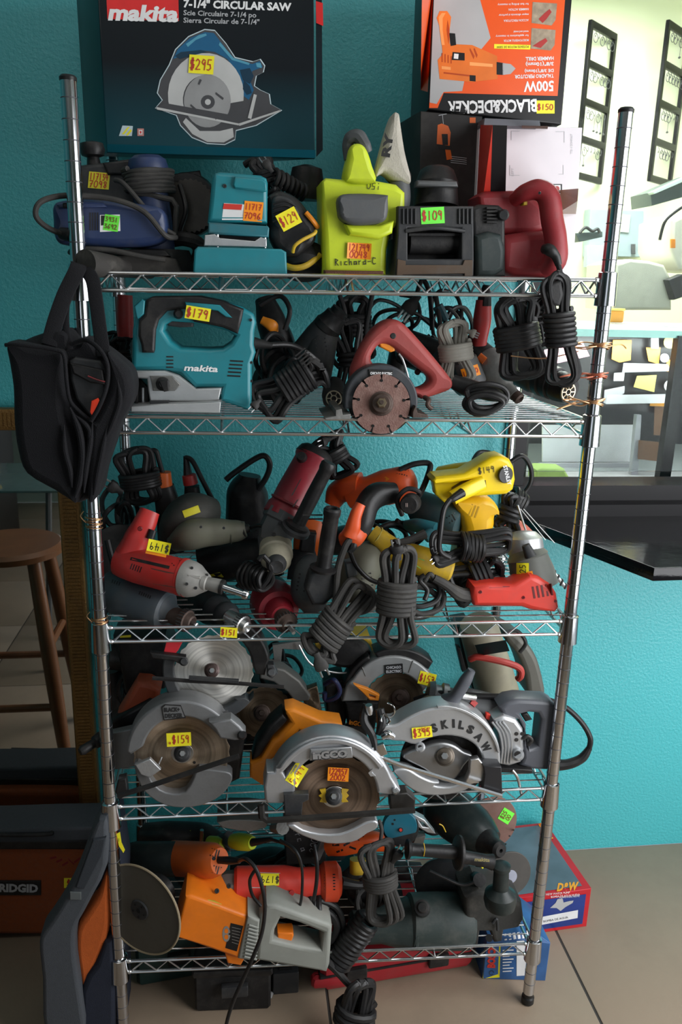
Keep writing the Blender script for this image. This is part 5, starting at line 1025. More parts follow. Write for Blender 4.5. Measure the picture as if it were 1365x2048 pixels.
# grey guard saw
t = thing('grey_guard_saw', 'circular saw with worn brown blade, grey guard and yellow sticker, lower left', 'circular saw', (360, 1614, .06), G4)
GG = mat('grey_casting', (.20, .205, .21), .42, .4, dust=.2, bump=.1); Y = -.01; cx, cy = 364, 1508
plate(t, 'handle', mat('dull_red_orange', (.38, .06, .015), .5, dust=.25), [(274, 1364), (300, 1366), (322, 1380), (318, 1400), (280, 1424), (240, 1466), (226, 1470), (228, 1440)], .10, .05, 12); plate(t, 'handle_grip', BLACK, [(205, 1450), (300, 1400), (320, 1410), (300, 1440), (230, 1480), (200, 1480)], .09, .05, 8)
plate(t, 'gear_housing', BLACK, [(300, 1440), (460, 1430), (490, 1480), (480, 1560), (420, 1590), (290, 1560)], .05, .06, 10)
b = disc(t, 'blade', brushed(mat('brown_streaked_blade', (.46, .36, .26), .36, .85, dust=.45, dcol=(.16, .08, .04), scale=14), 12, .6), (cx, cy, Y+.012), 96, .002, teeth=24)
plate(t, 'upper_guard', GG, arc(cx, cy, 111, 178, 38, 24, 106)+[(463, 1448), (440, 1475)]+arc(cx, cy, 78, 42, 165, 20, 74)+[(286, 1494), (262, 1510)], Y-.012, .05, 5)
plate(t, 'lower_guard', GG, [(268, 1530), (285, 1532), (294, 1537), (302, 1560), (320, 1580), (345, 1588), (371, 1584), (387, 1558), (398, 1539), (440, 1542), (461, 1547), (465, 1560), (452, 1582), (430, 1600), (400, 1612), (364, 1616), (330, 1611), (300, 1594), (280, 1570)], Y-.008, .03, 3, sm=2)
plate(t, 'side_wing', GG, [(418, 1445), (462, 1438), (480, 1452), (492, 1466), (490, 1480), (470, 1482), (440, 1478), (430, 1460)], Y-.03, .03, 5); lathe(t, 'wing_knob', BLACK, (484, 1470, Y-.04), (484, 1470, Y), [(0, 6), (.3, 10), (1, 10)])
plate(t, 'guard_lip', ALU, [(270, 1530), (300, 1518), (322, 1540), (300, 1556), (282, 1550)], Y-.02, .01, 2)
plate(t, 'badge', BLACK, [(323, 1414), (330, 1409), (362, 1411), (372, 1436), (328, 1441)], Y-.0135, .0015, 0); plate(t, 'badge_field', GG, [(325, 1416), (331, 1411), (361, 1413), (369, 1434), (329, 1439)], Y-.0145, .0012, 0)
text(t, 'badge_lettering', INKB, 'BLACK+', (328, 1424), 8, 2, None, w=32, Y=Y-.0148, bold=.05); text(t, 'badge_lettering', INKB, 'DECKER', (330, 1436), 8, 2, None, w=36, Y=Y-.0148, bold=.05)
hub(t, (365, 1507), 17, Y+.010, DGREY); disc(t, 'flange_plate', STEEL, (365, 1507, Y+.0115), 22, .001)
sticker(t, SY, (358, 1479), 49, 27, 3, None, Y-.004, text=[' $159'], ink=INKR, th=15); hand(t, 'handwriting', INKR, 'e', (341, 1486), 8, 0, None, Y-.005); hand(t, 'handwriting', INKR, 'o', (341, 1485), 7, 0, None, Y-.0055)
tube(t, 'foot_edge', BLACK, [(236, 1592, Y-.03), (300, 1572, Y-.03), (400, 1538, Y-.03), (478, 1512, Y-.03)], 6, 6, smooth=False); plate(t, 'foot_end', BLACK, [(236, 1560), (252, 1556), (256, 1590), (240, 1600), (230, 1585)], Y-.03, .02, 3); plate(t, 'foot_plate', GG, [(212, 1470), (280, 1455), (290, 1480), (290, 1530), (230, 1540)], .05, .02, 2)
lathe(t, 'depth_lever', BLACK, (160, 1504, .0), (214, 1470, .04), [(0, 7), (.1, 10), (.5, 9), (.55, 13), (.8, 15), (1, 10)]); dark(t, 'blade_hole', BLACK, [arc(389, 1525, 3, 0, 330, 8)], on=[b]); tube(t, 'guard_spring', STEEL, [(315, 1535, Y-.005), (320, 1524, Y-.01), (324, 1514, Y-.005)], 1.5)
# amber handled saw
t = thing('amber_handle_saw', 'silver circular saw with amber handle, front centre over the shelf edge', 'circular saw', (665, 1690, .0), G4)
Y = -.05; cx, cy = 664, 1594; SG_ = mat('bright_casting', (.50, .51, .53), .36, .7, dust=.06, bump=.08)
plate(t, 'handle', ORY, [(571, 1421), (589, 1418), (643, 1442), (684, 1448), (688, 1461), (675, 1472), (637, 1472), (600, 1462), (558, 1510), (538, 1526), (527, 1574), (500, 1556), (501, 1528), (523, 1520), (546, 1482), (556, 1477), (583, 1447), (573, 1431)], .04, .05, 7); plate(t, 'grip_rubber', BLACK, [(566, 1428), (576, 1440), (572, 1448), (548, 1472), (540, 1484), (520, 1515), (504, 1522), (512, 1492), (540, 1450)], .045, .05, 7)
disc(t, 'blade', brushed(mat('brown_blade_dark', (.24, .17, .12), .38, .8, dust=.4, dcol=(.09, .05, .03), scale=14), 14, .6), (668, 1594, Y+.012), 95, .002, teeth=24)
b = plate(t, 'upper_guard', SG_, [(530, 1600), (528, 1575), (534, 1545)]+arc(cx, 1598, 128, 155, 20, 26, 126)+[(797, 1575), (802, 1582), (797, 1592), (786, 1592), (756, 1587)]+arc(668, 1594, 88, 8, 150, 22)+[(592, 1555), (590, 1592), (565, 1608), (535, 1608)], Y-.012, .05, 5, holes=[[(566, 1546), (586, 1525), (592, 1528), (572, 1556)]])
plate(t, 'top_rib', SG_, [(556, 1540)]+arc(cx, 1598, 122, 152, 32, 20, 120)+[(757, 1540)]+arc(cx, 1598, 112, 34, 148, 18, 110), Y-.018, .01, 3)
plate(t, 'name_block', mat('grey_emboss', (.40, .41, .42), .4, .7), [(622, 1500), (704, 1494), (706, 1516), (620, 1522)], Y-.019, .006, 2); text(t, 'name_lettering', SG_, 'inGCO', (626, 1518), 13, 4, None, w=70, Y=Y-.0205, bold=.06); text(t, 'name_lettering_shadow', DGREY, 'inGCO', (625, 1519.5), 13, 4, None, w=71, Y=Y-.0200, bold=.09)
plate(t, 'lower_guard', SG_, [(574, 1652), (590, 1650), (606, 1660), (640, 1668), (680, 1668), (710, 1656), (732, 1645), (752, 1642), (758, 1650), (752, 1660), (735, 1668), (715, 1682), (690, 1688), (655, 1688), (620, 1678), (595, 1667)], Y-.006, .03, 4, sm=2)
plate(t, 'blade_notch_plate', YELD, [(640, 1580), (652, 1578), (654, 1606), (640, 1604), (644, 1596), (638, 1592), (644, 1588)], Y+.006, .003, 0); plate(t, 'blade_notch_plate', YELD, [(684, 1578), (698, 1580), (693, 1586), (698, 1592), (692, 1598), (697, 1604), (684, 1605)], Y+.006, .003, 0); disc(t, 'washer', STEEL, (669, 1594, Y+.008), 24, .002)
hub(t, (668, 1593), 17, Y+.004); sticker(t, SY, (594, 1549), 44, 28, 58, [b], text=['$149'], ink=INKR, th=15); sticker(t, SO, (677, 1549), 42, 27, -3, None, Y+.006, text=['122457', '2002'], ink=INKR, th=11)
FB = mat('black_steel_foot', (.012, .011, .010), .45, .1, dust=.15)
tube(t, 'foot_edge', FB, [(522, 1610, Y-.03), (524, 1634, Y-.035), (534, 1641, Y-.035), (600, 1637, Y-.035), (700, 1630, Y-.035), (830, 1620, Y-.035)], 7, 6, smooth=False); plate(t, 'foot_bracket', DGREY, [(568, 1590), (618, 1588), (618, 1600), (606, 1606), (604, 1632), (570, 1632)], Y-.022, .015, 2); plate(t, 'foot_right', FB, [(780, 1590), (815, 1586), (832, 1600), (830, 1622), (782, 1624)], Y-.015, .03, 3)
lathe(t, 'pivot_screw', STEEL, (791, 1582, Y-.022), (791, 1582, Y), [(0, 4), (.2, 7), (1, 8)]); plate(t, 'arrow', ALU, [(737, 1546), (746, 1538), (744, 1546), (752, 1552), (742, 1553)], Y-.0135, .002, 0)
plate(t, 'motor_block', BLACK, [(600, 1500), (740, 1490), (760, 1560), (740, 1620), (610, 1620)], Y+.03, .08, 8)
# pale guard saw
t = thing('light_guard_saw', 'circular saw with pale grey guard ring and orange lever behind the others', 'circular saw', (785, 1425, .22), G4)
Y = .16; PGd = mat('pale_grey_guard', (.30, .31, .31), .42, .3, dust=.15)
disc(t, 'blade', BROWNB, (790, 1400, Y+.01), 62, .002, teeth=24); b = plate(t, 'upper_guard', PGd, [(684, 1404), (694, 1372), (700, 1365)]+arc(788, 1405, 93, 150, 25, 20)+[(858, 1372)]+arc(790, 1405, 60, 20, 155, 16)+[(735, 1402)], Y-.01, .05, 4)
plate(t, 'outer_cap', BLACK, arc(795, 1405, 108, 115, 48, 14)+arc(795, 1405, 90, 46, 112, 14), Y-.005, .05, 4); plate(t, 'outer_left', BLACK, arc(788, 1405, 106, 165, 118, 8)+arc(788, 1405, 94, 118, 165, 8), Y, .04, 4)
plate(t, 'badge', BLACK, [(770, 1331), (806, 1328), (807, 1346), (771, 1349)], Y-.013, .003, 0); text(t, 'badge_lettering', LGREY, 'CHICAGO', (773, 1338), 5, 3, None, w=30, Y=Y-.0135, bold=.04); text(t, 'badge_lettering', LGREY, 'ELECTRIC', (773, 1346), 5, 3, None, w=31, Y=Y-.0135, bold=.04)
for a, b_ in (((732, 1352), (725, 1334)), ((818, 1345), (826, 1322))): tube(t, 'guard_rib', ALUD, [(*a, Y-.01), (*b_, Y-.01)], 1.5, 5, smooth=False)
hub(t, (800, 1395), 20, Y+.008, RUST, RUST); sticker(t, SY, (855, 1358), 34, 26, -14, [b], text=['$159'], th=14, Y=Y-.012)
plate(t, 'orange_lever', ORY, [(708, 1369), (736, 1378), (760, 1391), (758, 1402), (740, 1401), (728, 1388)], Y-.03, .012, 2, holes=[[(738, 1388), (752, 1393), (751, 1397), (740, 1395)]])
plate(t, 'body', BLACK, [(650, 1370), (690, 1360), (700, 1410), (690, 1460), (655, 1440)], Y+.02, .08, 8); plate(t, 'motor_side', RUBBER, [(690, 1405), (760, 1405), (750, 1470), (700, 1468)], Y-.005, .06, 8); text(t, 'side_lettering', ORY, 'inGCO', (698, 1448), 9, -12, None, w=34, Y=Y-.007, bold=.04)
tube(t, 'blue_cord', mat('navy_cord', (.01, .015, .05), .4), [(650, 1368, .12), (668, 1360, .1), (680, 1380, .1), (672, 1395, .1), (652, 1400, .11), (650, 1385, .11)], 5)
# olive polisher with red bar
t = thing('olive_polisher', 'beige grey tool with red bent bar and large curved guard at back right', 'polisher', (1010, 1395, .36), G4)
BG = mat('beige_grey_plastic', (.25, .23, .16), .5, dust=.25)
b = lathe(t, 'body', BG, (955, 1245, .20), (1000, 1400, .24), [(0, 34), (.05, 38), (.5, 42), (.9, 44), (1, 38)], 32); dark(t, 'rating_plate', mat('dark_plate', (.05, .05, .05), .5), [[(950, 1290), (1012, 1280), (1020, 1302), (958, 1312)]], on=[b]); text(t, 'plate_lettering', YELD, 'DEWALT', (990, 1296), 5, 8, [b], w=24, eps=.0012)
plate(t, 'curved_guard', mat('dusty_guard', (.10, .10, .085), .5, .3, dust=.4), [(1012, 1262), (1040, 1272), (1066, 1300), (1082, 1335), (1092, 1395), (1060, 1395), (1052, 1350), (1036, 1310), (1015, 1285)], .24, .09, 10, sm=3); plate(t, 'black_back', BLACK, [(915, 1255), (945, 1250), (960, 1330), (980, 1380), (950, 1390), (930, 1330)], .25, .08, 6)
tube(t, 'red_bar', mat('dull_red_bar', (.40, .03, .02), .45, dust=.15), [(941, 1318, .15), (946, 1316, .145), (958, 1314, .14), (1000, 1322, .13), (1030, 1331, .13), (1042, 1340, .13), (1042, 1352, .13), (1036, 1358, .135)], 7, 10); tube(t, 'back_cord', CORD, [(1010, 1265, .2), (1035, 1262, .22), (1052, 1285, .22), (1040, 1305, .22)], 4)
plate(t, 'side_lever', BLACK, [(914, 1294), (922, 1296), (934, 1340), (926, 1345)], .19, .02, 2)
# silver worm drive saw
t = thing('silver_magnesium_saw', 'large new silver circular saw with black lettering and grey rear handle', 'circular saw', (900, 1594, .04), G4)
Y = .0; MG = mat('magnesium_casting', (.47, .48, .49), .38, .65, dust=.04, bump=.08); HG = mat('grey_handle_plastic', (.085, .09, .105), .45)
lathe(t, 'motor', mat('gunmetal', (.10, .105, .11), .4, .4), (850, 1398, .10), (985, 1430, .07), [(0, 20), (.02, 36), (.1, 40), (.12, 34), (.2, 34), (.22, 40), (.3, 40), (.32, 34), (.4, 34), (.42, 40), (.6, 42), (1, 42)], 32)
lathe(t, 'motor_cap', RED, (950, 1403, .035), (944, 1411, .03), [(0, 9), (1, 8)], 4); plate(t, 'red_mark', REDB, [(974, 1427), (982, 1430), (980, 1441), (973, 1438)], .02, .01, 1); tube(t, 'motor_tube', STEEL, [(925, 1392, .03), (952, 1396, .03)], 6, smooth=False)
blob(t, 'front_handle', HG, [(944, 1340, .02), (930, 1364, .02), (912, 1392, .02), (895, 1405, .03)], [8, 12, 12, 18])
disc(t, 'rear_plate', BLACK, (892, 1520, Y+.03), 92, .01)
b = plate(t, 'upper_guard', MG, [(762, 1452), (790, 1450), (812, 1438), (840, 1424), (868, 1416), (895, 1414), (925, 1417), (955, 1430), (980, 1452), (996, 1480), (1002, 1510), (998, 1536), (966, 1540), (966, 1530), (964, 1512), (951, 1491), (926, 1477), (892, 1472), (858, 1478), (832, 1490), (808, 1484), (784, 1482), (764, 1474)], Y-.01, .05, 5, sm=3)
for ch, (x, y), a, w_ in zip('SKILSAW', [(869, 1456), (890, 1449), (908, 1447), (924, 1450), (942, 1459), (959, 1474), (973, 1494)], [22, 10, 2, -10, -24, -44, -62], [13, 14, 5, 11, 13, 15, 18]):
    ca_, sa_ = math.cos(R(a)), math.sin(R(a)); text(t, 'guard_lettering', INKB, ch, (x-w_/2*ca_+7.5*sa_, y+w_/2*sa_+7.5*ca_), 15, a, [b], w=w_, bold=.06, eps=.0012)
plate(t, 'guard_rim', MG, arc(886, 1530, 118, 95, 12, 14)+arc(886, 1530, 113, 12, 95, 14), Y-.016, .01, 1)
plate(t, 'hub_plate', mat('grey_guard_steel', (.25, .255, .26), .35, .8), [(806, 1516), (826, 1500), (850, 1494), (868, 1488), (890, 1486), (912, 1492), (930, 1505), (946, 1512), (930, 1532), (918, 1552), (900, 1566), (876, 1560), (850, 1540)], Y+.0, .02, 5, sm=3)
plate(t, 'lower_guard', MG, [(788, 1544), (800, 1538), (820, 1540), (840, 1552), (862, 1562), (880, 1566), (870, 1572), (900, 1574), (930, 1566), (944, 1562), (938, 1578), (910, 1588), (870, 1592), (836, 1586), (808, 1568)], Y-.012, .03, 4, sm=3)
hub(t, (890, 1512), 20, Y-.002, mat('dark_brass_ring', (.12, .10, .08), .4, .7)); lathe(t, 'guard_screw', MG, (841, 1494, Y-.014), (841, 1494, Y), [(0, 7), (.2, 10), (1, 10)]); disc(t, 'screw_bore', BLACK, (841, 1494, Y-.0142), 4, .001)
plate(t, 'gear_housing', MG, [(988, 1440), (1010, 1432), (1034, 1440), (1048, 1460), (1050, 1500), (1044, 1526), (1020, 1534), (998, 1530), (1004, 1500), (1000, 1470)], .0, .08, 8); 
for k in range(4): tube(t, 'gear_rib', MG, [(985+k*7, 1444, -.002), (1000+k*7, 1466, -.006), (1006+k*6, 1495, -.006), (1003+k*6, 1526, -.002)], 2, 6)
lathe(t, 'oil_cap', MG, (1036, 1509, -.014), (1036, 1509, .01), [(0, 8), (.3, 12), (1, 13)]); disc(t, 'oil_cap_centre', BLACK, (1036, 1509, -.0145), 7, .001)
for x, y in ((1034, 1468), (1034, 1480), (1046, 1468)): disc(t, 'cover_slot', BLACK, (x, y, -.0012), 4, .001)
plate(t, 'rear_handle', HG, [(1000, 1416), (1018, 1404), (1040, 1400), (1100, 1403), (1112, 1410), (1112, 1500), (1106, 1542), (1064, 1540), (1040, 1532), (1048, 1516), (1050, 1460), (1040, 1440), (1010, 1436)], .01, .05, 8, holes=[[(1042, 1430), (1060, 1426), (1078, 1428), (1084, 1440), (1078, 1494), (1062, 1498), (1052, 1490), (1054, 1450)]])
plate(t, 'trigger', BLACK, [(1044, 1428), (1056, 1426), (1066, 1440), (1052, 1444)], .02, .03, 3); tube(t, 'switch_loop', BLACK, [(1046, 1478, .0), (1056, 1472, .0), (1064, 1480, .0), (1056, 1490, .0)], 4)
tube(t, 'cord', CORD, [(830, 1400, .10), (880, 1386, .08), (960, 1392, .06), (1060, 1394, .05), (1120, 1408, .04), (1160, 1440, .03), (1181, 1475, .02), (1178, 1500, .02)], 5.5); tube(t, 'cord_boot', CORD, [(1180, 1495, .02), (1165, 1516, .02), (1138, 1528, .02), (1110, 1530, .025)], [6, 9, 10, 12]); tube(t, 'cord_loop', CORD, [(872, 1395, .06), (850, 1398, .05), (838, 1412, .04), (850, 1422, .04)], 5)
tube(t, 'fence_bar', CHROME, [(744, 1508, -.05), (800, 1530, -.05), (900, 1560, -.05), (1004, 1592, -.05)], 4.5, 6, smooth=False)
tube(t, 'rear_shaft', STEEL, [(1025, 1540, .0), (1036, 1556, .0), (1044, 1590, .01)], 3)
plate(t, 'foot_right', mat('black_foot', (.02, .02, .022), .35), [(968, 1532), (1004, 1534), (1006, 1590), (996, 1592), (966, 1580), (970, 1550)], -.04, .03, 2); plate(t, 'foot_shine', STEEL, [(942, 1520), (958, 1517), (970, 1532), (968, 1562), (940, 1570), (932, 1564), (940, 1545)], -.03, .015, 2); plate(t, 'foot_strip', BLACK, [(1000, 1536), (1066, 1540), (1066, 1548), (1004, 1546)], .0, .05, 2)
sticker(t, SY, (845, 1465), 40, 22, 6, None, Y-.0125, text=['$395'], th=15); hand(t, 'handwriting', INKR, 'NEW', (852, 1459), 8, 2, None, Y-.015, w=1)
t = thing('wrench_and_chain', 'black wrench clip and chrome ring bundle hanging on silver saw bar', 'wrench', (760, 1500, -.04))
tube(t, 'black_clip', BLACK, [(732, 1408, -.02), (728, 1440, -.03), (745, 1470, -.04), (752, 1500, -.05)], [6, 9, 8, 5], 8); tube(t, 'clip_arm', BLACK, [(760, 1418, -.02), (764, 1445, -.03), (756, 1470, -.04)], [9, 10, 5])
tube(t, 'ring', CHROME, [(776, 1406, -.02), (788, 1414, -.03), (788, 1428, -.03), (774, 1438, -.03)], 2); blob(t, 'wing_nut', CHROME, [(764, 1474, -.05), (776, 1468, -.05), (788, 1474, -.05)], [6, 8, 5]); lathe(t, 'clevis', STEEL, (738, 1410, -.03), (740, 1428, -.03), [(0, 7), (.5, 8), (1, 6)]); plate(t, 'chrome_tab', CHROME, [(738, 1498), (768, 1488), (776, 1508), (748, 1520)], -.052, .008, 1)
tube(t, 'link', CHROME, [(768, 1428, -.03), (780, 1440, -.035), (772, 1450, -.035), (762, 1440, -.035)], 2.5, closed=True)
# dark clutter left
t = thing('black_back_saw', 'black saw body in deep shadow at back left with yellow tag', 'circular saw', (270, 1390, .35), G4)
plate(t, 'body', BLACK, [(225, 1275), (320, 1270), (330, 1330), (300, 1372), (228, 1380)], .28, .1, 12); lathe(t, 'motor', BLACK, (215, 1310, .2), (290, 1320, .2), [(0, 20), (.1, 28), (1, 26)]); plate(t, 'yellow_tag', mat('dim_yellow_sticker', (.7, .62, .03)), [(240, 1272), (262, 1270), (262, 1280), (248, 1292), (240, 1290)], .17, .001, 0); blob(t, 'grip', BLACK, [(222, 1340, .25), (230, 1380, .25), (225, 1420, .25)], 18)
# ------------------------------------------------------------------ bottom shelf
G5 = 'tools on the bottom shelf'
t = thing('orange_disc_polisher', 'large orange polisher with round grey disc and grey loop handle', 'polisher', (420, 1935, -.01), G5)
AX = (-.52, -.84, .06); cc = P((280, 1819, -.03)); DG = mat('worn_grey_disc', (.10, .09, .07), .65, .2, dust=.35, bump=.2, scale=14)
disc(t, 'sanding_disc', DG, (280, 1819, -.03), 97, .004, AX, seg=56); rim = M().torus(cc, AX, 96.5*sc(cc), .0022, 6, 56); make(rim, 'disc_rim', mat('tan_disc_edge', (.30, .24, .15), .6), t)
ax = V(AX).normalized(); s = sc(cc); make(M().lathe(cc+ax*.004, cc+ax*.001, [(0, 6*s), (0, 20*s), (1, 22*s)], 28), 'hub_plate', DGREY, t)
x_ = ax.cross(V((0, 0, 1))).normalized(); y_ = ax.cross(x_); m = M()
for k in range(5):
    p = cc+ax*.0045+(x_*math.cos(k*1.2566+1.57)+y_*math.sin(k*1.2566+1.57))*14*s; m.lathe(p+ax*.0006, p, [(0, 2.4*s), (1, 2.4*s)], 8)
m.lathe(cc+ax*.0052, cc+ax*.004, [(0, 5*s), (1, 5*s)], 12); make(m, 'bolt_holes', NB, t, kind='stuff')
make(M().lathe(cc-ax*.02, cc-ax*.07, [(0, 20*s), (.2, 30*s), (1, 36*s)], 24), 'gear_neck', BLACK, t)
OB = mat('polisher_orange', (.85, .20, .008), .42, dust=.06)
b = plate(t, 'motor_cover', OB, [(371, 1794), (384, 1792), (440, 1812), (495, 1833), (492, 1860), (479, 1916), (470, 1916), (410, 1895), (352, 1875), (350, 1868)], -.03, .10, 7); plate(t, 'mount_top', OB, [(474, 1812), (514, 1824), (508, 1842), (470, 1830)], -.01, .06, 4); plate(t, 'mount_bottom', OB, [(450, 1908), (490, 1918), (482, 1932), (455, 1928)], -.02, .06, 4)
GH = STONE
plate(t, 'vent_collar', GH, [(496, 1832), (510, 1838), (520, 1842), (512, 1922), (500, 1922), (476, 1918)], -.034, .09, 4)
for k in range(10): tube(t, 'vent_rib', GH, [(489+1.7*(9-k)*.6, 1850+k*7, -.037), (514+1.0*(9-k)*.4, 1856+k*7, -.037)], 2.2, 6, smooth=False)
plate(t, 'rear_handle', GH, [(520, 1830), (534, 1812), (552, 1811), (660, 1850), (665, 1856), (660, 1930), (654, 1946), (640, 1944), (512, 1922)], -.032, .065, 8, holes=[[(562, 1837), (600, 1848), (647, 1867), (643, 1902), (600, 1894), (547, 1882), (550, 1862)]])
plate(t, 'trigger', OB, [(556, 1867), (586, 1866), (588, 1872), (582, 1889), (555, 1884)], -.02, .03, 3)
dark(t, 'rating_plate', BLACK, [[(462, 1846), (487, 1852), (474, 1903), (451, 1896)]], on=[b]); dark(t, 'round_badge', ALU, [arc(453, 1868, 8, 0, 340, 14, 16)], on=[b]); dark(t, 'badge_print', OB, [arc(453, 1862, 4, 0, 330, 10, 5), arc(453, 1874, 4, 0, 330, 10, 5)], on=[b], eps=.001); dark(t, 'plate_print', ALU, [[(464+0*k, 1854+k*6), (482-k, 1858+k*6), (482-k, 1859+k*6), (464, 1855+k*6)] for k in range(6)], on=[b], eps=.0012)
dark(t, 'yellow_scrap', YELD, [[(415, 1799), (428, 1800), (444, 1808), (440, 1813), (426, 1810)]], on=[b])
tube(t, 'cord', CORD, [(650, 1920, -.01), (668, 1935, -.02), (690, 1960, -.03), (712, 1985, -.04), (700, 2010, -.05)], [9, 8, 7, 7, 7]); hank(t, CORD, (725, 1965, -.05), (700, 2075, -.07), 56, 8, 3, 3, (.4, .75), 4, ww=60)
# orange-backed grinder
t = thing('orange_back_grinder', 'grinder with round orange slotted end cap behind the polisher disc', 'grinder', (370, 1760, .08), G5)
lathe(t, 'front_body', mat('green_black', (.018, .028, .028), .45, dust=.25), (262, 1716, .16), (360, 1718, .10), [(0, 24), (.1, 32), (.9, 33), (1, 30)]); b = lathe(t, 'end_cap', mat('burnt_orange_plastic', (.62, .11, .01), .42, dust=.15), (346, 1716, .12), (440, 1722, .03), [(0, 34), (.6, 34), (.85, 33), (.95, 28), (1, 24)], 36)
vents(t, [b], (430, 1706), 4, 16, 5, 75, 2.5); vents(t, [b], (434, 1740), 4, 16, 5, 75, 2.5); lathe(t, 'cord_boot', CORD, (438, 1720, .03), (480, 1722, .0), [(0, 7), (.5, 8), (1, 5)]); dark(t, 'screw', BLACK, [arc(428, 1717, 4, 0, 330, 10)], on=[b])
tube(t, 'thin_cord', CORD, [(478, 1722, .0), (492, 1718, -.03), (512, 1738, -.05), (526, 1780, -.06), (530, 1820, -.065), (524, 1866, -.07), (508, 1910, -.075), (488, 1955, -.07), (468, 2000, -.07), (455, 2040, -.07), (448, 2080, -.07)], 4); tube(t, 'thin_cord_loop', CORD, [(512, 1738, -.05), (500, 1760, -.045), (505, 1790, -.045), (522, 1812, -.05)], 3.5)
# red grinder
t = thing('red_straight_grinder', 'bright red straight grinder with upside down yellow sticker', 'grinder', (570, 1810, .05), G5)
b = lathe(t, 'motor_housing', REDB, (468, 1770, .06), (650, 1764, .06), [(0, 30), (.03, 35), (.2, 35), (.55, 34), (.7, 29), (1, 29)], 36); b2 = lathe(t, 'end_cap', mat('orange_red_cap', (.68, .06, .015), .4, dust=.1), (640, 1764, .06), (682, 1762, .06), [(0, 30), (.2, 38), (.8, 38), (1, 26)], 30); vents(t, [b2], (660, 1764), 6, 22, 6, 0, 2.5)
lathe(t, 'gearcase', ALUD, (412, 1776, .06), (470, 1774, .06), [(0, 18), (.2, 26), (.5, 28), (.7, 32), (1, 32)], 8); screws(t, [(434, 1782), (458, 1772)], 5, [t.children[-1]]); lathe(t, 'brush_cap', RED, (584, 1786, .018), (584, 1784, .04), [(0, 5), (1, 6)])
dark(t, 'label', ALU, [[(503, 1744), (561, 1746), (560, 1776), (504, 1776)]], on=[b]); sticker(t, SY, (540, 1759), 37, 24, 0, [b], text=[], curl=0); hand(t, 'handwriting', INKB, '$179', (540, 1759), 13, 178, [t.children[-1]], w=1.6)
tube(t, 'cord', CORD, [(628, 1690, .02), (634, 1720, .0), (634, 1760, -.005), (628, 1800, .0)], 4); tube(t, 'cord_second', CORD, [(560, 1680, .02), (590, 1700, .0), (604, 1735, -.01), (604, 1790, -.01), (598, 1820, .0)], 3)
# hank next to handle
t = thing('round_black_cord', 'round coil of black cord behind the grey loop handle', 'cord', (650, 1880, .03))
coil(t, 'cord', CORD, (610, 1815, .04), (650, 1812, .03), 26, 5, 6); tube(t, 'loops', CORD, [(640, 1800, .03), (672, 1815, .03), (686, 1850, .03), (676, 1885, .03), (650, 1900, .03)], 7); tube(t, 'loops_inner', CORD, [(640, 1815, .02), (664, 1830, .02), (674, 1855, .02), (664, 1880, .02), (645, 1888, .02)], 7)
t = thing('coiled_spring_cord', 'thick black spiral cord leading down from the upper hank', 'cord', (690, 1930, .01)); coil(t, 'cord', CORD, (735, 1840, .02), (676, 1925, .0), 21, 11, 7)
t = thing('grey_plug_hank', 'grey black cord hank with plug hanging under the teal disc', 'cord', (750, 1840, .0)); hank(t, CORDG, (755, 1680, -.01), (768, 1842, -.01), 62, 6.5, 5, 3, (.40, .56), 14, ww=44); plug(t, RUBBER, (785, 1725, -.02), (806, 1692, -.02), 11); tube(t, 'riser', CORDG, [(760, 1690, -.01), (764, 1660, .0), (758, 1640, .01)], 4)
# lime tools
t = thing('lime_cap_tool', 'tool with lime yellow round cap behind the orange cap grinder', 'power tool', (460, 1710, .2), G5); lathe(t, 'cap', LIME, (466, 1682, .12), (506, 1686, .08), [(0, 14), (.3, 17), (.8, 16), (1, 12)]); lathe(t, 'cord_boot', CORD, (504, 1685, .08), (545, 1678, .06), [(0, 8), (1, 4)]); blob(t, 'body', DGREY, [(460, 1680, .14), (440, 1688, .16)], 16); tube(t, 'thin_cord', CORD, [(540, 1678, .06), (575, 1690, .03), (590, 1705, .02)], 3)
t = thing('green_sticker_tool', 'dark tool with long dim lime label at back left of the bottom shelf', 'power tool', (350, 1700, .25), G5); b = blob(t, 'body', BLACK, [(290, 1668, .25), (340, 1672, .22), (400, 1672, .22), (440, 1684, .2)], [20, 26, 24, 16]); dark(t, 'label', mat('dim_lime', (.35, .42, .03), .5), [[(325, 1658), (382, 1661), (378, 1684), (322, 1680)]], on=[b]); lathe(t, 'lime_end', LIME, (420, 1684, .16), (446, 1688, .13), [(0, 12), (.5, 13), (1, 9)])
tube(t, 'chrome_stud', CHROME, [(404, 1660, .12), (402, 1690, .12)], 4, smooth=False)
t = thing('silver_guards', 'scratched silver saw guard lying flat just under the fourth shelf', 'saw guard', (485, 1665, .1)); plate(t, 'plate', ALUD, [(434, 1645), (460, 1640), (500, 1640), (538, 1644), (532, 1656), (500, 1664), (470, 1660), (446, 1656)], .06, .08, 2); tube(t, 'pipe_end', ALUD, [(548, 1655, .08), (566, 1655, .04)], [10, 14], smooth=False)
t = thing('written_black_case', 'black plastic case with white handwriting at back centre', 'case', (610, 1735, .3)); b = plate(t, 'case', DGREY, [(570, 1655), (655, 1652), (652, 1728), (572, 1730)], .16, .1, 3); hand(t, 'handwriting', LGREY, 'circ a', (600, 1675), 14, -70, [b], w=1.2); hand(t, 'handwriting', LGREY, '200', (628, 1690), 14, 80, [b], w=1.2); plate(t, 'latch', ALU, [(648, 1665), (664, 1668), (640, 1722), (630, 1720)], .14, .02, 2)
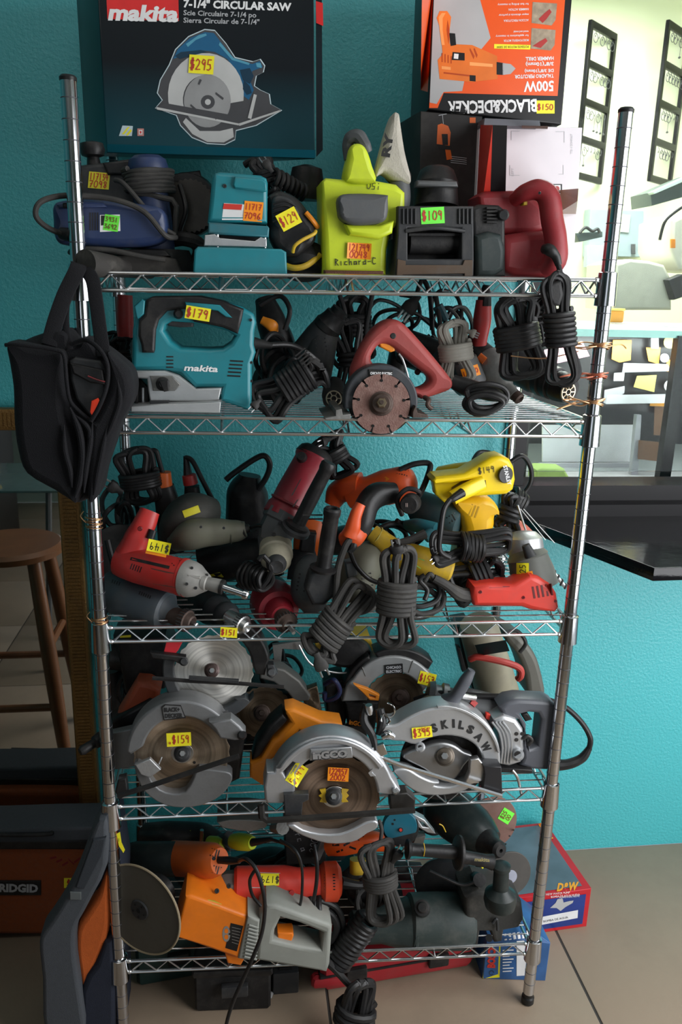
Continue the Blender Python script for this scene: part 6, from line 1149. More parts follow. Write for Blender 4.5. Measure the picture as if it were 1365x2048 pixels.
t = thing('orange_slotted_tool', 'orange tool with black slots behind the grey plug hank', 'power tool', (710, 1715, .15), G5); b = blob(t, 'body', mat('vivid_orange_red', (.80, .10, .01), .42), [(654, 1698, .12), (690, 1690, .11), (740, 1682, .11), (785, 1690, .12)], [14, 20, 20, 14], .8)
for x, y, a in ((672, 1690, 0), (694, 1688, 30), (706, 1696, -20), (722, 1676, 40), (735, 1690, 10), (680, 1702, 20)): vents(t, [b], (x, y), 1, 14, 4, a, 4)
t = thing('yellow_grip_tool', 'dusty yellow and black tool behind the hank', 'power tool', (720, 1780, .18), G5); blob(t, 'yellow_part', YELD, [(716, 1718, .12), (716, 1745, .11)], 16); blob(t, 'body', BLACK, [(690, 1728, .16), (720, 1760, .15), (760, 1790, .16)], [24, 34, 30]); tube(t, 'cord_boot', CORD, [(682, 1765, .06), (720, 1770, .07), (745, 1762, .09)], [12, 9, 6])
# teal disc
t = thing('teal_disc_sander', 'tool with round teal disc face beside silver bracket', 'sander', (800, 1700, .08), G5)
disc(t, 'disc', mat('blue_teal_disc', (.01, .13, .19), .35, dust=.12), (801, 1654, .02), 34, .012, (-.1, -1, .1)); dark(t, 'disc_marks', BLACK, [arc(802, 1660, 5, 0, 330, 10), arc(786, 1648, 2.5, 0, 330, 8), arc(790, 1640, 2, 0, 330, 8)], on=[t.children[0]]); lathe(t, 'centre_nut', REDB, (802, 1660, .014), (802, 1660, .02), [(0, 3), (1, 3)]); torus_c = P((801, 1654, .03))
lathe(t, 'rim', BLACK, (801, 1654, .028), (802, 1652, .06), [(0, 36), (.5, 37), (1, 34)]); plate(t, 'bracket', ALU, [(826, 1628), (850, 1640), (872, 1668), (856, 1666), (832, 1652)], .03, .02, 2, holes=[[(838, 1642), (848, 1646), (858, 1656), (846, 1654)]]); plate(t, 'lower_bracket', ALUD, [(832, 1676), (852, 1672), (846, 1692), (826, 1690)], .03, .02, 1)
# discs at right
t = thing('brown_flap_disc', 'rusty brown round disc with green sticker behind the big drill', 'sanding disc', (990, 1700, .15)); b = disc(t, 'disc', mat('rusty_disc', (.20, .10, .08), .5, .4, dust=.3, dcol=(.3, .25, .22), scale=12), (982, 1648, .14), 58, .004, (.15, -1, .1)); sticker(t, SG, (1013, 1632), 26, 24, 58, [b], Y=.13, text=['$25', '00'], ink=mat('olive_ink', (.15, .12, .02)), th=8)
for x, y in ((1020, 1672), (1012, 1688), (1028, 1660)): dark(t, 'hole', BLACK, [arc(x, y, 1.8, 0, 330, 8)], on=[b])
t = thing('grey_grinding_disc', 'scratched dark grey disc with pale centre at right behind knob handle', 'grinding disc', (1030, 1780, .1)); disc(t, 'disc', mat('dark_scratched_disc', (.07, .065, .06), .5, .3, dust=.3), (1020, 1748, .10), 46, .004, (.1, -1, .2)); disc(t, 'centre', mat('pale_blue_paper', (.32, .33, .4), .6), (1022, 1754, .096), 14, .002, (.1, -1, .2))
# big drill
t = thing('big_black_drill', 'large black drill pointing right with two black auxiliary handles', 'drill', (950, 1740, .05), G5)
GBK = mat('glossy_green_black', (.012, .020, .020), .32, dust=.15); lathe(t, 'body', GBK, (870, 1600, .18), (985, 1688, .05), [(0, 36), (.1, 46), (.4, 50), (.7, 46), (.85, 38), (1, 26)], 36); lathe(t, 'nose', BLACK, (968, 1678, .06), (1003, 1702, .0), [(0, 30), (.3, 26), (.5, 18), (.9, 17), (1, 12), (1, 4), (.8, 1)], 28)
o = lathe(t, 'side_handle', BLACK, (812, 1698, -.03), (925, 1706, -.03), [(0, 10), (.02, 19), (.06, 19), (.09, 13), (.15, 12), (.6, 13), (.88, 13), (.9, 32), (.92, 34), (.96, 34), (1, 10)], 28, fl=1); tube(t, 'handle_band', YELD, [(848, 1686, -.043), (850, 1699, -.046), (848, 1712, -.043)], 1)
lathe(t, 'handle_arm', BLACK, (920, 1712, -.03), (985, 1724, -.03), [(0, 13), (.8, 13), (1, 16)]); text(t, 'arm_lettering', mat('dull_gold_print', (.3, .25, .1), .5), 'makita', (950, 1722), 7, -3, [t.children[-1]], Y=-.05, w=30, bold=.03)
lathe(t, 'knob_handle', GBK, (1004, 1728, -.04), (1000, 1822, -.045), [(0, 12), (.03, 18), (.1, 18), (.12, 15), (.5, 16), (.55, 22), (.62, 31), (.75, 33), (.88, 30), (1, 14)], 32); screws(t, [(1000, 1726)], 5, [t.children[-1]], mt=BLACK); tube(t, 'gold_mark', YELD, [(879, 1648, .0), (886, 1652, .0), (892, 1664, .0)], 1.2)
tube(t, 'thin_cable', CORD, [(860, 1742, .02), (890, 1756, .01), (925, 1770, .0), (948, 1764, .0)], 3)
# big grinder
t = thing('big_green_grinder', 'very large dark green grinder lying across the bottom shelf', 'grinder', (900, 1900, .06), G5)
GB = mat('dusty_dark_green', (.022, .036, .034), .5, dust=.4, dcol=(.10, .10, .09)); b = lathe(t, 'motor_housing', GB, (815, 1842, .06), (940, 1842, .06), [(0, 46), (.04, 52), (.5, 54), (.94, 53), (1, 48)], 36); lathe(t, 'rear_handle', GB, (700, 1856, .06), (820, 1846, .06), [(0, 26), (.06, 32), (.5, 33), (.8, 44), (1, 50)], 32)
plate(t, 'gear_head', mat('dusty_black_casting', (.035, .036, .034), .55, .2, dust=.45, bump=.2), [(930, 1796), (960, 1782), (1010, 1790), (1046, 1808), (1050, 1840), (1040, 1858), (1010, 1864), (1006, 1885), (990, 1888), (982, 1866), (962, 1866), (958, 1892), (944, 1894), (932, 1880)], .02, .09, 10)
lathe(t, 'brush_cap', BLACK, (845, 1815, .0), (845, 1818, .03), [(0, 8), (.1, 11), (.12, 15), (1, 16)]); tube(t, 'gear_rib', DGREY, [(986, 1846, .012), (994, 1838, .012), (996, 1860, .012)], 3); plate(t, 'foot_rib', GB, [(832, 1876), (838, 1874), (838, 1894), (832, 1895)], .0, .04, 1); lathe(t, 'hole', NB, (979, 1876, .0185), (979, 1876, .021), [(0, 7), (1, 7)])
lathe(t, 'disc_guard', DGREY, (900, 1775, .12), (905, 1770, .17), [(0, 60), (.1, 70), (1, 72)], fl=.75); tube(t, 'yellow_tag', SY, [(963, 1732, .05), (966, 1736, .05)], 2) ; lathe(t, 'tube_end', BLACK, (960, 1760, .04), (950, 1756, .08), [(0, 8), (0, 13), (1, 13)])
blob(t, 'dark_base', RUBBER, [(660, 1790, .2), (720, 1800, .2), (800, 1800, .2)], [30, 36, 30])
for k, (x, y, l) in enumerate([(300, 1745, 1), (260, 1690, 0)]): pass
t = thing('black_tail_tool', 'black tool body in deep shadow at left behind the round disc', 'power tool', (300, 1790, .25), G5); blob(t, 'body', BLACK, [(250, 1700, .28), (270, 1760, .26), (330, 1790, .26), (400, 1800, .26)], [34, 40, 36, 26])
# ------------------------------------------------------------------ under and beside the rack
t = thing('red_tool_case', 'red moulded tool case lying on floor under the bottom shelf', 'tool case', (760, 1985, .08))
RC = mat('case_red', (.36, .012, .02), .45, dust=.15)
fz = lambda px, py: atz(px, py, .0)
yA = fz(700, 1988).y
def prism3(t, name, mt, base, h, bev=.008, label=None, z0=.0):
    """solid standing on the floor: base = floor px corners, h metres"""
    ls = [atz(a, b, z0) for a, b in base]; return make(M().prism([ls], V((0, 0, h)), bev), name, mt, t, label=label)
x0 = .43; x1 = .80
m = M().box((.615, .19, .055), (.38, .22, .10), Matrix.Rotation(R(6), 3, 'Z'), .02); make(m, 'case', RC, t); m = M().box((.615, .19, .055), (.385, .226, .006), Matrix.Rotation(R(6), 3, 'Z'), .001); make(m, 'seam', BLACK, t)
for x in (.52, .72): make(M().box((x, .19-.115+ (x-.615)*.105, .055), (.05, .015, .035), Matrix.Rotation(R(6), 3, 'Z'), .004), 'latch', BLACK, t)
make(M().box((.46, .07, .04), (.09, .03, .03), None, .01), 'corner_bumper', RC, t)
# printed pump carton
t = thing('pump_carton', 'red and blue printed carton lying on the floor right of the rack', 'box', (1130, 1860, .2))
fr = [V((.93, .195, 0)), V((1.155, .215, 0))]
p0 = fz(1083, 1866); p1 = fz(1174, 1853); zt = .118
d = (p1-p0); u_ = d.normalized(); pL = p0-u_*.075; back = V((-u_.y, u_.x, 0))*.27+u_*(-.0)
while max((pL+back).y, (p1+back).y) > YW-.01: back *= .98
RB = mat('carton_red', (.48, .012, .02), .35)
bx = make(M().prism([[pL, p1, p1+V((0, 0, zt)), pL+V((0, 0, zt))]], back, .002), 'carton', RB, t)
BLU = mat('carton_blue', (.012, .035, .20), .3, var=.5, scale=9)
def quad3(t, name, mt, o, ux, uy, r, off, Z=0):
    vs = [o+ux*a+uy*b+off for a, b in r]; return make(M().add(vs, [tuple(range(len(vs)))]), name, mt, t, smooth=0)
L_ = (p1-pL).length; up_ = V((0, 0, 1)); nf = V((u_.y, -u_.x, 0))
quad3(t, 'front_print', BLU, pL, u_, up_, [(.012, .012), (L_-.014, .012), (L_-.014, zt-.014), (.012, zt-.014)], nf*.0012)
bu = back.normalized(); BL_ = back.length; tp = pL+V((0, 0, zt))
quad3(t, 'top_print', mat('carton_grey_blue', (.10, .14, .17), .4, var=.6, scale=10), tp, u_, bu, [(.0, .01), (L_-.02, .012), (L_-.02, BL_-.012), (.0, BL_-.012)], V((0, 0, .0012)))
text(t, 'logo_lettering', mat('gold_orange_print', (.85, .35, .02), .4), 'D&W', (1114, 1782), 15, 4, [bx], w=46, bold=.05, shear=.35, eps=.003)
text(t, 'top_logo', mat('gold_orange_print', (.85, .35, .02), .4), 'D&W', (1078, 1648), 11, -60, [bx], w=40, bold=.04, eps=.003)
text(t, 'print', WHITE, 'NEW WATER PUMP', (1093, 1791), 4, 5, [bx], w=48, eps=.003); text(t, 'print', WHITE, 'BOMBA DE AGUA NUEVA', (1103, 1796), 4, 5, [bx], w=58, eps=.003); text(t, 'print', WHITE, 'POMPE A EAU NEUVE', (1120, 1797), 3.5, 5, [bx], w=40, eps=.003)
dark(t, 'pump_picture', mat('silver_print', (.42, .42, .42)), [[(1101, 1816), (1112, 1806), (1116, 1798), (1126, 1797), (1128, 1805), (1140, 1802), (1148, 1801), (1146, 1806), (1132, 1814), (1122, 1822), (1114, 1816)]], on=[bx], eps=.003)
dark(t, 'white_label', PAPER, [[(1083, 1834), (1157, 1820), (1156, 1836), (1083, 1850)]], on=[bx], eps=.003); text(t, 'label_print', INKB, 'BOMBA DE AGUA', (1088, 1845), 4, 10, [bx], w=50, eps=.0036)
# blue carton
t = thing('blue_yellow_carton', 'blue and yellow crumpled carton on floor inside right front post', 'box', (1030, 1970, .04))
q0 = fz(966, 1958); q1 = fz(1090, 1958); BC = mat('carton_deep_blue', (.03, .10, .26), .4, var=.5, scale=25)
hh = .125; m = M().prism([[q0+V((0, .0, 0)), V((q1.x, q0.y-.02, 0)), V((q1.x+.004, q0.y-.015, hh-.02)), V((q1.x-.03, q0.y, hh)), V((q0.x+.004, q0.y+.005, hh))]], V((.0, .12, 0)), .002); bx = make(m, 'carton', BC, t)
dark(t, 'yellow_panel', SY, [[(971, 1889), (1002, 1886), (1000, 1955), (966, 1957)]], on=[bx], eps=.001); text(t, 'brand_lettering', REDB, 'BOSCH', (990, 1936), 14, 88, [bx], w=46, bold=.06, eps=.0016)
dark(t, 'logo_ring', DGREY, [arc(984, 1946, 5, 0, 320, 12)+arc(984, 1946, 3.8, 320, 0, 12)], on=[bx], eps=.0016); dark(t, 'white_panel', PAPER, [[(1034, 1882), (1068, 1880), (1070, 1950), (1034, 1952)]], on=[bx], eps=.001)
dark(t, 'print_lines', WHITE, [[(1006, 1900+6*k), (1028-(k % 3)*4, 1899+6*k), (1028-(k % 3)*4, 1901+6*k), (1006, 1902+6*k)] for k in range(8)], on=[bx], eps=.001)
dark(t, 'top_letters', PAPER, [[(1008+9*k, 1868-k), (1013+9*k, 1867-k), (1015+9*k, 1880-k), (1010+9*k, 1881-k)] for k in range(6)], on=[bx], eps=.001)
# dark things on the floor under the rack
t = thing('black_tool_chest', 'black plastic tool chest on floor under the bottom shelf, front left', 'tool case', (470, 2040, .05))
c_ = fz(470, 2030); make(M().box((c_.x, c_.y+.09, .055), (.17, .16, .11), Matrix.Rotation(R(-3), 3, 'Z'), .008), 'body', RUBBER, t); make(M().box((c_.x, c_.y+.09, .105), (.18, .165, .02), Matrix.Rotation(R(-3), 3, 'Z'), .006), 'lid', BLACK, t); make(M().box((c_.x, c_.y+.0, .07), (.06, .015, .03), None, .003), 'latch', DGREY, t)
t = thing('dark_green_case', 'dark green case in shadow under the bottom shelf, left end', 'tool case', (320, 2000, .2)); make(M().box((.11, .23, .06), (.22, .18, .12), Matrix.Rotation(R(8), 3, 'Z'), .012), 'body', mat('dark_green_plastic', (.01, .035, .03), .5, dust=.2), t); make(M().box((.11, .135, .07), (.05, .02, .03), Matrix.Rotation(R(8), 3, 'Z'), .004), 'latch', BLACK, t)
t = thing('grey_square_block', 'small square grey block on floor between dark cases', 'block', (570, 1975, .1)); c_ = fz(572, 1992); make(M().box((c_.x, c_.y+.03, .03), (.06, .05, .06), None, .003), 'block', DGREY, t); make(M().box((c_.x, c_.y+.03, .062), (.03, .03, .006), None, .001), 'top_plate', BLACK, t)
t = thing('long_black_case', 'long black case on the floor at the back below the bottom shelf', 'tool case', (470, 1945, .3)); make(M().box((.33, .34, .045), (.42, .12, .09), None, .01), 'body', BLACK, t); make(M().box((.33, .275, .05), (.08, .015, .03), None, .003), 'handle', RUBBER, t)
sc_ = fz(540, 1992); m = M().add([sc_+V((-.012, 0, .001)), sc_+V((.004, -.008, .001)), sc_+V((.010, .004, .007)), sc_+V((-.004, .010, .004))], [(0, 1, 2, 3)]); tag(make(m, 'paper_scrap', PAPER, None, loc=sc_), 'small white paper scrap on the floor under the shelf', 'paper')
# ------------------------------------------------------------------ black tote hanging at left
CL = mat('black_canvas', (.006, .006, .008), .75, bump=.5, scale=120, Sheen_Weight=.03); CL.node_tree.nodes['Principled BSDF'].inputs['Specular IOR Level'].default_value = .25
t = thing('black_tote_bag', 'black canvas tote bag hanging by its straps from the left post', 'bag', (140, 1010, -.05))
Yb = -.10
plate(t, 'back_panel', CL, [(24, 700), (80, 668), (125, 660), (150, 682), (172, 677), (200, 694), (235, 720), (260, 745), (267, 780), (260, 812), (240, 850), (222, 900), (205, 950), (195, 995), (172, 1004), (150, 1008), (122, 990), (60, 950), (34, 900), (24, 790)], Yb+.02, .10, 30, sm=3)
plate(t, 'front_panel', CL, [(11, 690), (30, 684), (112, 698), (128, 708), (134, 740), (133, 800), (140, 850), (150, 880), (163, 930), (166, 970), (155, 1005), (140, 1003), (108, 985), (50, 950), (32, 905), (24, 850), (22, 780), (15, 730)], Yb, .07, 22, sm=3)
plate(t, 'right_panel', CL, [(215, 705), (236, 722), (258, 745), (266, 785), (258, 815), (238, 852), (222, 900), (202, 960), (190, 1000), (176, 1003), (172, 950), (174, 900), (178, 850), (185, 838), (205, 800), (216, 770), (215, 735)], Yb-.005, .05, 16, sm=3)
tube(t, 'hem', CL, [(11, 690, Yb), (40, 690, Yb-.008), (110, 700, Yb-.01), (128, 712, Yb-.01), (133, 760, Yb-.01), (140, 800, Yb-.005), (158, 822, Yb), (182, 842, Yb)], 4); tube(t, 'hem_right', CL, [(145, 688, Yb+.02), (172, 680, Yb+.01), (200, 700, Yb-.005), (215, 730, Yb-.01), (214, 770, Yb-.01), (200, 810, Yb-.01), (182, 842, Yb-.005)], 4.5)
for pts, r in (([(140, 815), (158, 860), (165, 910), (160, 960), (150, 995)], 7), ([(185, 845), (180, 890), (172, 940), (168, 985)], 6), ([(150, 830), (172, 850), (180, 870), (176, 920)], 5), ([(215, 850), (205, 900), (195, 950), (188, 990)], 6), ([(128, 850), (130, 900), (140, 940), (144, 975)], 6), ([(235, 760), (240, 800), (228, 840), (210, 880)], 6)):
    tube(t, 'fold', CL, [(a, b, Yb-.004) for a, b in pts], [r*.3]+[r]*(len(pts)-2)+[r*.3])
for pts, w in (([(98, 690), (112, 640), (130, 590), (152, 545), (158, 530)], 16), ([(140, 700), (133, 660), (132, 620), (138, 580), (150, 545), (160, 530)], 7), ([(208, 712), (200, 660), (192, 600), (185, 560), (172, 540)], 14)):
    tube(t, 'strap', CL, [(a, b, Yb+.02+.012*i) for i, (a, b) in enumerate(pts)], w, 12, flat=.25 if w > 8 else .5, sq=3)
t = thing('bagged_tool', 'dark grey tool with red label peeking out of black tote bag', 'power tool', (180, 830, -.05))
plate(t, 'body', DGREY, [(138, 722), (150, 714), (200, 722), (212, 740), (212, 800), (196, 838), (180, 836), (152, 800), (140, 760)], Yb+.012, .03, 6); plate(t, 'top_step', BLACK, [(140, 726), (205, 740), (210, 770), (180, 766), (146, 748)], Yb+.004, .02, 4); tube(t, 'red_line', MAROON, [(176, 752, Yb+.001), (196, 760, Yb+.001), (212, 764, Yb+.001)], 1.5); plate(t, 'red_label', mat('signal_red', (.9, .05, .01), .5), [(183, 802), (196, 796), (201, 806), (196, 822), (183, 830), (180, 824)], Yb+.004, .004, 1)
# copper ties on the left post
for n, (y, k) in enumerate([(1042, 5), (1240, 4)]):
    c = at(190, y, 0); m = M(); c = V((0, 0, c.z))
    for i in range(k): m.torus(c+V((0, 0, (i-k/2)*.0045)), (.1*(-1)**i, .1, 1), PR+.002, .0010, 6, 22)
    m.tube([c+V((-.012, -.01, 0)), c+V((-.02, -.012, .012)), c+V((-.014, -.014, .022))], .0009, 6)
    tag(make(m, 'wire_tie', BRASS, None, loc=c), ['copper wire wound round the left post below the tote bag', 'thin copper wire wound round the left post at third shelf collar'][n], 'wire', 'copper ties on the left post')
t = thing('yellow_tag_strip', 'torn yellow paper tag stuck on lower left post', 'tag', (242, 1685, -.014)); plate(t, 'tag', SY, [(233, 1668), (240, 1664), (243, 1685), (250, 1700), (247, 1706), (238, 1692)], -.0135, .0008, 0); hand(t, 'handwriting', INKB, '1', (238, 1680), 6, 0, None, -.0145, w=1)
# ------------------------------------------------------------------ left floor bags
OB_ = mat('orange_canvas', (.27, .058, .010), .85, bump=.6, scale=110, dust=.15); GC = mat('grey_webbing', (.055, .062, .072), .8, bump=.5, scale=140); NC = mat('navy_canvas', (.018, .022, .036), .85, bump=.4, scale=120)
t = thing('orange_tool_bag', 'long orange canvas tool bag with grey handles on floor before the mirror', 'bag', (70, 1870, .34))
b = plate(t, 'body', OB_, [(-120, 1692), (0, 1690), (100, 1690), (165, 1694), (200, 1705), (205, 1860), (170, 1872), (90, 1872), (0, 1872), (-120, 1872)], .30, .12, 12)
plate(t, 'top_band', GC, [(-120, 1662), (0, 1660), (100, 1656), (190, 1654), (196, 1676), (180, 1684), (100, 1686), (0, 1688), (-120, 1688)], .29, .10, 7); plate(t, 'zip_flap', BLACK, [(-120, 1682), (180, 1682), (180, 1700), (-120, 1700)], .292, .10, 4); tube(t, 'handle_rib', RUBBER, [(-60, 1668, .287), (40, 1670, .286), (100, 1668, .286), (102, 1664, .29)], 4)
plate(t, 'badge', BLACK, rect(-30, 1762, 82, 1791), .297, .005, 1); text(t, 'badge_lettering', LGREY, 'RIDGID', (-2, 1783), 15, -1, None, w=78, Y=.2955, bold=.05); sticker(t, SY, (138, 1766), 20, 20, 0, [b], text=['$'], th=12)
dark(t, 'red_scribble', mat('dark_red_ink', (.2, .01, .01), .7), [[(100+12*k, 1715+(k*7) % 20), (112+12*k, 1712+(k*5) % 18), (113+12*k, 1716+(k*5) % 18), (101+12*k, 1719+(k*7) % 20)] for k in range(6)], on=[b])
t = thing('grey_orange_bag', 'tall grey and orange canvas bag slumped against the left post', 'bag', (150, 2060, .0))
plate(t, 'side_panel', NC, [(200, 1645), (230, 1640), (248, 1760), (250, 2100), (150, 2100), (150, 1920), (190, 1800)], .02, .12, 14)
plate(t, 'orange_panel', mat('bright_orange_canvas', (.55, .11, .015), .8, bump=.4, scale=110), [(152, 1864), (175, 1825), (196, 1790), (216, 1745), (222, 1830), (212, 1885), (192, 1935), (175, 1972), (164, 1972), (152, 1925)], -.005, .05, 12, sm=3)
plate(t, 'grey_panel', GC, [(190, 1650), (205, 1640), (214, 1652), (214, 1732), (187, 1790), (166, 1830), (151, 1862), (151, 1918), (160, 1982), (168, 2100), (94, 2100), (84, 1960), (78, 1905), (80, 1875), (96, 1852), (128, 1802), (150, 1757), (172, 1698)], -.03, .06, 9, sm=2)
plate(t, 'handle_strap', mat('dark_webbing', (.03, .035, .042), .8, bump=.4, scale=140), [(186, 1680), (212, 1676), (205, 1712), (168, 1780), (150, 1776)], -.036, .01, 3); plate(t, 'stitch_patch', mat('grey_stitch', (.09, .10, .10), .8), rect(140, 1785, 162, 1800), -.034, .004, 1); plate(t, 'lower_fold', NC, [(160, 1985), (190, 1930), (225, 1880), (232, 2100), (170, 2100)], -.012, .05, 12, sm=2)
# ------------------------------------------------------------------ mirror leaning flat on the wall
MIR = bpy.data.materials.new('mirror_glass'); MIR.use_nodes = True; _m = MIR.node_tree.nodes['Principled BSDF']; _m.inputs['Metallic'].default_value = 1; _m.inputs['Roughness'].default_value = .02; _m.inputs['Base Color'].default_value = (.72, .74, .72, 1)
GOLD = mat('aged_gold_frame', (.23, .12, .03), .42, .55, dust=.25, dcol=(.05, .03, .02), bump=.8, scale=50)
ym = .465; mr = at(150, 1010, ym).x+.015; ml = mr-.80; mz = 1.305; fwid = .05
t = thing('gold_framed_mirror', 'tall mirror in aged gold frame standing against the wall at left', 'mirror', (mr-.4, ym, 0)); t.location = V(((ml+mr)/2, ym+.01, 0))
make(M().box(((ml+mr)/2, ym+.006, mz/2), (mr-ml-.04, .006, mz-.04)), 'glass', MIR, t)
for nm, c, sz in (('frame_side', (mr-fwid/2, ym, mz/2), (fwid, .03, mz)), ('frame_side', (ml+fwid/2, ym, mz/2), (fwid, .03, mz)), ('frame_top', ((ml+mr)/2, ym, mz-fwid/2), (mr-ml-2*fwid, .03, fwid)), ('frame_bottom', ((ml+mr)/2, ym, fwid/2), (mr-ml-2*fwid, .03, fwid))):
    o = make(M().box(c, sz, None, .006), nm, GOLD, t); m = M(); n = int(max(sz[0], sz[2])/.009)
    for k in range(n):
        if sz[2] > sz[0]: m.box((c[0], c[1]-.0155, c[2]-sz[2]/2+.009*(k+.5)), (sz[0]*.62, .004, .006))
        else: m.box((c[0]-sz[0]/2+.009*(k+.5), c[1]-.0155, c[2]), (.006, .004, sz[2]*.62))
    make(m, 'beading', GOLD, o, kind='stuff', smooth=0)
# stool in the room, seen in the mirror
WD = mat('brown_varnished_wood', (.17, .065, .025), .35, var=.4, scale=12)
vx = fz(150, 1540); sy = 2*ym-vx.y; sx = atz(45, 1090, .74).x; 
sv = atz(40, 1085, .75); sxx, syy = sv.x-.03, 2*ym-sv.y
t = thing('wooden_bar_stool', 'round wooden bar stool seen reflected in the mirror', 'stool', (sxx, syy, 0)); t.location = V((sxx, syy, 0))
make(M().lathe((sxx, syy, .71), (sxx, syy, .75), [(0, .14), (.2, .165), (.7, .17), (1, .155)], 40), 'seat', WD, t)
for i, j in ((-1, -1), (1, -1), (1, 1), (-1, 1)): make(M().tube([(sxx+i*.09, syy+j*.09, .715), (sxx+i*.13, syy+j*.13, .35), (sxx+i*.165, syy+j*.165, 0)], [.022, .026, .020], 12), 'leg', WD, t)
for k, (z, q) in enumerate([(.28, .137), (.42, .122), (.22, .145), (.36, .128)]):
    a, b = [((-1, -1), (1, -1)), ((1, -1), (1, 1)), ((1, 1), (-1, 1)), ((-1, 1), (-1, -1))][k]; make(M().tube([(sxx+a[0]*q, syy+a[1]*q, z), (sxx+b[0]*q, syy+b[1]*q, z)], .013, 10, smooth=False), 'rung', WD, t)
# glass table behind the stool
t = thing('glass_side_table', 'small glass topped table seen in the mirror beyond the stool', 'table', (-.75, -.9, 0)); t.location = V((-.78, -1.0, 0)); make(M().box((-.78, -1.0, .80), (.7, .5, .01), None, .002), 'top', mat('green_grey_glass', (.10, .16, .16), .1), t)
for i in (-1, 1):
    for j in (-1, 1): make(M().tube([(-.78+i*.3, -1.0+j*.2, .795), (-.78+i*.24, -1.0+j*.16, 0)], .012, 8, smooth=False), 'leg', GREY, t)
t = thing('spray_bottle', 'small bottle with yellow label on the glass table', 'bottle', (-.72, -.95, .805)); t.location = V((-.72, -.92, .805)); make(M().lathe((-.72, -.92, .806), (-.72, -.92, .95), [(0, .024), (.02, .026), (.7, .026), (.8, .012), (1, .010)], 20), 'bottle', NAVY, t); make(M().lathe((-.72, -.92, .84), (-.72, -.92, .88), [(0, .0265), (1, .0265)], 20), 'label_band', YEL, t)
t = thing('added_dark_cabinet', 'made-up dark cabinet along the left wall, added to darken the mirror', 'cabinet', (-1.4, -1.6, 0)); t.location = V((-1.42, -1.6, 0)); make(M().box((-1.42, -1.6, .95), (.5, 2.6, 1.9), None, .01), 'body', mat('dark_wood_cabinet', (.02, .016, .012), .5), t)  # cabinet invented to keep the reflection in the mirror dark
for y in (-2.4, -1.6, -.8): make(M().box((-1.165, y, .95), (.02, .74, 1.7), None, .004), 'door', mat('dark_wood_cabinet', (.02, .016, .012)), t)
# ------------------------------------------------------------------ loose cords lying between the tools
def tangle(lb, c, w, h, Y, n, r=4.5, seed=1, mt=None, dy=.03):
    g = random.Random(seed); t = thing('loose_cord', lb, 'cord', (c[0], c[1]+h, Y), 'loose cords among the tools')
    for k in range(n):
        x, y = c[0]+g.uniform(-.3, .3)*w, c[1]+g.uniform(-.3, .3)*h; a0 = g.uniform(0, 6.28); el = g.uniform(.5, 1); q = []
        for i in range(7):
            a = a0+i*2*math.pi/7; q.append((x+w*.45*el*math.cos(a)*g.uniform(.8, 1.1), y+h*.45*math.sin(a)*g.uniform(.8, 1.1), Y+dy*math.sin(a+k)+.006*k))
        if g.random() < .35: q = q[:6]+[(q[5][0]+w*.3, q[5][1]+h*.3, Y)]; tube(t, 'loop', mt or CORD, q, r, 8)
        else: tube(t, 'loop', mt or CORD, q, r, 8, closed=True)
for a in [('black cord tangle at left behind the jigsaw nose', (238, 712), 56, 70, .2, 5, 4, 1), ('black cord tangle between jigsaw and slanting black drill', (560, 740), 90, 100, .13, 5, 5, 2), ('dark cord loops at the back under the top shelf, behind the red saw', (800, 650), 120, 80, .3, 5, 4, 3),
          ('dusty cord tangle beside the yellow heat gun wraps', (930, 1150), 120, 60, .1, 6, 5, 4, CORDG), ('black cord tangle in the middle of the third shelf', (770, 1060), 120, 60, .16, 6, 5, 5), ('black cords at back left behind the red pistol drill', (240, 1030), 60, 90, .3, 4, 5, 6),
          ('thin black cord tangle behind the upper left saw', (560, 1330), 80, 70, .25, 4, 4, 7), ('black cord loops between pale guard saw and new silver saw', (700, 1400), 60, 80, .2, 4, 5, 8), ('cord tangle at the back of the bottom shelf, centre', (600, 1760), 160, 90, .2, 7, 5, 9),
          ('grey cord tangle behind the grey plug hank', (735, 1790), 90, 80, .1, 5, 5, 10, CORDG), ('cord tangle under the new silver saw', (860, 1640), 130, 40, .25, 4, 5, 11), ('black cord tangle at left end of the fourth shelf', (255, 1400), 60, 100, .25, 5, 5, 12), ('black cords beside the tangled hank under the top shelf', (900, 640), 70, 90, .25, 5, 4, 13)]: tangle(*a[:8], mt=a[8] if len(a) > 8 else None)
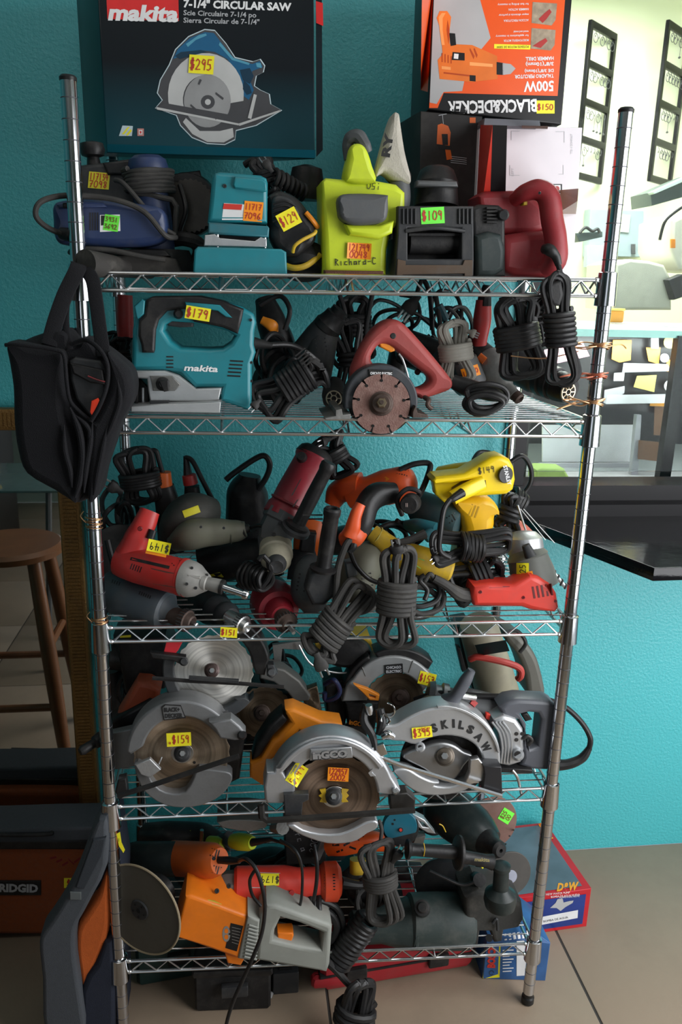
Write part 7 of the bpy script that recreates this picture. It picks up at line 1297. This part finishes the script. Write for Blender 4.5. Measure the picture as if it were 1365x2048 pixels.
# ------------------------------------------------------------------ dark tools filling the backs of the shelves
for lb, G_, body, grip, r, m_ in [
    ('black drill in deep shadow behind the red straight grinder', G5, [(470, 1740, .3), (540, 1730, .28), (600, 1735, .28)], [(560, 1735, .28), (566, 1780, .27), (560, 1815, .26)], 32, BLACK),
    ('dark grey grinder at the back behind the orange slotted tool', G5, [(640, 1740, .32), (700, 1735, .3), (770, 1740, .3)], [(770, 1740, .3), (810, 1742, .3), (840, 1745, .3)], 30, DGREY),
    ('black drill body at back left above the polisher', G5, [(330, 1770, .3), (390, 1765, .28), (450, 1770, .28)], [(390, 1765, .28), (385, 1800, .27), (384, 1830, .26)], 28, BLACK),
    ('black grinder at the back under the brown blade saw', G4, [(480, 1480, .3), (540, 1475, .28), (600, 1480, .28)], [(600, 1480, .28), (640, 1482, .28), (670, 1486, .28)], 30, BLACK),
    ('black tool at the back of the third shelf, right of the orange ribbed drill', G3, [(640, 1090, .3), (700, 1080, .3), (760, 1090, .3)], [(760, 1090, .3), (790, 1100, .3), (820, 1110, .3)], 30, BLACK),
    ('dark drill at the back of the third shelf behind the crimson pad', G3, [(470, 1080, .32), (520, 1070, .3), (570, 1080, .3)], [(520, 1070, .3), (520, 1110, .3), (522, 1140, .29)], 30, DGREY)]:
    t = thing('dark_power_tool', lb, 'power tool', body[1], G_)
    o = blob(t, 'body', m_, body, [r*.7, r, r*.8]); blob(t, 'grip', RUBBER, grip, [r*.6, r*.55, r*.6]); vents(t, [o], body[1][:2], 4, 16, 6, 80, 2.5); tube(t, 'cord', CORD, [grip[2], (grip[2][0]+20, grip[2][1]+14, grip[2][2]-.03), (grip[2][0]+44, grip[2][1]+6, grip[2][2]-.05)], 4)
# ------------------------------------------------------------------ bright room behind the window
BX0, BX1, BY1 = .2, 3.6, 3.4
struct(M().box(((BX0+BX1)/2, BY1+.05, 1.7), (BX1-BX0, .1, 3.4)), 'wall_far', PALE); struct(M().box((BX0-.05, (YW+TH+BY1)/2, 1.7), (.1, BY1-YW-TH, 3.4)), 'wall_far_left', PALE); struct(M().box((BX1+.05, (YW+TH+BY1)/2, 1.7), (.1, BY1-YW-TH, 3.4)), 'wall_far_right', PALE)
struct(M().box(((BX0+BX1)/2, (YW+TH+BY1)/2, -.03), (BX1-BX0, BY1-YW-TH, .06)), 'floor_back', FLOORM2); struct(M().box(((BX0+BX1)/2, (YW+TH+BY1)/2, 3.43), (BX1-BX0, BY1-YW-TH, .06)), 'ceiling_back', CEIL)
LAMP = bpy.data.materials.new('lamp_tube'); LAMP.use_nodes = True; _l = LAMP.node_tree.nodes['Principled BSDF']; _l.inputs['Emission Color'].default_value = (.95, 1, 1, 1); _l.inputs['Emission Strength'].default_value = 6
for n, (x, y) in enumerate(((2.15, 2.6), (1.6, 1.9), (2.6, 1.7))):
    t = thing('ceiling_light', f'long bright ceiling light fixture in the back room, {["farthest", "left near", "right near"][n]} one', 'lamp', (x, y, 3.4), 'ceiling lights in the back room'); t.location = V((x, y, 3.4)); make(M().box((x, y, 3.385), (1.2, .16, .03), None, .004), 'housing', WHITE, t); make(M().tube([(x-.56, y, 3.355), (x+.56, y, 3.355)], .018, 10, smooth=False), 'tube', LAMP, t)
# necklace racks on the far wall, leaning
def ladder(px0, py0, px1, py1, px2, label, n=5, Y0=3.17, Y1=3.1):
    tl = at(px0, py0, Y0); bl = at(px1, py1, Y0); w = .30; bl = V((tl.x, Y0, bl.z)); dr = V((w*.75, w*.66, 0)); t = thing('hook_rack', label, 'rack', tuple(bl), 'black hook racks in the back room'); t.location = bl
    H = tl.z-bl.z
    for k in (0, 1): make(M().box(bl+dr*k+V((0, 0, H/2)), (.028, .02, H), Matrix.Rotation(R(41), 3, 'Z'), .002), 'upright', BLKF, t)
    g = random.Random(int(px0))
    for i in range(n):
        z = H*i/(n-1)*.98+.01; c = bl+dr*.5+V((0, 0, z)); make(M().box(c, (w+.02, .02, .035), Matrix.Rotation(R(41), 3, 'Z'), .002), 'rail', BLKF, t)
        if i:
            m = M()
            for k in range(6):
                p = bl+dr*(.15+.14*k)+V((.0, -.02, z-.03)); m.tube([p, p+V((0, -.012, -.012)), p+V((0, -.006, -.03)), p+V((0, .0, -.02))], .0016, 5)
                if g.random() < .5: m.torus(p+V((0, -.01, -.035)), (.6, -.8, 0), .022, .0018, 5, 14)
                if g.random() < .3: m.tube([p+V((0, -.01, -.02)), p+V((0, -.01, -.10))], .0012, 5, smooth=False); m.lathe(p+V((0, -.01, -.11)), p+V((0, -.01, -.10)), [(0, .004), (.5, .008), (1, .004)], 8)
            make(m, 'hooks', GREY, t, kind='stuff')
ladder(1183, 45, 1172, 355, 0, 'black hook rack with chains, left of the right front post top'); ladder(1338, 45, 1303, 360, 0, 'black hook rack with chains at the right edge of the picture')
bl = at(1308, 410, 2.2); t = thing('wall_shelf_bracket', 'dark grey slanted shelf board on the far wall at right edge', 'shelf', tuple(bl)); t.location = bl
make(M().prism([[at(1302, 385, 2.3), at(1400, 345, 2.3), at(1400, 385, 2.3), at(1304, 412, 2.3)]], (0, .2, 0), .003), 'board', mat('slate_board', (.05, .07, .07), .4), t); make(M().prism([[at(1306, 384, 2.25), at(1380, 350, 2.25), at(1380, 358, 2.25), at(1310, 388, 2.25)]], (0, .05, 0), .001), 'top_edge', mat('pale_edge', (.4, .5, .48), .4), t)
t = thing('breaker_box', 'grey electrical panel box with white paper on the far wall', 'panel', (1240, 535, 3.2)); EP = mat('panel_grey', (.34, .42, .46), .5)
plate(t, 'door', EP, [(1182, 418), (1289, 422), (1286, 514), (1178, 512)], 3.3, .09, 1); plate(t, 'lower_box', mat('panel_pale', (.42, .52, .55), .5), [(1176, 490), (1235, 492), (1232, 536), (1174, 534)], 3.26, .05, 1); plate(t, 'paper', PAPER, [(1228, 428), (1262, 430), (1258, 465), (1226, 462)], 3.29, .004, 0); plate(t, 'latch', GREY, rect(1264, 488, 1272, 508), 3.285, .01, 1)
t = thing('white_equipment', 'white rounded equipment covers standing in the back room', 'equipment', (1290, 560, 2.0)); WE = mat('white_cover', (.62, .60, .52), .4)
plate(t, 'lower_cover', WE, [(1232, 528), (1262, 518), (1300, 522), (1330, 530), (1345, 560), (1345, 620), (1228, 620)], 1.9, .3, 6); plate(t, 'upper_cover', WE, [(1345, 440), (1375, 425), (1420, 430), (1420, 545), (1360, 540), (1342, 500)], 1.9, .3, 8); plate(t, 'orange_mark', ORY, rect(1343, 478, 1352, 496), 1.89, .01, 1); tube(t, 'hose', BLACK, [(1320, 480, 1.85), (1330, 445, 1.85), (1350, 425, 1.85), (1372, 410, 1.85)], 3)
plate(t, 'dark_clip', DGREY, [(1338, 560), (1366, 548), (1380, 590), (1350, 600)], 1.85, .05, 3)
t = thing('dark_wall_shelf', 'dark glass shelf with wires on far wall left of the electrical panel', 'shelf', (1190, 470, 2.9)); plate(t, 'board', mat('slate_board', (.05, .07, .07)), [(1152, 466), (1206, 463), (1206, 474), (1160, 484)], 2.9, .12, 1); tube(t, 'wires', DGREY, [(1160, 466, 2.88), (1172, 455, 2.88), (1185, 462, 2.88), (1196, 458, 2.88), (1200, 466, 2.88)], 3)
# glass counter case between the rooms
zc = at(1200, 668, .80).z; cx0, cx1, cy0, cy1 = at(1035, 700, .80).x-.05, 2.9, .80, 1.5
t = thing('glass_display_counter', 'glass display counter with reflected light painted white on its top behind the window', 'display case', (cx0, cy0, 0)); t.location = V(((cx0+cx1)/2, cy0, 0))
make(M().box(((cx0+cx1)/2, (cy0+cy1)/2, zc+.006), (cx1-cx0, cy1-cy0, .012), None, .002), 'top', mat('reflected_light_top', (.85, .88, .88), .08), t); make(M().box(((cx0+cx1)/2, cy0-.004, zc+.003), (cx1-cx0, .006, .020)), 'top_edge', mat('green_glass_edge', (.25, .5, .45), .1), t)  # top coloured white for the room light its glass would reflect
ZB = at(1200, 965, .85).z
make(M().box(((cx0+cx1)/2, cy1-.01, (zc+ZB)/2), (cx1-cx0, .02, zc-ZB)), 'back_panel', mat('case_back_dark', (.03, .032, .034), .25), t); make(M().box(((cx0+cx1)/2, (cy0+cy1)/2, ZB-.01), (cx1-cx0, cy1-cy0, .02)), 'case_floor', mat('case_floor_grey', (.35, .37, .37), .25), t); make(M().box(((cx0+cx1)/2, (cy0+cy1)/2, (ZB-.02)/2), (cx1-cx0-.02, cy1-cy0-.02, ZB-.025)), 'base', BLACK, t)
ex1 = at(1350, 800, cy0).x
make(M().box((at(1347, 800, cy0).x, cy0, (zc+ZB)/2), (.035, .03, zc-ZB)), 'corner_post', BLKF, t)
kp = at(1030, 800, cy0).x; make(M().box((kp+.02, cy0+.02, (zc+ZB)/2), (.07, .03, zc-ZB)), 'left_post', mat('brown_black_post', (.02, .015, .013), .4), t)
plate(t, 'white_back_sheet', mat('white_reflecting_sheet', (.75, .73, .75), .3), [(1086, 850), (1272, 850), (1262, 924), (1086, 924)], 1.10, .01, 1); plate(t, 'grey_step', mat('step_grey', (.38, .37, .40), .4), [(1080, 926), (1272, 926), (1268, 944), (1080, 938)], 1.06, .012, 2)
plate(t, 'inner_glass_edge', mat('grey_bars', (.30, .30, .32), .3), [(1274, 830), (1284, 830), (1276, 965), (1262, 965)], .95, .02, 1)
plate(t, 'dark_upper_sheet', mat('case_black_sheet', (.012, .010, .010), .35), [(1100, 668), (1346, 680), (1346, 830), (1100, 800)], .96, .008, 0)
t2 = thing('lime_cloth', 'lime green folded cloth on the case floor', 'cloth', (1110, 965, .85)); plate(t2, 'cloth', mat('lime_cloth', (.30, .42, .12), .8), [(1074, 940), (1085, 936), (1130, 938), (1140, 955), (1146, 968), (1074, 976)], .87, .08, 5)
t2 = thing('pink_sheet', 'pink paper sheet behind copper ties', 'paper', (1120, 715, .9)); plate(t2, 'sheet', mat('pink_paper', (.62, .28, .36), .6), [(1090, 700), (1165, 682), (1180, 712), (1090, 732)], .93, .004, 0)
OT = mat('orange_tape_paper', (.78, .33, .04), .6); YT = mat('pale_yellow_paper', (.75, .62, .15), .6); BT = mat('brown_leather', (.11, .05, .022), .6)
notes = [('orange_pocket', 'orange paper pocket on black sheet just right of the post', OT, [(1227, 680), (1264, 680), (1262, 720), (1240, 725), (1224, 718)]), ('orange_bow', 'orange ragged paper with white spot in upper row', OT, [(1293, 695), (1322, 695), (1318, 728), (1298, 722)]), ('orange_square', 'orange square paper at the right in the middle row', OT, [(1335, 720), (1366, 718), (1364, 752), (1332, 742)]), ('yellow_note', 'yellow tilted note below the grey strip', YT, [(1275, 752), (1314, 750), (1309, 784), (1268, 774)]), ('white_note', 'small square white note left of the yellow note', PAPER, [(1229, 746), (1250, 745), (1248, 762), (1228, 762)]), ('grey_strip', 'long grey paper strip across the black sheet', mat('grey_paper', (.32, .32, .33), .6), [(1248, 726), (1335, 728), (1345, 742), (1245, 745)]), ('orange_block', 'orange folder above brown pouch at right', OT, [(1304, 796), (1358, 796), (1356, 814), (1300, 812)]), ('brown_pouch', 'brown pouch hanging under orange folder', BT, [(1310, 812), (1352, 814), (1345, 872), (1308, 870)]), ('brown_patch', 'brown patch lowest in the case at right', BT, [(1278, 880), (1338, 886), (1330, 924), (1276, 918)]), ('round_tag_high', 'round pale yellow tag at the top right of the black sheet', YT, arc(1340, 685, 12, 0, 340, 14)), ('round_tag_middle', 'round white tag between orange papers', PAPER, arc(1330, 716, 9, 0, 340, 14)), ('round_tag_low', 'round white tag right of the yellow note', PAPER, arc(1341, 772, 12, 0, 340, 14)), ('white_tab', 'small white tab above the orange ragged paper', PAPER, rect(1303, 676, 1318, 697)), ('grey_card', 'grey lilac card beside the post below the white note', mat('lilac_card', (.40, .38, .40), .6), [(1210, 780), (1250, 772), (1250, 785), (1222, 808), (1208, 806)]), ('white_strip', 'wide white strip beneath the yellow note', mat('white_strip_paper', (.55, .55, .56), .5), [(1215, 790), (1340, 788), (1340, 806), (1212, 808)])]
for i, (nm, lb, mt_, pts) in enumerate(notes):
    nn = nm.replace('_high', '').replace('_middle', '').replace('_low', ''); c = P((pts[0][0], pts[0][1], .945)); Yn = .945-.001*i
    o = make(M().prism([[at(a, b, Yn) for a, b in pts]], (0, .0008, 0), 0), nn, mt_, None, loc=c); tag(o, lb, 'paper' if 'brown' not in nm else 'pouch')
t2 = thing('orange_jar', 'orange and yellow small box on counter top right of the post', 'box', (1240, 596, 1.2)); q_ = at(1240, 600, 1.3); q_.z = zc+.013; t2.location = q_; make(M().box(q_+V((0, .03, .022)), (.05, .05, .04), None, .004), 'box', OT, t2); make(M().box(q_+V((0, .03, .046)), (.054, .054, .008), None, .002), 'lid', YT, t2)
